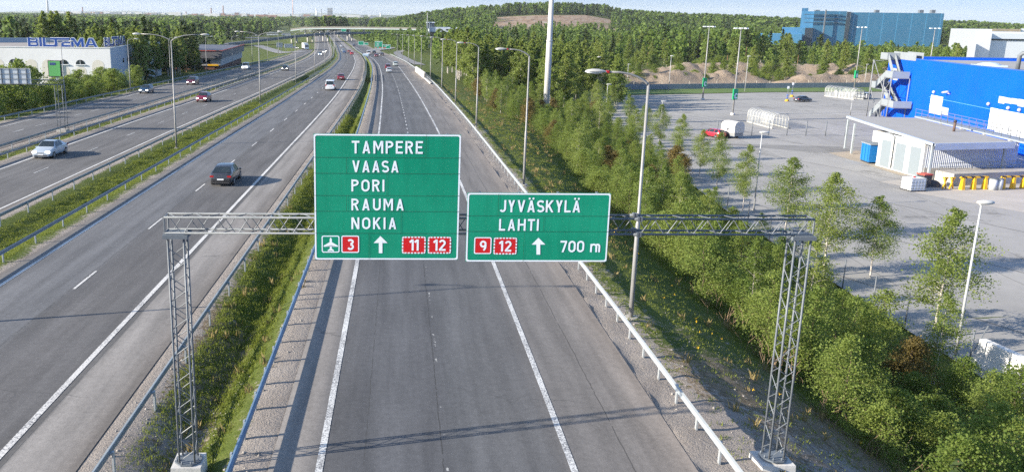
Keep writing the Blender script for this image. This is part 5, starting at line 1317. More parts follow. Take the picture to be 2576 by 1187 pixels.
b = MB(); b.sweep([(-140, 196, TOPB + .1), (-86, 224, TOPB + .1)], [(-.8, -.5), (.8, -.5), (.6, .7), (-.6, .7)]); b.build('roof_duct', M('blue_grey_duct', (.22, .28, .34), (.3, .35, .4), .3, .4, .4), rfb, bso)
def arch(mb, cx, y, z0, w, h, d=.05):
    pts = [(cx - w / 2, z0), (cx + w / 2, z0)] + [(cx + w / 2 * math.cos(t), z0 + h - w / 2 + w / 2 * math.sin(t)) for t in [k * math.pi / 12 for k in range(1, 12)]] + [(cx - w / 2, z0 + h - w / 2)]
    if h <= w / 2 + .01: pts = [(cx + w / 2 * math.cos(t), z0 + h * math.sin(t)) for t in [k * math.pi / 12 for k in range(13)]]
    n = len(pts); vs = [(x, y - d, z) for x, z in pts] + [(x, y + .02, z) for x, z in pts]
    mb.add(vs, [tuple(range(n))[::-1]] + [(i, n + i, n + (i + 1) % n, (i + 1) % n) for i in range(n)])
ARW = M('cream_blind_arch', (.62, .59, .51), (.56, .53, .46), .4, .85)
for i in range(14):
    cx = -64.2 - i * 3.5; u = i
    if i in (1, 2, 5, 10, 11, 13):
        b = MB(); arch(b, cx - .2, fy, 1.9, 1.95, .98); w_ = b.build('arched_window', GLASS, bs, bso)
        b = MB(); b.box((cx - .2, fy - .12, 1.83), (2.3, .22, .16)); b.build('sill', WPAN, w_, bso)
        b = MB(); b.box((cx - .2, fy - .07, 2.3), (.06, .05, .9)); b.build('mullion', WPAN, w_, bso)
        b = MB(); arch(b, cx - .2, fy, -2.6, 2.5, 4.1, .02); b.build('blind_arch', ARW, bs, bso)
    else:
        b = MB(); arch(b, cx, fy, -2.6, 2.6, 5.5, .02); b.build('blind_arch', ARW, bs, bso)
for k in [.20, .28, .32, .36, .45, .55, .65, .70, .74, .84, .93, .97]:
    x = fx1 + (rx - fx1) * k; y = fy + .4 + (ry - fy - .4) * k
    b = MB(); b.box((x + .05, y, 2.3), (.14, 1.0, .9), math.atan2(ry - fy, rx - fx1) - math.pi / 2, 0, .6); b.build('side_window', GLASS, bs, bso)
b = MB(); b.box((-73.3, fy - .2, 1.0), (2.7, .16, 3.4)); bb = b.build('poster_frame', BLACKP, bs, bso)
b = MB(); b.box((-73.3, fy - .31, 1.0), (2.4, .06, 3.1)); b.build('poster_panel', M('green_poster', (.10, .36, .10), (.07, .30, .08), .5, .5), bb, bso)
b = MB(); b.box((-73.6, fy - .36, 2.0), (1.2, .04, .5)); b.build('poster_badge', M('dark_blue_badge', (.02, .05, .2), None, 1, .5), bb, bso)
# roof letters, white-edged blue
LBLUE = M('blue_letter_face', (.006, .055, .26), (.006, .045, .22), .6, .4); LWH = M('white_letter_edge', (.72, .73, .75), (.62, .64, .66), 1, .5)
def block_glyphs():
    V_, H_ = .29, .20
    return [
     (1.22, [([(.145, 0), (.145, 1)], V_), ([(.2, .9), (.90, .9)] + arc(.88, .71, .20, .19, 90, -90, 6) + [(.2, .52)], H_), ([(.2, .50), (.92, .50)] + arc(.90, .30, .22, .20, 90, -90, 6) + [(.2, .10)], H_)]),
     (.29, [([(.145, 0), (.145, 1)], V_)]),
     (1.0, [([(.145, 0), (.145, 1)], V_), ([(.2, .11), (1.42, .11)], .22)]),
     (.80, [([(-.22, .89), (2.05, .89)], .22), ([(.42, .02), (.42, .95)], V_)]),
     (1.15, [([(.26, .0), (.26, .56)], .26), ([(.3, .50), (1.12, .50)], .17), ([(.3, .10), (1.15, .10)], .20)]),
     (1.50, [([(.145, 0), (.145, 1)], V_), ([(1.355, 0), (1.355, 1)], V_), ([(.16, 1.1), (.75, .16), (1.34, 1.1)], .27)]),
     (1.45, [([(.06, -.2), (.64, .98)], .27), ([(1.39, -.2), (.81, .98)], .27), ([(.60, .92), (.85, .92)], .16), ([(.38, .28), (1.07, .28)], .18)])], None
def roof_sign(p0, p1, z0, z1, label, dep=.30):
    """seven block letters standing from p0 to p1 (plan points)"""
    p0, p1 = Vector(p0), Vector(p1); L = (p1 - p0).length; d = (p1 - p0) / L; nrm = Vector((d.y, -d.x)); H_ = z1 - z0
    gs, w = block_glyphs(); nat = sum(g[0] for g in gs); gap = .13; tot = nat + gap * 6; kx = L / tot
    o = thing('roof_letter_sign', label, 'shop sign', (p0.x, p0.y, z0)); of = tuple(o.location)
    x = 0
    for i, (gw, st) in enumerate(gs):
        f = MB(); e = MB()
        for j, (pl, w) in enumerate(st):
            for grow, mb, o0, o1 in ((.0, f, .02 + dep + .004 * j, .0), (.10, e, dep + .002 * j, -.02)):
                for q in stroke_polys(pl, w + grow, -grow / 2, 1 + grow / 2):
                    ar = sum(q[k][0] * q[(k + 1) % len(q)][1] - q[(k + 1) % len(q)][0] * q[k][1] for k in range(len(q)))
                    if ar < 0: q = q[::-1]
                    n = len(q); vs = []
                    for oo in (o0, o1 - .004 * j):
                        for a, c in q: pt = p0 + d * ((x + a) * kx) + nrm * oo; vs.append((pt.x, pt.y, z0 + c * H_))
                    mb.add(vs, [tuple(range(n)), tuple(range(n, 2 * n))[::-1]] + [(k, n + k, n + (k + 1) % n, (k + 1) % n) for k in range(n)])
        le = e.build('letter', LWH, o, of); f.build('letter_face', LBLUE, le, of)
        x += gw + gap
    b = MB()
    for k in range(12):
        pt = p0 + d * (L * (k + .5) / 12) + nrm * -.1; b.box((pt.x, pt.y, z0 - .25), (.08, .08, .5)); q = pt + nrm * -.9; b.tube([(pt.x, pt.y, z0 + H_ * .6), (q.x, q.y, z0 - .45)], .04, 4)
    b.build('support_frame', GALV_DARK, o, of)
roof_sign((-79.5, 182.5), (-64.9, 182.5), 5.42, 7.25, 'large blue BILTEMA letters along the front edge of the superstore roof')
roof_sign((-64.0, 184.0), (-64.4, 199.5), 5.45, 7.35, 'blue BILTEMA letters along the side edge of the superstore roof, foreshortened', .06)

# sign gantry over the slip road, seen from behind
g2 = thing('rear_sign_gantry', 'lattice gantry over the slip road at left, seen from behind', 'sign gantry', (-38.95, 96.5, -.7))
b = MB(); lattice(b, (0, 0, .2), (0, 0, 5.3), (1, 0, 0), (0, 1, 0), .42, .55, .035, .016, False); tw = b.build('tower', GALV, g2)
MB().box((0, 0, .05), (1.1, 1.1, .4)).build('concrete_footing', CONC, g2)
b = MB(); lattice(b, (-14, 0, 5.55), (.5, 0, 5.55), (0, 1, 0), (0, 0, 1), .25, .5, .035, .016, False); b.build('truss_beam', GALV, g2)
o = thing('rear_sign', 'grey back of a large sign panel on the gantry over the slip road', 'road sign', (-44, 96.1, 4.5))
b = MB(); b.box((-1.9, -.55, 1.05), (8.4, .05, 1.75)); b.build('panel', M('bare_aluminium', (.48, .52, .56), (.40, .44, .48), .5, .5, .4), o)
b = MB()
for k in range(9): b.box((-5.6 + k * .93, -.62, 1.05), (.07, .09, 1.75))
for z in (.25, .8, 1.35, 1.88): b.box((-1.9, -.68, z), (8.4, .04, .05))
b.build('back_frame', GALV_DARK, o)
def back_sign(u0, u1, v0, v1, Y, label):
    p, q = at(u0, v1, Y=Y), at(u1, v0, Y=Y)
    o = thing('rear_sign', label, 'road sign', (p.x, Y, float(P(Y)) - .5), 0, 'backs of the far signs'); of = tuple(o.location)
    b = MB(); b.box(((p.x + q.x) / 2, Y, (p.z + q.z) / 2), (q.x - p.x, .12, q.z - p.z)); b.build('panel', M('bare_aluminium', (.48, .52, .56), None), o, of)
    b = MB(); n = 6
    for k in range(n): x = p.x + (q.x - p.x) * (k + .5) / n; b.box((x, Y - .14, (p.z + q.z) / 2), (.22, .12, q.z - p.z))
    b.build('back_frame', GALV_DARK, o, of)
    for x in (p.x + .8, q.x - .8): MB().tube([(x, Y + .2, of[2]), (x, Y + .2, p.z + .3)], .12, 6).build('post', GALV, o, of)
back_sign(695.6, 711, 108, 119.7, 455, 'grey sign back beside the loop road, left of two'); back_sign(715, 736.6, 111, 120.5, 455, 'grey sign back beside the loop road, right of two')
# distant direction signs
def far_sign(u0, u1, v0, v1, Y, label, badges=()):
    p, q = at(u0, v1, Y=Y), at(u1, v0, Y=Y)
    o = thing('direction_sign', label, 'road sign', (p.x, Y, float(P(Y)) - .5), 0, 'green direction signs far along the road'); of = tuple(o.location)
    b = MB(); b.box(((p.x + q.x) / 2, Y, (p.z + q.z) / 2), (q.x - p.x, .12, q.z - p.z)); b.build('panel', SIGN_G, o, of)
    w, h = q.x - p.x, q.z - p.z
    b = MB(); put_flat(b, [ring_quads(rrect(p.x + .02, q.x - .02, p.z + .02, q.z - .02, .15), rrect(p.x + .14, q.x - .14, p.z + .14, q.z - .14, .12))], Y - .075); b.build('border', SIGN_W, o, of)
    for x in (p.x + w * .15, q.x - w * .15): MB().tube([(x, Y + .2, of[2]), (x, Y + .2, p.z + .3)], .11, 6).build('post', GALV, o, of)
    return o, p, w, h, Y, of
o, p, w, h, Y, of = far_sign(942.8, 962.2, 104.6, 122.2, 500, 'far green sign with the same town list as the near one, at the fork')
rows = [('TAMPERE', .24, .72), ('VAASA', .24, .56), ('PORI', .24, .46), ('RAUMA', .24, .60), ('NOKIA', .24, .55)]
for i, (t_, a, c) in enumerate(rows):
    z = p.z + h * (.86 - i * .145); b = MB(); put_flat(b, text_polys(t_, p.x + w * a, p.x + w * c, z, z + h * .085, .2), Y - .08, .004); b.build('lettering', SIGN_W, o, of)
for a in (.16, .62, .80): MB().box((p.x + w * a, Y - .085, p.z + h * .13), (w * .13, .02, h * .13)).build('route_badge', SIGN_R, o, of)
o, p, w, h, Y, of = far_sign(962.8, 982.3, 112.8, 123, 500, 'far green sign with JYVÄSKYLÄ and LAHTI at the fork, right of the taller one')
for t_, a, c, z in (('JYV\u00c4SKYL\u00c4', .24, .78, .70), ('LAHTI', .24, .5, .42)):
    b = MB(); put_flat(b, text_polys(t_, p.x + w * a, p.x + w * c, p.z + h * z, p.z + h * (z + .16), .2), Y - .08, .004); b.build('lettering', SIGN_W, o, of)
for a in (.14, .30): MB().box((p.x + w * a, Y - .085, p.z + h * .2), (w * .12, .02, h * .22)).build('route_badge', SIGN_R, o, of)
far_sign(901, 915.2, 104.3, 114, 560, 'taller far green sign left of the fork, on the verge'); far_sign(915.9, 926.6, 108, 113.6, 560, 'lower far green sign left of the fork, joined beside the taller one')
far_sign(858, 871, 73.5, 80, 880, 'tiny green sign under the overpass, higher of the pair'); far_sign(864, 878, 81, 86.5, 860, 'tiny green sign under the overpass, lower of the pair')
o = thing('crash_cushion', 'pale blue crash cushion at the fork of the near carriageway', 'crash cushion', (-17.8, 400, float(P(400))))
b = MB(); b.box((0, 0, .5), (2.6, 5.5, .9)); b.build('cushion_body', M('pale_blue_cushion', (.40, .52, .62), (.34, .46, .56), 1, .5), o)
for k in (-1, 0, 1): MB().box((0, k * 1.6, .98), (2.4, .3, .1)).build('reflective_strip', SIGN_W, o)

# ---------------------------------------------------------------- overpasses
o = thing('overpass', 'long pale overpass with a white girder crossing the motorway far off', 'bridge', (-60, 890, -9))
of = tuple(o.location); pts = []
for u, v in [(735, 70), (765, 66.2), (810, 65), (860, 64.8), (930, 65.5), (1000, 66.5), (1075, 68), (1160, 70), (1300, 74)]:
    p = at(u, v + 5.5, Y=890 + (1075 - u) * .10); pts.append((p.x, p.y, p.z))
b = MB(); b.sweep(pts, [(-5, -.4), (5, -.4), (5, .3), (-5, .3)]); b.build('deck', M('pale_deck_concrete', (.27, .25, .225), (.22, .21, .19), .08, .9), o, of)
b = MB(); b.sweep(pts, [(4.0, -1.3), (5.3, -1.3), (5.3, -.4), (4.0, -.4)]); b.build('girder', M('pale_green_white_girder', (.40, .47, .47), (.34, .41, .41), .1, .6), o, of)
b = MB(); b.sweep(pts, [(4.9, .3), (5.05, .3), (5.05, 1.2), (4.9, 1.2)]); b.build('railing', M('tan_railing', (.24, .22, .19), (.19, .18, .155), .3, .7), o, of)
for u in (768, 805, 850, 880, 915.7, 961.5, 1011, 1062):
    p = at(u, 75, Y=890 + (1075 - u) * .10); MB().tube([(p.x, p.y - 1, -11), (p.x, p.y - 1, p.z + .6)], .75, 10).build('pier', CONC_PALE, o, of)
o = thing('ramp_bridge', 'dark curved ramp bridge passing below the pale overpass', 'bridge', (-90, 800, -9)); of = tuple(o.location); pts = []
for u, v, z in [(560, 112, -7.4), (623, 104, -6.6), (702, 95, -4.6), (740, 90.5, -3.6), (780, 87, -2.9), (819, 84.5, -2.5), (880, 83, -2.3), (950, 83, -2.3), (1030, 83.5, -2.4), (1090, 85, -2.8)]:
    p = at(u, v, z); pts.append((p.x, p.y, p.z))
b = MB(); b.sweep(pts, [(-4.5, -1.2), (4.5, -1.2), (4.5, 0), (-4.5, 0)]); b.build('deck', M('dark_deck', (.15, .15, .155), (.12, .12, .125), .1, .8), o, of)
b = MB(); b.sweep(pts, [(4.3, 0), (4.5, 0), (4.5, .9), (4.3, .9)]); b.build('barrier', M('grey_bridge_barrier', (.20, .21, .225), (.16, .17, .18), .2, .7), o, of)
for q in range(3, 9):
    p = Vector(pts[q])
    for dx in (-2, 2): MB().tube([(p.x + dx, p.y, -11), (p.x + dx, p.y, p.z - 1)], .6, 8).build('pier', CONC_PALE, o, of)
def px_road(name, pts, w, mat, dz=.06):
    P_ = []
    for u, v in pts:
        p = at(u, v)
        for _ in range(12): p = at(u, v, .5 * p.z + .5 * float(ground_z(p.x, p.y)))
        P_.append(p)
    q = []
    for i in range(len(P_) - 1):
        for k in range(6): q.append(P_[i].lerp(P_[i + 1], k / 6))
    q.append(P_[-1]); q = [Vector((np.mean([q[j].x for j in range(max(0, i - 4), min(len(q), i + 5))]), np.mean([q[j].y for j in range(max(0, i - 4), min(len(q), i + 5))]), 0)) for i in range(len(q))]
    vs = []
    for i, p in enumerate(q):
        d = q[min(i + 1, len(q) - 1)] - q[max(i - 1, 0)]; s = Vector((d.y, -d.x, 0)).normalized() * (w / 2)
        for e in (-s, s): vs.append((p.x + e.x, p.y + e.y, float(ground_z(p.x + e.x, p.y + e.y)) + dz + .14))
    link(name, np_mesh(name, vs, [(2 * i, 2 * i + 1, 2 * i + 3, 2 * i + 2) for i in range(len(q) - 1)], mat), None, 'structure')
SIDE = M('side_road_asphalt', (.22, .215, .21), (.18, .178, .175), .1, .9)
px_road('loop_road', [(764, 128), (742, 134), (715, 134), (692, 129), (672, 123), (652, 117), (640, 113)], 7.5, SIDE)
px_road('side_road', [(1066, 168), (1040, 158), (1022, 150), (1008, 143), (998, 136), (1000, 131), (1015, 128)], 4.2, SIDE)
px_road('exit_road', [(950, 137), (936, 131), (940, 127), (955, 125), (975, 122), (1000, 118)], 8, SIDE, .12)
px_road('parking_strip', [(585, 97), (625, 96), (660, 94)], 30, SIDE, .02)
for i, (u, v, w_) in enumerate([(685.5, 90, 12), (720, 91, 9)]):
    p = at(u, v + 1); o = thing('parked_bus', ('white bus parked among the trees by the far lot', 'white and tan bus parked right of the other bus')[i], 'bus', (p.x, p.y, p.z + .4), .15)
    MB().box((0, 0, 1.7), (w_, 2.6, 2.5)).build('body', car_paint('bus_white', (.74, .74, .72)), o); MB().box((0, -1.32, 2.0), (w_ * .94, .04, .8)).build('window_band', GLASS, o)
    for k in (-.3, .3): MB().tube([(w_ * k, -1.33, .5), (w_ * k, 1.33, .5)], .5, 10).build('wheel', TYRE, o)

# low brick workshop by the slip road
p0 = at(571, 163); bx1 = -55.5; z0 = -7.0
o = thing('brick_workshop', 'low brick workshop with a dark roof and red trim beside the slip road', 'workshop', (-66, 285, z0)); of = tuple(o.location)
BRK = M('red_brown_brick', (.15, .065, .05), (.10, .045, .035), 1.5, .9)
b = MB(); b.prism([(-78, 268), (-57.5, 268), (-61, 322), (-82, 322)], z0, -3.2); b.build('brick_base', BRK, o, of)
b = MB(); b.prism([(-78, 267.6), (-57.1, 267.6), (-60.6, 322), (-82, 322)], -3.2, -.9); b.build('wall_band', M('grey_white_band', (.40, .40, .41), (.33, .33, .34), .4, .8), o, of)
b = MB(); b.prism([(-78.6, 266.4), (-56.4, 266.4), (-60, 323), (-83, 323)], -.9, 1.3); b.build('roof', M('dark_seam_roof', (.11, .11, .125), (.09, .09, .1), .6, .6), o, of)
b = MB(); b.sweep([(-78.6, 266.3, 1.3), (-56.3, 266.3, 1.3), (-59.9, 323, 1.3)], [(-.2, 0), (.2, 0), (.2, .28), (-.2, .28)]); b.build('red_trim', M('red_roof_trim', (.32, .05, .03), None, 1, .6), o, of)
for x in (-74, -70.5, -61.5): b = MB(); b.box((x, 267.55, -2.0), (2.4, .1, 1.3)); b.build('window', GLASS, o, of)
b = MB(); b.box((-66.2, 267.5, -2.6), (3.6, .16, 3.0)); b.build('dark_doorway', BLACKP, o, of)
b = MB(); b.box((-59.5, 267.4, -3.0), (3.4, .14, .5)); b.build('yellow_band', YEL, o, of)

# tower block beside the overpass
o = thing('office_tower', 'dark office block on white columns with a white top floor and slim tower', 'office', (25, 520, -9)); of = tuple(o.location)
def pxbox(nm, u0, u1, v0, v1, Y, d, mat, par=None):
    p, q = at(u0, v1, Y=Y), at(u1, v0, Y=Y); b = MB(); b.box(((p.x + q.x) / 2, Y + d / 2, (p.z + q.z) / 2), (q.x - p.x, d, q.z - p.z)); return b.build(nm, mat, par or o, of)
OW = M('white_office_panel', (.50, .54, .60), (.44, .48, .54), .2, .6)
pxbox('dark_facade', 1079, 1150, 80, 120, 522, 16, M('dark_facade_glass', (.030, .036, .042), (.05, .055, .06), .15, .2)); pxbox('top_floor', 1080, 1157, 70.5, 80.5, 519, 22, OW); pxbox('tower', 1073.5, 1093, 57.5, 72, 524, 8, M('dark_tower_glass', (.05, .07, .09), (.08, .1, .12), .3, .2))
for u in (1074.5, 1079.5): pxbox('slim_column', u - 1.0, u + 1.0, 43 if u < 1076 else 58, 122, 518, 1.2, OW)
pxbox('column', 1096, 1101, 80.5, 124, 518.5, 1.2, OW); pxbox('column', 1119, 1120.5, 80.5, 116, 518.5, 1, OW); pxbox('column', 1138, 1139.5, 80.5, 110, 518.5, 1, OW)
pxbox('tower_cap', 1072.5, 1094.5, 56.3, 58.2, 523.5, 9, OW)
for u0, u1 in ((1098, 1104), (1107, 1112), (1122, 1134), (1137, 1149)): pxbox('window', u0, u1, 74, 77.5, 518.9, .3, GLASS)
p = at(1075.5, 32, Y=523); MB().tube([(p.x, 523, 8), (p.x, 523, p.z)], .25, 6).build('mast', POLE, o, of)
for u, v in ((1155, 57), (880, 40), (930, 42)): pass

# big blue factory on the right horizon
def horizon_block(nm, label, cat, parts, Y, z0):
    o = thing(nm, label, cat, (at(parts[0][1], 100, Y=Y).x, Y, z0)); of = tuple(o.location)
    for pn, u0, u1, v0, dy, d, mat in parts:
        Yp = Y + dy; p, q = at(u0, v0, Y=Yp), at(u1, v0, Y=Yp); zt = (p.z + q.z) / 2
        k = 1 + d / Yp; b = MB(); b.prism([(p.x, Yp), (q.x, Yp), (q.x * k, Yp + d), (p.x * k, Yp + d)], z0, zt); b.build(pn, mat, o, of)
    return o, of
def seam_mat(name, c, c2, freq):
    t = NT(name); ob = t.coord(); sp = t.new('ShaderNodeSeparateXYZ'); t.put(sp.inputs[0], ob)
    fr = t.math('FRACT', t.math('MULTIPLY', sp.outputs[0], freq)); k = t.math('LESS_THAN', fr, .05)
    n = t.noise(ob, .05, 4); base = t.mix(t.remap(n, .35, .65), c, c2)
    t.base(t.mix(k, base, sc(c, 1.5)), .6); return t.m
FB = seam_mat('blue_factory_panel', (.050, .185, .31), (.045, .165, .285), .082); FBL = M('light_and_sunlit_blue_panel', (.09, .29, .48), (.078, .255, .43), .05, .6); FD = M('dark_slate_panel', (.035, .05, .07), (.05, .065, .085), .1, .6)  # light blue of the annexes, also carrying the sunlight on the left face
fo_, of = horizon_block('blue_factory', 'huge blue high-bay factory block standing above the trees on the right horizon', 'factory', [
    ('main_block', 2141, 2376, 33, 0, 60, FB), ('dark_strip', 2131, 2141, 30.5, -2, 40, FD), ('left_block', 2049, 2131, 28.5, 2, 45, FB), ('stair_core', 2017, 2049, 29, 8, 40, FBL), ('roof_box', 2018, 2034, 21, 14, 8, FB),
    ('annex', 1968, 2026, 70, -6, 30, FBL), ('dark_annex', 2026, 2046, 71, -8, 20, FD), ('low_hall', 1892, 2018, 86, -16, 30, FBL)], 735, -8)
for v in (37, 46.5, 57):
    p, q = at(2024, v, Y=735.5), at(2120, v + .6, Y=735.5); b = MB(); b.box(((p.x + q.x) / 2, 736.0, p.z), (q.x - p.x, .9, .45)); b.build('dark_band', FD, fo_, of)
p = at(2078, 28, Y=734); MB().box((p.x, 734, p.z / 2 - 3), (1.0, .8, p.z + 8)).build('exhaust_pipe', GALV, fo_, of)
for u in (2062, 2213, 2325, 2355): p = at(u, 29.5, Y=745); MB().box((p.x, 750, p.z), (3.4, 3, 2.6)).build('roof_unit', GALV, fo_, of)
WH = M('white_factory_wall', (.84, .84, .82), (.76, .76, .75), .08, .7); WH2 = M('grey_white_cladding', (.72, .76, .78), (.66, .70, .72), .08, .7)
horizon_block('white_hall', 'long low white industrial hall right of the blue factory', 'industrial hall', [('hall', 2392, 2500, 75, 0, 60, WH), ('roof_frame', 2496, 2568, 74, -2, 20, M('timber_frame', (.45, .36, .24), (.3, .26, .2), .3, .8)), ('end_block', 2568, 2700, 75, 4, 60, WH)], 560, -8)
o2, of2 = horizon_block('white_factory', 'white factory with a grey ribbed front at the right edge behind the blue store', 'factory', [('tall_block', 2494, 2720, 85.5, 0, 60, WH2), ('white_corner', 2455, 2496, 84.5, -2, 60, WH), ('low_wing', 2436, 2456, 111, -6, 30, WH)], 330, -7)
p, q = at(2496, 100, Y=329.5), at(2720, 103, Y=329.5); b = MB(); b.box(((p.x + q.x) / 2, 329.9, p.z), (q.x - p.x, .4, .55)); b.build('window_band', GLASS, o2, of2)

# dirt heaps beyond the wall
DIRT = NT('dirt_heap_earth'); ob = DIRT.coord(); n_ = DIRT.noise(ob, .22, 6, .7); n2 = DIRT.noise(ob, 2.2, 4, .7)
DIRT.base(DIRT.ramp(DIRT.math('ADD', DIRT.math('MULTIPLY', n_, .6), DIRT.math('MULTIPLY', n2, .4)), [(.3, (.12, .09, .065)), (.46, (.25, .19, .135)), (.6, (.31, .245, .18)), (.72, (.40, .34, .27))]), .95); DIRT.bump(DIRT.math('ADD', n_, n2), .8, .4); DIRT = DIRT.m
def heap(label, pts, width, height, seed):
    """a ridge of tipped loads along a plan polyline"""
    r = np.random.default_rng(seed); P_ = np.array(pts, float); seg = np.hypot(*np.diff(P_, axis=0).T); L = seg.sum()
    cum = np.concatenate([[0], np.cumsum(seg)]); nl, nw = int(L / .9), 26
    s = np.linspace(0, L, nl); cx = np.interp(s, cum, P_[:, 0]); cy = np.interp(s, cum, P_[:, 1]); dx, dy = np.gradient(cx), np.gradient(cy); ln = np.hypot(dx, dy)
    w = np.linspace(-1, 1, nw); bumps = sum(r.uniform(.5, 1) * np.exp(-((s[:, None] - c) / r.uniform(2, 4.5)) ** 2 - ((w[None, :] - r.uniform(-.4, .3)) / .6) ** 2) for c in np.arange(1, L, 4.2))
    env = np.clip(np.minimum(s, L - s) / 9, 0, 1)[:, None] ** .7 * np.clip(1 - w[None, :] ** 2, 0, 1) ** .8
    Z = height * env * (.35 + .62 * np.clip(bumps, 0, 1.15)) + (r.normal(0, .16, (nl, nw)) + .35 * (r.uniform(size=(nl, nw)) > .97)) * env
    X = cx[:, None] + (-dy / ln)[:, None] * w[None, :] * width; Y_ = cy[:, None] + (dx / ln)[:, None] * w[None, :] * width
    Zg = ground_far(X, Y_) - .25; V = np.stack([X, Y_, Zg + Z], -1).reshape(-1, 3)
    i, j = np.meshgrid(np.arange(nl - 1), np.arange(nw - 1), indexing='ij'); a = (i * nw + j).ravel()
    o = link('dirt_heap', np_mesh('dirt_heap', V, np.stack([a, a + 1, a + nw + 1, a + nw], 1), DIRT, True)); tag(o, label, 'dirt heap', 'dirt heaps behind the car park')
heap('long brown dirt heap right behind the perimeter wall', [(50, 250), (75, 254), (105, 262), (112, 265)], 9, 3.7, 3)
heap('pale low dirt heap at the right end behind the perimeter wall', [(110, 254), (130, 259), (160, 268)], 8, 3.0, 4)
heap('far brown dirt heap in front of the tall trees', [(85, 300), (112, 304), (140, 312), (165, 316)], 10, 3.8, 5)
heap('dirt heap beside the store, far right', [(150, 305), (185, 302), (215, 312)], 11, 4.0, 6)
heap('small dirt heap just right of the pylon', [(30, 258), (42, 264)], 7, 3.6, 8)
# ---------------------------------------------------------------- vegetation
def quads(C, size, rng, aspect=.75, flat=None):
    """leaf-sized quads at points C; returns verts, faces"""
    n = len(C); s = np.asarray(size) * rng.uniform(.7, 1.3, n)
    a = rng.normal(size=(n, 3)); a /= np.linalg.norm(a, axis=1)[:, None] + 1e-9
    t = rng.normal(size=(n, 3)); b = np.cross(a, t); b /= np.linalg.norm(b, axis=1)[:, None] + 1e-9
    a = a * (s / 2)[:, None]; b = b * (s * aspect / 2)[:, None]
    V = np.stack([C - a * .9, C - b, C + a * 1.1, C + b], 1).reshape(-1, 3)
    return V, np.arange(4 * n).reshape(-1, 4)
def limbs_mesh(name, segs, mat, n=5):
    b = MB()
    for pts, r in segs: b.tube(pts, r, n, False)
    me = bpy.data.meshes.new(name); me.from_pydata(b.v, [], b.f); me.update(); me.polygons.foreach_set('use_smooth', [True] * len(b.f)); me.materials.append(mat)
    return me
def broadleaf(seed, h, r, z0, nb, lpb, ls, lean=.3, prof=None, droop=.35, tr=.10, spread=.16):
    """trunk, limbs and leaf cloud of a birch-like tree"""
    rng = np.random.default_rng(seed); prof = prof or (lambda t: np.sin(np.pi * (t * .82 + .16)) ** .7 * (1 - .35 * t))
    bx = np.cumsum(rng.normal(0, .05, 8)) * lean; by = np.cumsum(rng.normal(0, .05, 8)) * lean
    zz = np.linspace(-.3, h * .97, 8); trunk = [(float(bx[i]), float(by[i]), float(zz[i])) for i in range(8)]
    segs = [(trunk, [tr * (1 - .88 * i / 7) for i in range(8)])]; C = []
    for k in range(nb):
        t = (k + rng.uniform(0, 1)) / nb; z = z0 + (h * .97 - z0) * t; az = rng.uniform(0, 2 * np.pi)
        R = r * float(prof(t)) * rng.uniform(.55, 1.12); up = rng.uniform(.25, .7) * (1 - .3 * t)
        x0, y0 = np.interp(z, zz, bx), np.interp(z, zz, by)
        d = np.array([np.cos(az), np.sin(az), up])
        s = np.linspace(0, 1, 5); pts = np.array([x0, y0, z]) + d * R * s[:, None]; pts[:, 2] -= droop * R * s ** 2
        if R > .35 * r: segs.append(([tuple(p) for p in pts], [tr * .20 * (1 - t * .6), tr * .15, tr * .11, tr * .07, tr * .03]))
        m_ = max(3, int(lpb * (.35 + R / r))); q = rng.beta(2.0, 1.25, m_)
        c = np.stack([np.interp(q, s, pts[:, i]) for i in range(3)], 1) + rng.normal(0, spread * (.35 + .65 * R), (m_, 3)) * np.array([1, 1, .8])
        c[:, 2] -= np.abs(rng.normal(0, droop * .30 * R, m_)); C.append(c)
    C = np.concatenate(C); C = C[C[:, 2] > z0 * .5]
    V, Fq = quads(C, ls, rng)
    return segs, V, Fq
def conifer(seed, h, r, z0, nb, ls, pine=False, tr=.16):
    rng = np.random.default_rng(seed); segs = [([(0, 0, -.3), (0, 0, h * .5), (0, 0, h)], [tr, tr * .6, .02])]; C = []; A_ = []
    for k in range(nb):
        t = (k + rng.uniform(0, 1)) / nb; z = z0 + (h - z0) * t; az = rng.uniform(0, 2 * np.pi)
        R = r * ((1 - t) ** .8 * .95 + .05 if not pine else math.sin(math.pi * min(1, t * .75 + .25)) ** .6) * rng.uniform(.6, 1.1)
        n = max(2, int(R / (ls * .42)) + 1)
        for i in range(n):
            s = (i + .7) / n; C.append([np.cos(az) * R * s, np.sin(az) * R * s, z - (.28 * R * s ** 1.5 if not pine else -.2 * R * s) + rng.normal(0, .06)])
            A_.append([np.cos(az + rng.normal(0, .35)), np.sin(az + rng.normal(0, .35)), -.35 if not pine else rng.normal(0, .4)])
    C = np.array(C) + rng.normal(0, .05 * r, (len(C), 3)); A_ = np.array(A_); n = len(C)
    a = A_ / np.linalg.norm(A_, axis=1)[:, None]; t_ = rng.normal(size=(n, 3)) * .5 + np.array([0, 0, .6]); b = np.cross(a, t_); b /= np.linalg.norm(b, axis=1)[:, None]
    s = ls * rng.uniform(.7, 1.3, n); a = a * (s * .62)[:, None]; b = b * (s * .34)[:, None]
    V = np.stack([C - a, C - b, C + a, C + b], 1).reshape(-1, 3)
    return segs, V, np.arange(4 * n).reshape(-1, 4)
def tree_proto(name, gen, leafm, barkm):
    segs, V, Fq = gen; return (name, limbs_mesh(name + '_trunk', segs, barkm), np_mesh(name + '_crown', V, Fq, leafm))
def plant(proto, x, y, s, label, cat, group, z=None, sx=None, rz=None):
    name, tm, cm = proto
    z = float(ground_z(x, y)) if z is None else z
    o = thing(name, label, cat, (x, y, z), random.uniform(0, 6.28) if rz is None else rz, group); o.scale = ((sx or s), (sx or s), s)
    a = link('trunk' if cat == 'tree' else 'stems', tm, o); b = link('crown' if cat == 'tree' else 'foliage', cm, o)
    return o
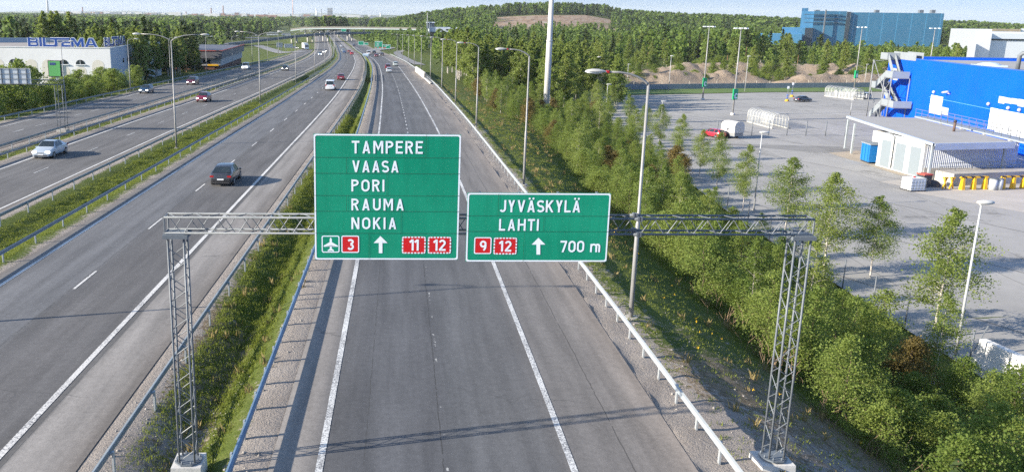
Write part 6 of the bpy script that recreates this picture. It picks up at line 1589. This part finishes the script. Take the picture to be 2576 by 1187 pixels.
cone = lambda t: (1 - t) ** .75 * (.55 + .75 * min(1, t * 5))
# birches planted in a row along the car park edge (the near, well seen ones)
ROWB = [tree_proto('birch_tree', broadleaf(20 + i, 7.6, 2.1, 1.9, 80, 135, .10, .5, lambda t: math.sin(math.pi * (t * .80 + .17)) ** .85 * (1.12 - .32 * t), .30, .085, .17), L_BIRCH, BARK_B) for i in range(3)]
rowlab = 'row birch by the car park, %s'
for i, (x, y, h, lab) in enumerate([(31.6, 60.8, 8.1, 'left of the gantry end, behind its beam'), (35.0, 60.6, 6.4, 'middle one of the three nearest'), (32.2, 48.2, 8.3, 'nearest the camera, with a long white trunk'),
    (33.3, 71.5, 7.5, 'bushy one just behind the gantry end'), (34.0, 82.5, 6.9, 'beside the white-headed lamp'), (34.3, 91, 7.0, 'narrow one below the red parked car'), (35.9, 101, 6.0, 'slim one in front of the white box trailer'),
    (37.0, 112, 6.6, 'tall one left of the red parked car'), (37.2, 122, 6.9, 'tall narrow one among saplings'), (37.4, 131, 6.2, 'small one behind the narrow birches'), (38.0, 143, 6.5, 'far one near the shelter side'), (38.4, 157, 6.8, 'farthest but one'), (39.0, 172, 6.9, 'farthest one')]):
    o = plant(ROWB[i % 3], x, y, h / 7.6, rowlab % lab, 'tree', 'row of birches along the car park', -6.05, h / 7.6 * (1.08 if i in (0, 1, 2, 3) else .86))
# thicket on the embankment
SH = [tree_proto('willow_shrub', broadleaf(50 + i, [3.6, 4.4, 3.0, 5.0, 2.4][i], [1.7, 1.9, 1.9, 1.7, 1.6][i], .15, 62, [100, 106, 94, 100, 80][i], .092, 1.5, lambda t: (1 - t) ** .5 * min(1, .55 + t * 3), .12, .045, .20), L_SHRUB, BARK_D) for i in range(5)]
SAP = [tree_proto('birch_sapling', broadleaf(70 + i, 5.6, 1.35, .6, 70, 88, .09, .9, lambda t: math.sin(math.pi * (t * .84 + .13)) ** .8 * (1.12 - .3 * t), .2, .05, .15), L_BIRCH, BARK_B) for i in range(3)]
BRN = tree_proto('brown_shrub', broadleaf(90, 3.6, 1.7, .2, 70, 90, .12, 1.2, None, .15, .045, .2), L_BROWN, BARK_D)
rng = np.random.default_rng(5); placed = []; n_sh = 0
def try_place(x, y, dmin):
    for a, b in placed:
        if (a - x) ** 2 + (b - y) ** 2 < dmin ** 2: return False
    placed.append((x, y)); return True
GRP_S = 'shrubs of the embankment thicket'
tries = 0
while n_sh < 235 and tries < 30000:
    tries += 1
    y = 21 + 175 * rng.uniform(0, 1) ** 1.45; x7 = float(XDa(y)); xl = float(XLim(y)) - (3.4 if 44 < y < 110 else 1.2)
    k = rng.uniform(0, 1); x = x7 + 8.2 + (xl - x7 - 8.2) * k if y < 70 else x7 + 8.5 + (xl - x7 - 8.5) * k
    # bare foot of the bank near the camera, grassy bank further off
    if y < 34 and x < 17.5 + (34 - y) * .22: continue
    if 34 <= y < 60 and x < 16.9: continue
    if y < 62 and rng.uniform() < .25: continue
    if 60 <= y < 130 and x < x7 + 9.5 + (y - 60) * .05: continue
    if y > 110 and x < x7 + 12 and rng.uniform() < .6: continue
    if not try_place(x, y, 1.55 + y * .011): continue
    q = rng.uniform(); zone = 'low on the bank' if k > .5 else 'high on the bank'
    if q < .70 or y < 40: o = plant(SH[int(rng.integers(5))], x, y, rng.uniform(.75, 1.15), 'leafy green willow shrub in the dense thicket on the right embankment', 'shrub', GRP_S)
    elif q < .94: o = plant(SAP[int(rng.integers(3))], x, y, rng.uniform(.7, 1.1), 'slim birch sapling in the thicket on the right embankment', 'tree', 'birch saplings of the embankment thicket')
    else: o = plant(BRN, x, y, rng.uniform(.7, 1.1), 'brownish shrub with dull leaves in the thicket on the right embankment', 'shrub', 'brownish shrubs of the thicket')
    n_sh += 1
for x, y, s in [(33.2, 101, 1.1), (32.0, 97, 1.0), (34.5, 105, .9)]: plant(BRN, x, y, s, 'brownish shrub with dull leaves in the thicket on the right embankment', 'shrub', 'brownish shrubs of the thicket')

# bare brown stems and young pines at the foot of the bank near the camera
r0 = np.random.default_rng(17); st_ = []
for k in range(30):
    a = r0.uniform(0, 6.28); l = r0.uniform(.35, 1.25); d = r0.uniform(.05, .7); bx_, by_ = r0.normal(0, .38, 2); st_.append(([(bx_, by_, -.05), (bx_ + math.cos(a) * d * l * .35, by_ + math.sin(a) * d * l * .35, l * .6), (bx_ + math.cos(a) * d * l, by_ + math.sin(a) * d * l, l * .95)], [.011, .008, .004]))
STEM = limbs_mesh('bare_stems', st_, M('dry_stem', (.34, .24, .15), (.24, .16, .10), 3, .9), 4)
for x, y, s in [(17.2, 31.5, 1.1), (18.0, 29.5, .9), (16.4, 34.5, 1.2), (18.6, 27.6, 1.2), (20.2, 26.2, 1.1), (16.9, 37.6, 1.0), (19.4, 28.6, .8), (21.6, 25.0, 1.0), (16.8, 41, 1.1), (17.0, 45, .9)]:
    q = link('bare_shrub', STEM); q.location = (x, y, float(ground_z(x, y))); q.scale = (s,) * 3; q.rotation_euler.z = r0.uniform(0, 6.28); tag(q, 'tuft of bare brown stems at the foot of the thicket near the camera', 'shrub', 'bare stems at the foot of the thicket')
YP = tree_proto('young_pine', conifer(135, 2.6, .75, .3, 60, .34, False, .04), L_PINE, BARK_P)
for x, y, s in [(18.3, 25.2, .9), (20.6, 23.6, .8), (23.5, 24.2, 1.0)]: plant(YP, x, y, s, 'young pine among the leafy shrubs at the bottom right', 'tree', 'young pines in the thicket')

# tall trees
BIR = [tree_proto('birch_tree', broadleaf(100 + i, 12.5, 2.7, 2.6, 95, 46, .34, .6, None, .35, .15, .15), L_BIRCH, BARK_B) for i in range(4)]
SPR = [tree_proto('spruce_tree', conifer(120 + i, 14, 2.5, 1.0, 150, .85), L_SPRUCE, BARK_D) for i in range(3)]
PIN = [tree_proto('pine_tree', conifer(130 + i, 14, 2.3, 7.0, 80, .8, True), L_PINE, BARK_P) for i in range(2)]
BSH = [tree_proto('broad_bush', broadleaf(140 + i, 6.0, 3.0, .4, 80, 52, .25, 1.2, lambda t: math.sin(math.pi * (t * .74 + .22)) ** .7 * (1.08 - .2 * t), .15, .09, .2), L_SHRUB, BARK_D) for i in range(3)]
def grove(n, fx, proto_w, lab, group, dmin, hs, seed, cat='tree'):
    r = np.random.default_rng(seed); c = 0; t = 0
    while c < n and t < n * 60:
        t += 1; p = fx(r)
        if p is None or not try_place(p[0], p[1], dmin): continue
        ps, w = proto_w; q = ps[int(r.choice(len(ps), p=w))]; s = r.uniform(*hs)
        nm = q[0].replace('_', ' ')
        plant(q, p[0], p[1], s, lab % nm, 'tree' if 'bush' not in nm else 'shrub', group % nm); c += 1
U = lambda r, a, b: r.uniform(a, b)
mixB = (BIR + SPR, [.2, .2, .2, .2, .07, .07, .06]); mixC = (SPR + BIR + PIN, [.2, .2, .2, .08, .08, .07, .07, .05, .05]); allB = (BIR, [.25] * 4)
# right-hand wood: tall birches at the corner by the side road, then along the far side
grove(75, lambda r: (lambda y, k: (float(XDa(y)) + 9 + k * (34 - (y - 168) * .02), y))(U(r, 172, 262), U(r, 0, 1) ** 1.0), allB, '%s in the tall light green wood right of the near carriageway', 'wood of %ss right of the near carriageway', 2.6, (.82, 1.12), 11)
grove(34, lambda r: (lambda y: (float(XDa(y)) + U(r, 12, 60), y))(U(r, 262, 340)), mixB, '%s deeper in the wood right of the near carriageway', 'deeper wood of %ss on the right', 3.2, (.8, 1.1), 12)
grove(84, lambda r: (U(r, 45, 200), U(r, 262, 345)), (BSH + BIR, [.24, .23, .23, .08, .08, .07, .07]), '%s among the dirt heaps behind the car park', 'scrub of %ses and trees among the dirt heaps', 3.6, (.55, .95), 13)
grove(46, lambda r: (lambda x: (x, 247 + (x - 60) * .22 + U(r, 0, 8)))(U(r, 40, 190)), (BSH, [.34, .33, .33]), 'low %s just behind the perimeter wall', 'low %ses behind the perimeter wall', 3.0, (.35, .8), 14)
grove(9, lambda r: (U(r, 24, 38), U(r, 196, 232)), (BSH, [.34, .33, .33]), '%s around the foot of the pylon', '%ses around the foot of the pylon', 3, (.5, .8), 15)
grove(95, lambda r: (lambda y: (U(r, .12, .52) * y, y))(U(r, 338, 440)), (BIR + SPR + PIN, [.18, .17, .17, .17, .07, .07, .07, .05, .05]), '%s standing out of the forest edge behind the dirt heaps', '%ss of the forest edge behind the dirt heaps', 3.6, (.62, 1.12), 16)
# left: bushes between the slip road and the superstore, tall trees beyond
grove(26, lambda r: (lambda y: (-53.5 - abs(r.normal(0, 5)), y))(U(r, 106, 150)), (BSH, [.34, .33, .33]), '%s between the slip road rail and the superstore', '%ses between the slip road and the superstore', 2.4, (.42, .72), 21)
grove(22, lambda r: (U(r, -105, -56), U(r, 108, 132)), (BSH, [.34, .33, .33]), '%s in the scrub at the far left edge', '%ses in the scrub at the far left', 3.2, (.5, .75), 22)
for x, y, s in [(-58.5, 121, .92), (-57.3, 126.5, .88), (-59.8, 127, .80), (-57.6, 133, .74)]: plant(BSH[int(rng.integers(3))], x, y, s * 1.45, 'bright green leafy tree in the clump right in front of the superstore', 'tree', 'leafy trees in front of the superstore', None, s * 1.25)
grove(16, lambda r: (U(r, -62, -54), U(r, 136, 178)), (BSH, [.34, .33, .33]), '%s along the side wall of the superstore', '%ss along the superstore side wall', 2.6, (.5, .8), 23)
grove(46, lambda r: (lambda y: (-58 - (y - 185) * .06 - U(r, 0, 20), y))(U(r, 190, 262)), (BIR + SPR, [.19, .19, .19, .19, .08, .08, .08]), 'tall %s between the superstore and the brick workshop', 'tall %ss between superstore and workshop', 2.6, (.85, 1.1), 24)
grove(95, lambda r: (U(r, -190, -62), U(r, 240, 292)), mixC, 'tall %s in the dark wood behind the superstore', 'dark wood of %ss behind the superstore', 3.0, (.72, .98), 25)
for x, y in [(-98, 245), (-100, 246), (-96, 248), (-101.5, 243)]: plant(BIR[int(rng.integers(4))], x, y, 1.38, 'tallest birch of the dark wood behind the superstore', 'tree', 'tallest birches behind the superstore')

# ---- distant forest as one mass
def far_template(seed, kind, nq):
    r = np.random.default_rng(seed)
    if kind == 'b':
        t = r.uniform(0, 1, nq); a = r.uniform(0, 6.28, nq); R = np.sin(np.pi * (t * .8 + .17)) ** .7 * r.uniform(.4, 1.05, nq) * .21
        C = np.stack([np.cos(a) * R, np.sin(a) * R, .14 + .86 * t], 1); return quads(C, .17 * (60 / nq) ** .5, r, .85)
    t = r.uniform(0, 1, nq) ** 1.3; a = r.uniform(0, 6.28, nq); R = ((1 - t) * .9 + .06) * r.uniform(.3, 1.0, nq) * .155
    C = np.stack([np.cos(a) * R, np.sin(a) * R, .06 + .93 * t], 1); return quads(C, .13 * (60 / nq) ** .5, r, .8)
TB = [far_template(200 + i, 'b', 130) for i in range(4)]; TC = [far_template(210 + i, 'c', 120) for i in range(4)]
TBf = [far_template(220 + i, 'b', 55) for i in range(4)]; TCf = [far_template(230 + i, 'c', 50) for i in range(4)]
clump = lambda x, y: math.sin(x * .023 + 1.7 * math.sin(y * .019)) * math.sin(y * .015 + 1.3 * math.sin(x * .027) + 1)
def forest(name, label, pts, hts, wid, con, group=None):
    r = np.random.default_rng(len(pts)); Vs = [[], []]; ns = [[], []]; nv = [0, 0]; Fs = [[], []]
    for (x, y), h, w, c in zip(pts, hts, wid, con):
        k = 1 if c else 0; lst = (TC if y < 620 else TCf) if c else (TB if y < 620 else TBf); V, Fq = lst[int(r.integers(4))]
        a = r.uniform(0, 6.28); ca, sa = math.cos(a), math.sin(a)
        X = np.stack([(V[:, 0] * ca - V[:, 1] * sa) * h * w + x, (V[:, 0] * sa + V[:, 1] * ca) * h * w + y, V[:, 2] * h], 1); X[:, 2] += float(ground_z(x, y)) - .3
        Vs[k].append(X); Fs[k].append(Fq + nv[k]); nv[k] += len(X); ns[k].append(np.full(len(Fq), min(1, max(0, .5 + .55 * clump(x, y) + r.normal(0, .22)))))
    V = np.concatenate([np.concatenate(v) for v in Vs if v]); Fq = []; mi = []; tv = []; base = 0
    for k in (0, 1):
        if Vs[k]: f = np.concatenate(Fs[k]); Fq.append(f + base); mi.append(np.full(len(f), k)); tv.append(np.concatenate(ns[k])); base += nv[k]
    me = np_mesh(name, V, np.concatenate(Fq), [L_FAR, L_FARD], fmat=np.concatenate(mi), attr={'tv': np.concatenate(tv)})
    o = link(name, me); o['kind'] = 'stuff'; tag(o, label, 'forest')
def scatter(n, test, ylo, yhi, ulo, uhi, seed, pw=.5):
    r = np.random.default_rng(seed); out = []
    while len(out) < n:
        y = (ylo ** 2 + (yhi ** 2 - ylo ** 2) * r.uniform() ** pw) ** .5 if pw else r.uniform(ylo, yhi); u = r.uniform(ulo, uhi); x = (u - PX) * y / F0
        if test(x, y, u, r): out.append((x, y))
    return out
rr = np.random.default_rng(77)
def t_right(x, y, u, r):
    if x < float(XDa(y)) + 16: return False
    if 1232 < u < 1520 and 860 < y < 1240: return False
    if y < 350 and x < 230 and r.uniform() < .9: return False
    if 640 < y < 800 and 300 < x < 475: return False
    if 500 < y < 760 and 235 < x * 640 / y < 420 and r.uniform() < .75: return False
    if y < 640 and x > 225 and 540 < y: return False
    if abs(x - 30) < 18 and 512 < y < 548: return False
    if 872 < y < 905 and x < 60: return False
    if y < 500 and x < 60 and x > 14 and y > 440 and r.uniform() < .3: return False
    return True
pr_ = scatter(8200, t_right, 345, 1560, 925, 2640, 31, .9)
def hgt(x, y, r):
    u = PX + F0 * x / y; h = r.uniform(9, 14)
    h *= 1 + .22 * clump(x * 1.6, y * 1.6)
    if 1200 < u < 1560 and y < 880: h *= .72
    if y > 1230: h = r.uniform(12, 18)
    if u > 1900 and y < 760: h *= .62
    if u < 1095 and y < 880: h = max(3.0, min(h, CAM_H - 38.0 * y / F0 - float(ground_z(x, y))))
    return h
forest('forest', 'mixed green forest covering the plain and the hill on the right', pr_, [hgt(x, y, rr) for x, y in pr_], [rr.uniform(.75, 1.1) * (1 + y / 3200) for x, y in pr_], [rr.uniform() < (.20 if y < 800 else .5) - .38 * clump(x, y) for x, y in pr_])
def t_left(x, y, u, r):
    if x > float(XBl(y)) - 22 - (40 if y > 560 else 12): return False
    if y < 560 and x > -130: return False
    if 575 < u < 760 and y < 700 and r.uniform() < .96: return False
    if 640 < y < 860 and -175 < x < -95 and abs(y - (660 + (x + 170) * 2)) < 26: return False
    return True
pl_ = scatter(2300, t_left, 292, 1500, -60, 800, 32, .8)
forest('forest', 'dark mixed forest behind the superstore and the loop roads at left', pl_, [rr.uniform(11, 17) * (.8 if y < 420 and PX + F0 * x / y > 420 else 1) for x, y in pl_], [rr.uniform(.85, 1.25) * (1 + y / 2600) for x, y in pl_], [rr.uniform() < .6 - .3 * clump(x, y) for x, y in pl_])
pg_ = [(x, y) for x, y in scatter(150, lambda x, y, u, r: True, 1000, 1080, 792, 872, 33, 0)]
forest('grove', 'dark round grove of conifers beyond the pale overpass', pg_, [rr.uniform(15, 21) for _ in pg_], [1.5] * len(pg_), [rr.uniform() < .7 for _ in pg_])
pk_ = scatter(260, lambda x, y, u, r: x > float(XDa(y)) + 8 and not (872 < y < 905), 600, 1000, 890, 1080, 34, 0)
forest('brushwood', 'pale green brushwood under and beside the far overpass', pk_, [rr.uniform(5, 9) for _ in pk_], [1.5] * len(pk_), [False] * len(pk_))
# grass tufts along the verges near the camera
def tufts(name, label, pts, hts, mat, blades, spread, seed):
    r = np.random.default_rng(seed); n = len(pts); P_ = np.repeat(np.array(pts), blades, 0); H_ = np.repeat(np.array(hts), blades) * r.uniform(.5, 1.2, n * blades)
    P_ = P_ + np.concatenate([r.normal(0, spread, (n * blades, 2)), np.zeros((n * blades, 1))], 1); a = r.uniform(0, 6.28, n * blades); w = H_ * .05 + .009
    l = r.uniform(.1, .7, n * blades) * H_; az = r.uniform(0, 6.28, n * blades)
    d = np.stack([np.cos(a) * w, np.sin(a) * w, 0 * a], 1); tip = P_ + np.stack([np.cos(az) * l, np.sin(az) * l, H_], 1); mid_ = P_ + np.stack([np.cos(az) * l * .35, np.sin(az) * l * .35, H_ * .6], 1)
    V = np.stack([P_ - d, P_ + d, mid_ + d * .8, tip], 1).reshape(-1, 3)
    o = link(name, np_mesh(name, V, np.arange(4 * n * blades).reshape(-1, 4), mat)); o['kind'] = 'stuff'; tag(o, label, 'grass')
def verge_pts(fa, fb, y0, y1, n, seed, pw=1.5, dz=0, keep=None):
    r = np.random.default_rng(seed); out = []
    while len(out) < n:
        y = y0 + (y1 - y0) * r.uniform() ** pw; k = r.uniform(); x = float(fa(y)) * (1 - k) + float(fb(y)) * k
        if keep and not keep(x, y, k, r): continue
        out.append((x, y, None, k))
    return out
_dep = bpy.context.evaluated_depsgraph_get(); _gr = bpy.data.objects['ground']
from mathutils.bvhtree import BVHTree
_bv = BVHTree.FromObject(_gr, _dep)
def drop(pts):
    out = []
    for x, y, _, k in pts:
        h = _bv.ray_cast(Vector((x, y, 60)), Vector((0, 0, -1)))
        out.append((x, y, h[0].z - .02 if h[0] else float(ground_z(x, y))))
    return out
import math as _m
cl = lambda x, y, sc_=.35: .5 + .5 * _m.sin(x * 1.7 + _m.sin(y * .9) * 2) * _m.sin(y * sc_ * 2.1 + x)
kd = lambda x, y, k, r: (.12 < k < .86) and (r.uniform() < .35 + .6 * cl(x, y)) and (y > 30 or r.uniform() < max(.12, (y - 20) / 10))
p1 = drop(verge_pts(off(XCa, .6), off(XDal, -1.0), 19, 120, 13000, 41, 1.5, 0, kd))
p2 = drop(verge_pts(off(XBar, .9), off(XCal, -.3), 36, 140, 9000, 42, 1.4, 0, lambda x, y, k, r: .12 < k < .86))
p3 = drop(verge_pts(off(XDa, 1.2), off(XDa, 17), 17, 150, 13000, 43, 1.5, 0, lambda x, y, k, r: r.uniform() < ((.3 if k < .5 else .6) if y < 33 else .55 + .45 * cl(x, y))))
p4 = drop(verge_pts(off(XAr, 1.5), off(XBal, -.7), 70, 170, 900, 44, 1.2, 0))
p5 = drop(verge_pts(off(XAl, -9), off(XAl, -1.2), 92, 190, 2000, 45, 1.2, 0))
allp = p1 + p2 + p3 + p4 + p5
r_ = np.random.default_rng(9)
tufts('verge_grass', 'green grass growing on the verges, median and embankment', allp, [r_.uniform(.05, .13) * (1.15 if p[1] > 60 else 1) for p in allp], GRASSM, 12, .13, 46)
p6 = [p for p in drop(verge_pts(off(XDa, 2), off(XDa, 22), 18, 190, 900, 47, 1.3, 0))] + [p for p in drop(verge_pts(off(XCa, 1.0), off(XDal, -1), 19, 60, 60, 48, 1.4, 0))]
tufts('dry_grass', 'dry straw coloured grass among the green on the embankment', p6, [r_.uniform(.15, .42) for p in p6], DRYGRASS, 12, .10, 49)
p7 = drop(verge_pts(off(XDa, 2.5), off(XDa, 10), 22, 60, 34, 50, 1.2, 0))
tufts('dandelions', 'yellow dandelion heads dotted over the embankment grass', [(x, y, z + .22) for x, y, z in p7], [.09] * 34, M('dandelion_yellow', (.75, .48, .01), None, 3, .7), 5, .03, 51)
# loose stones on the gravel verges
def stones(pts, seed):
    r = np.random.default_rng(seed); V = []; Fq = []
    ov = np.array([(1, 0, 0), (0, 1, 0), (-1, 0, 0), (0, -1, 0), (0, 0, 1), (0, 0, -1)], float); of_ = [(0, 1, 4), (1, 2, 4), (2, 3, 4), (3, 0, 4), (1, 0, 5), (2, 1, 5), (3, 2, 5), (0, 3, 5)]
    for i, (x, y, z) in enumerate(pts):
        s = r.uniform(.012, .035) * (2.0 if r.uniform() < .05 else 1); V.append(ov * s * r.uniform(.6, 1.3, (6, 3)) + np.array([x, y, z + s * .4])); Fq += [(a + 6 * i, b + 6 * i, c + 6 * i) for a, b, c in of_]
    o = link('gravel', np_mesh('gravel', np.concatenate(V), Fq, M('gravel_stone', (.36, .33, .30), (.16, .15, .14), 3, .9))); o['kind'] = 'stuff'; tag(o, 'loose gravel stones along the verges', 'gravel')
g1 = verge_pts(off(XCa, .3), off(XDal, -.3), 19, 40, 3000, 52, 1.3, 0, lambda x, y, k, r: k < .7 and y < 31 or k > .8) + verge_pts(off(XDa, .6), off(XDa, 9), 17, 38, 3000, 53, 1.2, 0)
stones(drop(g1), 54)
# ---------------------------------------------------------------- the city and lake on the horizon
def wash(c): return c
CY = 4200.0
cw = M('city_white', (.62, .62, .60), (.5, .5, .5), .02, .8); cg = M('city_grey', (.24, .27, .31), (.2, .22, .26), .02, .8); cr = M('city_brick', (.30, .16, .12), (.24, .13, .1), .02, .8); ct = M('city_tan', (.46, .40, .34), (.38, .33, .28), .02, .8)
SMK = M('chimney_brick', (.22, .10, .08), (.18, .09, .07), .05, .9)
def block(u0, u1, v0, mat, label, Y=CY, wins=True, z0=-10):
    p, q = at(u0, v0, Y=Y), at(u1, v0, Y=Y); o = thing('city_building', label, 'building', ((p.x + q.x) / 2, Y, z0), 0, 'buildings of the city on the horizon')
    w, h = q.x - p.x, p.z - z0
    MB().box((0, 12, h / 2), (w, 24, h)).build('wall', mat, o); MB().box((0, 12, h + .8), (w * .96, 23, 1.6)).build('roof', cg, o)
    if wins:
        b = MB()
        for k in range(max(2, int(h / 9))): b.box((0, -.2, 6 + k * 8.5), (w * .86, .5, 2.2))
        b.build('window_band', GLASS, o)
def chimney(u, v0, r, mat, label, Y=CY, name='chimney', cat='chimney'):
    p = at(u, v0, Y=Y); o = thing(name, label, cat, (p.x, Y, -10), 0, 'chimneys and masts on the horizon' if cat != 'tower' else None)
    h = p.z + 10; MB().tube([(0, 0, 0), (0, 0, h)], [r, r * .7], 10).build('shaft', mat, o); MB().tube([(0, 0, h - 4), (0, 0, h)], r * .95, 10).build('rim', mat, o)
# observation tower, cropped by the top of the picture
p = at(121, 36, Y=5600); o = thing('observation_tower', 'slim pale concrete observation tower rising out of the picture at far left', 'tower', (p.x, 5600, -10))
MB().tube([(0, 0, 0), (0, 0, 60), (0, 0, 130)], [9, 6.5, 6.0], 14).build('shaft', M('tower_concrete', (.42, .42, .43), (.36, .36, .37), .02, .8), o); MB().tube([(0, 0, 128), (0, 0, 134), (0, 0, 142), (0, 0, 146)], [6, 17, 17, 9], 20).build('restaurant_deck', cg, o); MB().tube([(0, 0, 146), (0, 0, 178)], [1.2, .5], 8).build('antenna', cg, o)
for u, v0, r, lab in [(207, 19, 3.6, 'tall brick chimney right of the observation tower on the horizon'), (373, 33, 3.4, 'brick chimney just left of the nearest median lamp'), (468, 30, 3.0, 'shorter brick chimney right of the nearest median lamp'), (531, 21, 3.4, 'brick chimney left of two tall ones in the city centre'), (561, 15, 3.6, 'tallest brick chimney in the city centre')]: chimney(u, v0, r, SMK, lab)
chimney(796, 23, 4.2, M('white_stack', (.72, .72, .70), (.6, .6, .6), .05, .7), 'white power station chimney left of the dark tower block'); chimney(808, 24, 2.6, cg, 'thin grey chimney left of the dark tower block')
chimney(957.5, 33, 4.2, cw, 'white stack of the factory just left of the wooded hill'); chimney(735.5, -30, 2.2, M('red_white_mast', (.50, .22, .18), (.6, .5, .48), .03, .7), 'red and white radio mast cropped by the top of the picture', CY, 'radio_mast', 'mast'); chimney(675.7, 33, 3.4, cg, 'dark church spire on the horizon left of the radio mast', CY, 'church_spire', 'spire'); chimney(194, 30, 2.8, cg, 'thin dark church spire left of the brick chimney', CY, 'church_spire', 'spire')
blocks = [(823.5, 835.5, 21.5, cg, 'dark tall hotel tower block on the horizon'), (772, 785, 38, cg, 'grey block left of the white power station chimney'), (773, 783, 45, cr, 'brick block below the grey one left of the power station'), (760, 772, 44, ct, 'tan block left of the brick block'), (445, 452, 33, cg, 'grey block beside the lamp arm on the horizon'), (590, 600, 33, cr, 'reddish tower block in the city centre'), (600, 619, 36, cg, 'wide grey tower block in the city centre'), (564, 578, 36.5, cw, 'white block at the foot of the tallest chimney'), (620, 645, 40, cw, 'row of white apartment blocks right of the wide grey block'),
    (470, 505, 41, cw, 'long white row left of the city centre'), (505, 530, 41.5, ct, 'tan row below the left city chimney'), (215, 228, 42, cr, 'red factory right of the first brick chimney'), (228, 236, 38, cg, 'grey silo block right of the red factory'), (238, 247, 31.5, cg, 'grey tower block over the trees at left'), (122, 142, 37, cw, 'white low building at the foot of the observation tower'), (335, 346, 49, cw, 'small white house block over the trees'), (555, 592, 44, ct, 'tan row in front of the city centre'),
    (873, 925, 49, cw, 'bright white apartment blocks beyond the overpass'), (885, 905, 46, cw, 'taller white block behind the bright apartment blocks'), (898, 922, 57, cg, 'dark low hall in front of the white apartment blocks'), (950.5, 958.5, 41, cw, 'white factory at the foot of the stack left of the hill'), (868, 882, 44, ct, 'tan block behind the white apartment blocks'), (932, 948, 51, cw, 'small white row left of the factory stack'), (915, 931, 44, cr, 'brick row behind the white apartment blocks')]
for u0, u1, v0, m_, lab in blocks: block(u0, u1, v0, m_, lab, CY if v0 < 46 else 3300, True)
# scattered small houses and blocks, as one distant town
def town(name, label, ulo, uhi, vlo, vhi, n, seed, Y0, Y1):
    r = np.random.default_rng(seed); b = [MB(), MB(), MB()]
    for _ in range(n):
        Y = r.uniform(Y0, Y1); u = r.uniform(ulo, uhi); x = (u - PX) * Y / F0; h = r.uniform(10, 26); w = r.uniform(14, 50)
        b[int(r.choice(3, p=[.45, .3, .25]))].box((x, Y, -10 + h / 2), (w, 20, h))
    for q, m_ in zip(b, (cw, cg, cr)):
        o = q.build(name, m_); o['kind'] = 'stuff'; tag(o, label, 'town')
town('distant_town', 'distant spread of town roofs along the horizon', 420, 960, 40, 50, 170, 3, 2900, 5200)
town('distant_town', 'distant spread of town roofs above the dark wood', 150, 420, 40, 50, 60, 4, 3800, 5600)
# tree cover of the far land
def far_wood(name, label, n, ylo, yhi, ulo, uhi, seed, h0, h1, wk):
    r = np.random.default_rng(seed); y = np.sqrt(r.uniform(ylo ** 2, yhi ** 2, n)); u = r.uniform(ulo, uhi, n); x = (u - PX) * y / F0
    pts = list(zip(x, y)); forest(name, label, pts, list(r.uniform(h0, h1, n)), [wk * (1 + yy / 3000) for yy in y], list(r.uniform(size=n) < .5))
far_wood('far_woods', 'blue green far woods between the city and the horizon', 3600, 1500, 5400, -60, 960, 61, 11, 17, 1.8)
far_wood('far_woods', 'far woods behind the factories on the right horizon', 1300, 900, 2200, 1850, 2700, 62, 12, 17, 1.6)
WATER = M('lake_water', (.10, .16, .22), (.09, .14, .2), .002, .25)
link('lake', np_mesh('lake', [(-6200, 6300, -8.6), (-900, 6300, -8.6), (-900, 11500, -8.6), (-9000, 11500, -8.6)], [(0, 1, 2, 3)], WATER), None, 'structure')
# far ridges
def ridge(Y, ulo, uhi, base, amp, seed):
    r = np.random.default_rng(seed); us = np.linspace(ulo, uhi, 90); x = (us - PX) * Y / F0
    h = base + amp * (sum(np.sin(us * f_ + r.uniform(0, 6)) * a for f_, a in ((.011, 1), (.027, .6), (.07, .3), (.19, .15))) * .35 + .3)
    rows = []
    for k, (dy, s) in enumerate([(-700, 0), (-350, .6), (0, 1), (500, .5), (1000, 0)]): rows.append(np.stack([x, np.full_like(x, Y + dy), -12 + (h + 12) * s], 1))
    V = np.concatenate(rows); n = len(us); Fq = [(j * n + i, j * n + i + 1, (j + 1) * n + i + 1, (j + 1) * n + i) for j in range(4) for i in range(n - 1)]
    link('hills', np_mesh('hills', V, Fq, M('wooded_far_hill', (.045, .07, .03), (.06, .085, .035), .01, .95), True), None, 'structure')
ridge(12500, -150, 1250, 10, 34, 5); ridge(6300, 560, 1100, -2, 26, 6)
# ---------------------------------------------------------------- air: one even haze round the whole place
HAZE = True
if HAZE:
    b = MB(); b.box((0, 5400, 80), (26000, 21500, 202)); hm = bpy.data.materials.new('haze_air'); hm.use_nodes = True
    for nd in list(hm.node_tree.nodes): hm.node_tree.nodes.remove(nd)
    vo = hm.node_tree.nodes.new('ShaderNodeVolumePrincipled'); ou = hm.node_tree.nodes.new('ShaderNodeOutputMaterial')
    vo.inputs['Color'].default_value = (.90, .95, 1.0, 1); vo.inputs['Density'].default_value = 5e-5; vo.inputs['Anisotropy'].default_value = .1
    hm.node_tree.links.new(vo.outputs[0], ou.inputs['Volume'])
    tag(b.build('haze', hm, None, None, 'stuff'), 'thin blue haze over the whole landscape', 'haze')
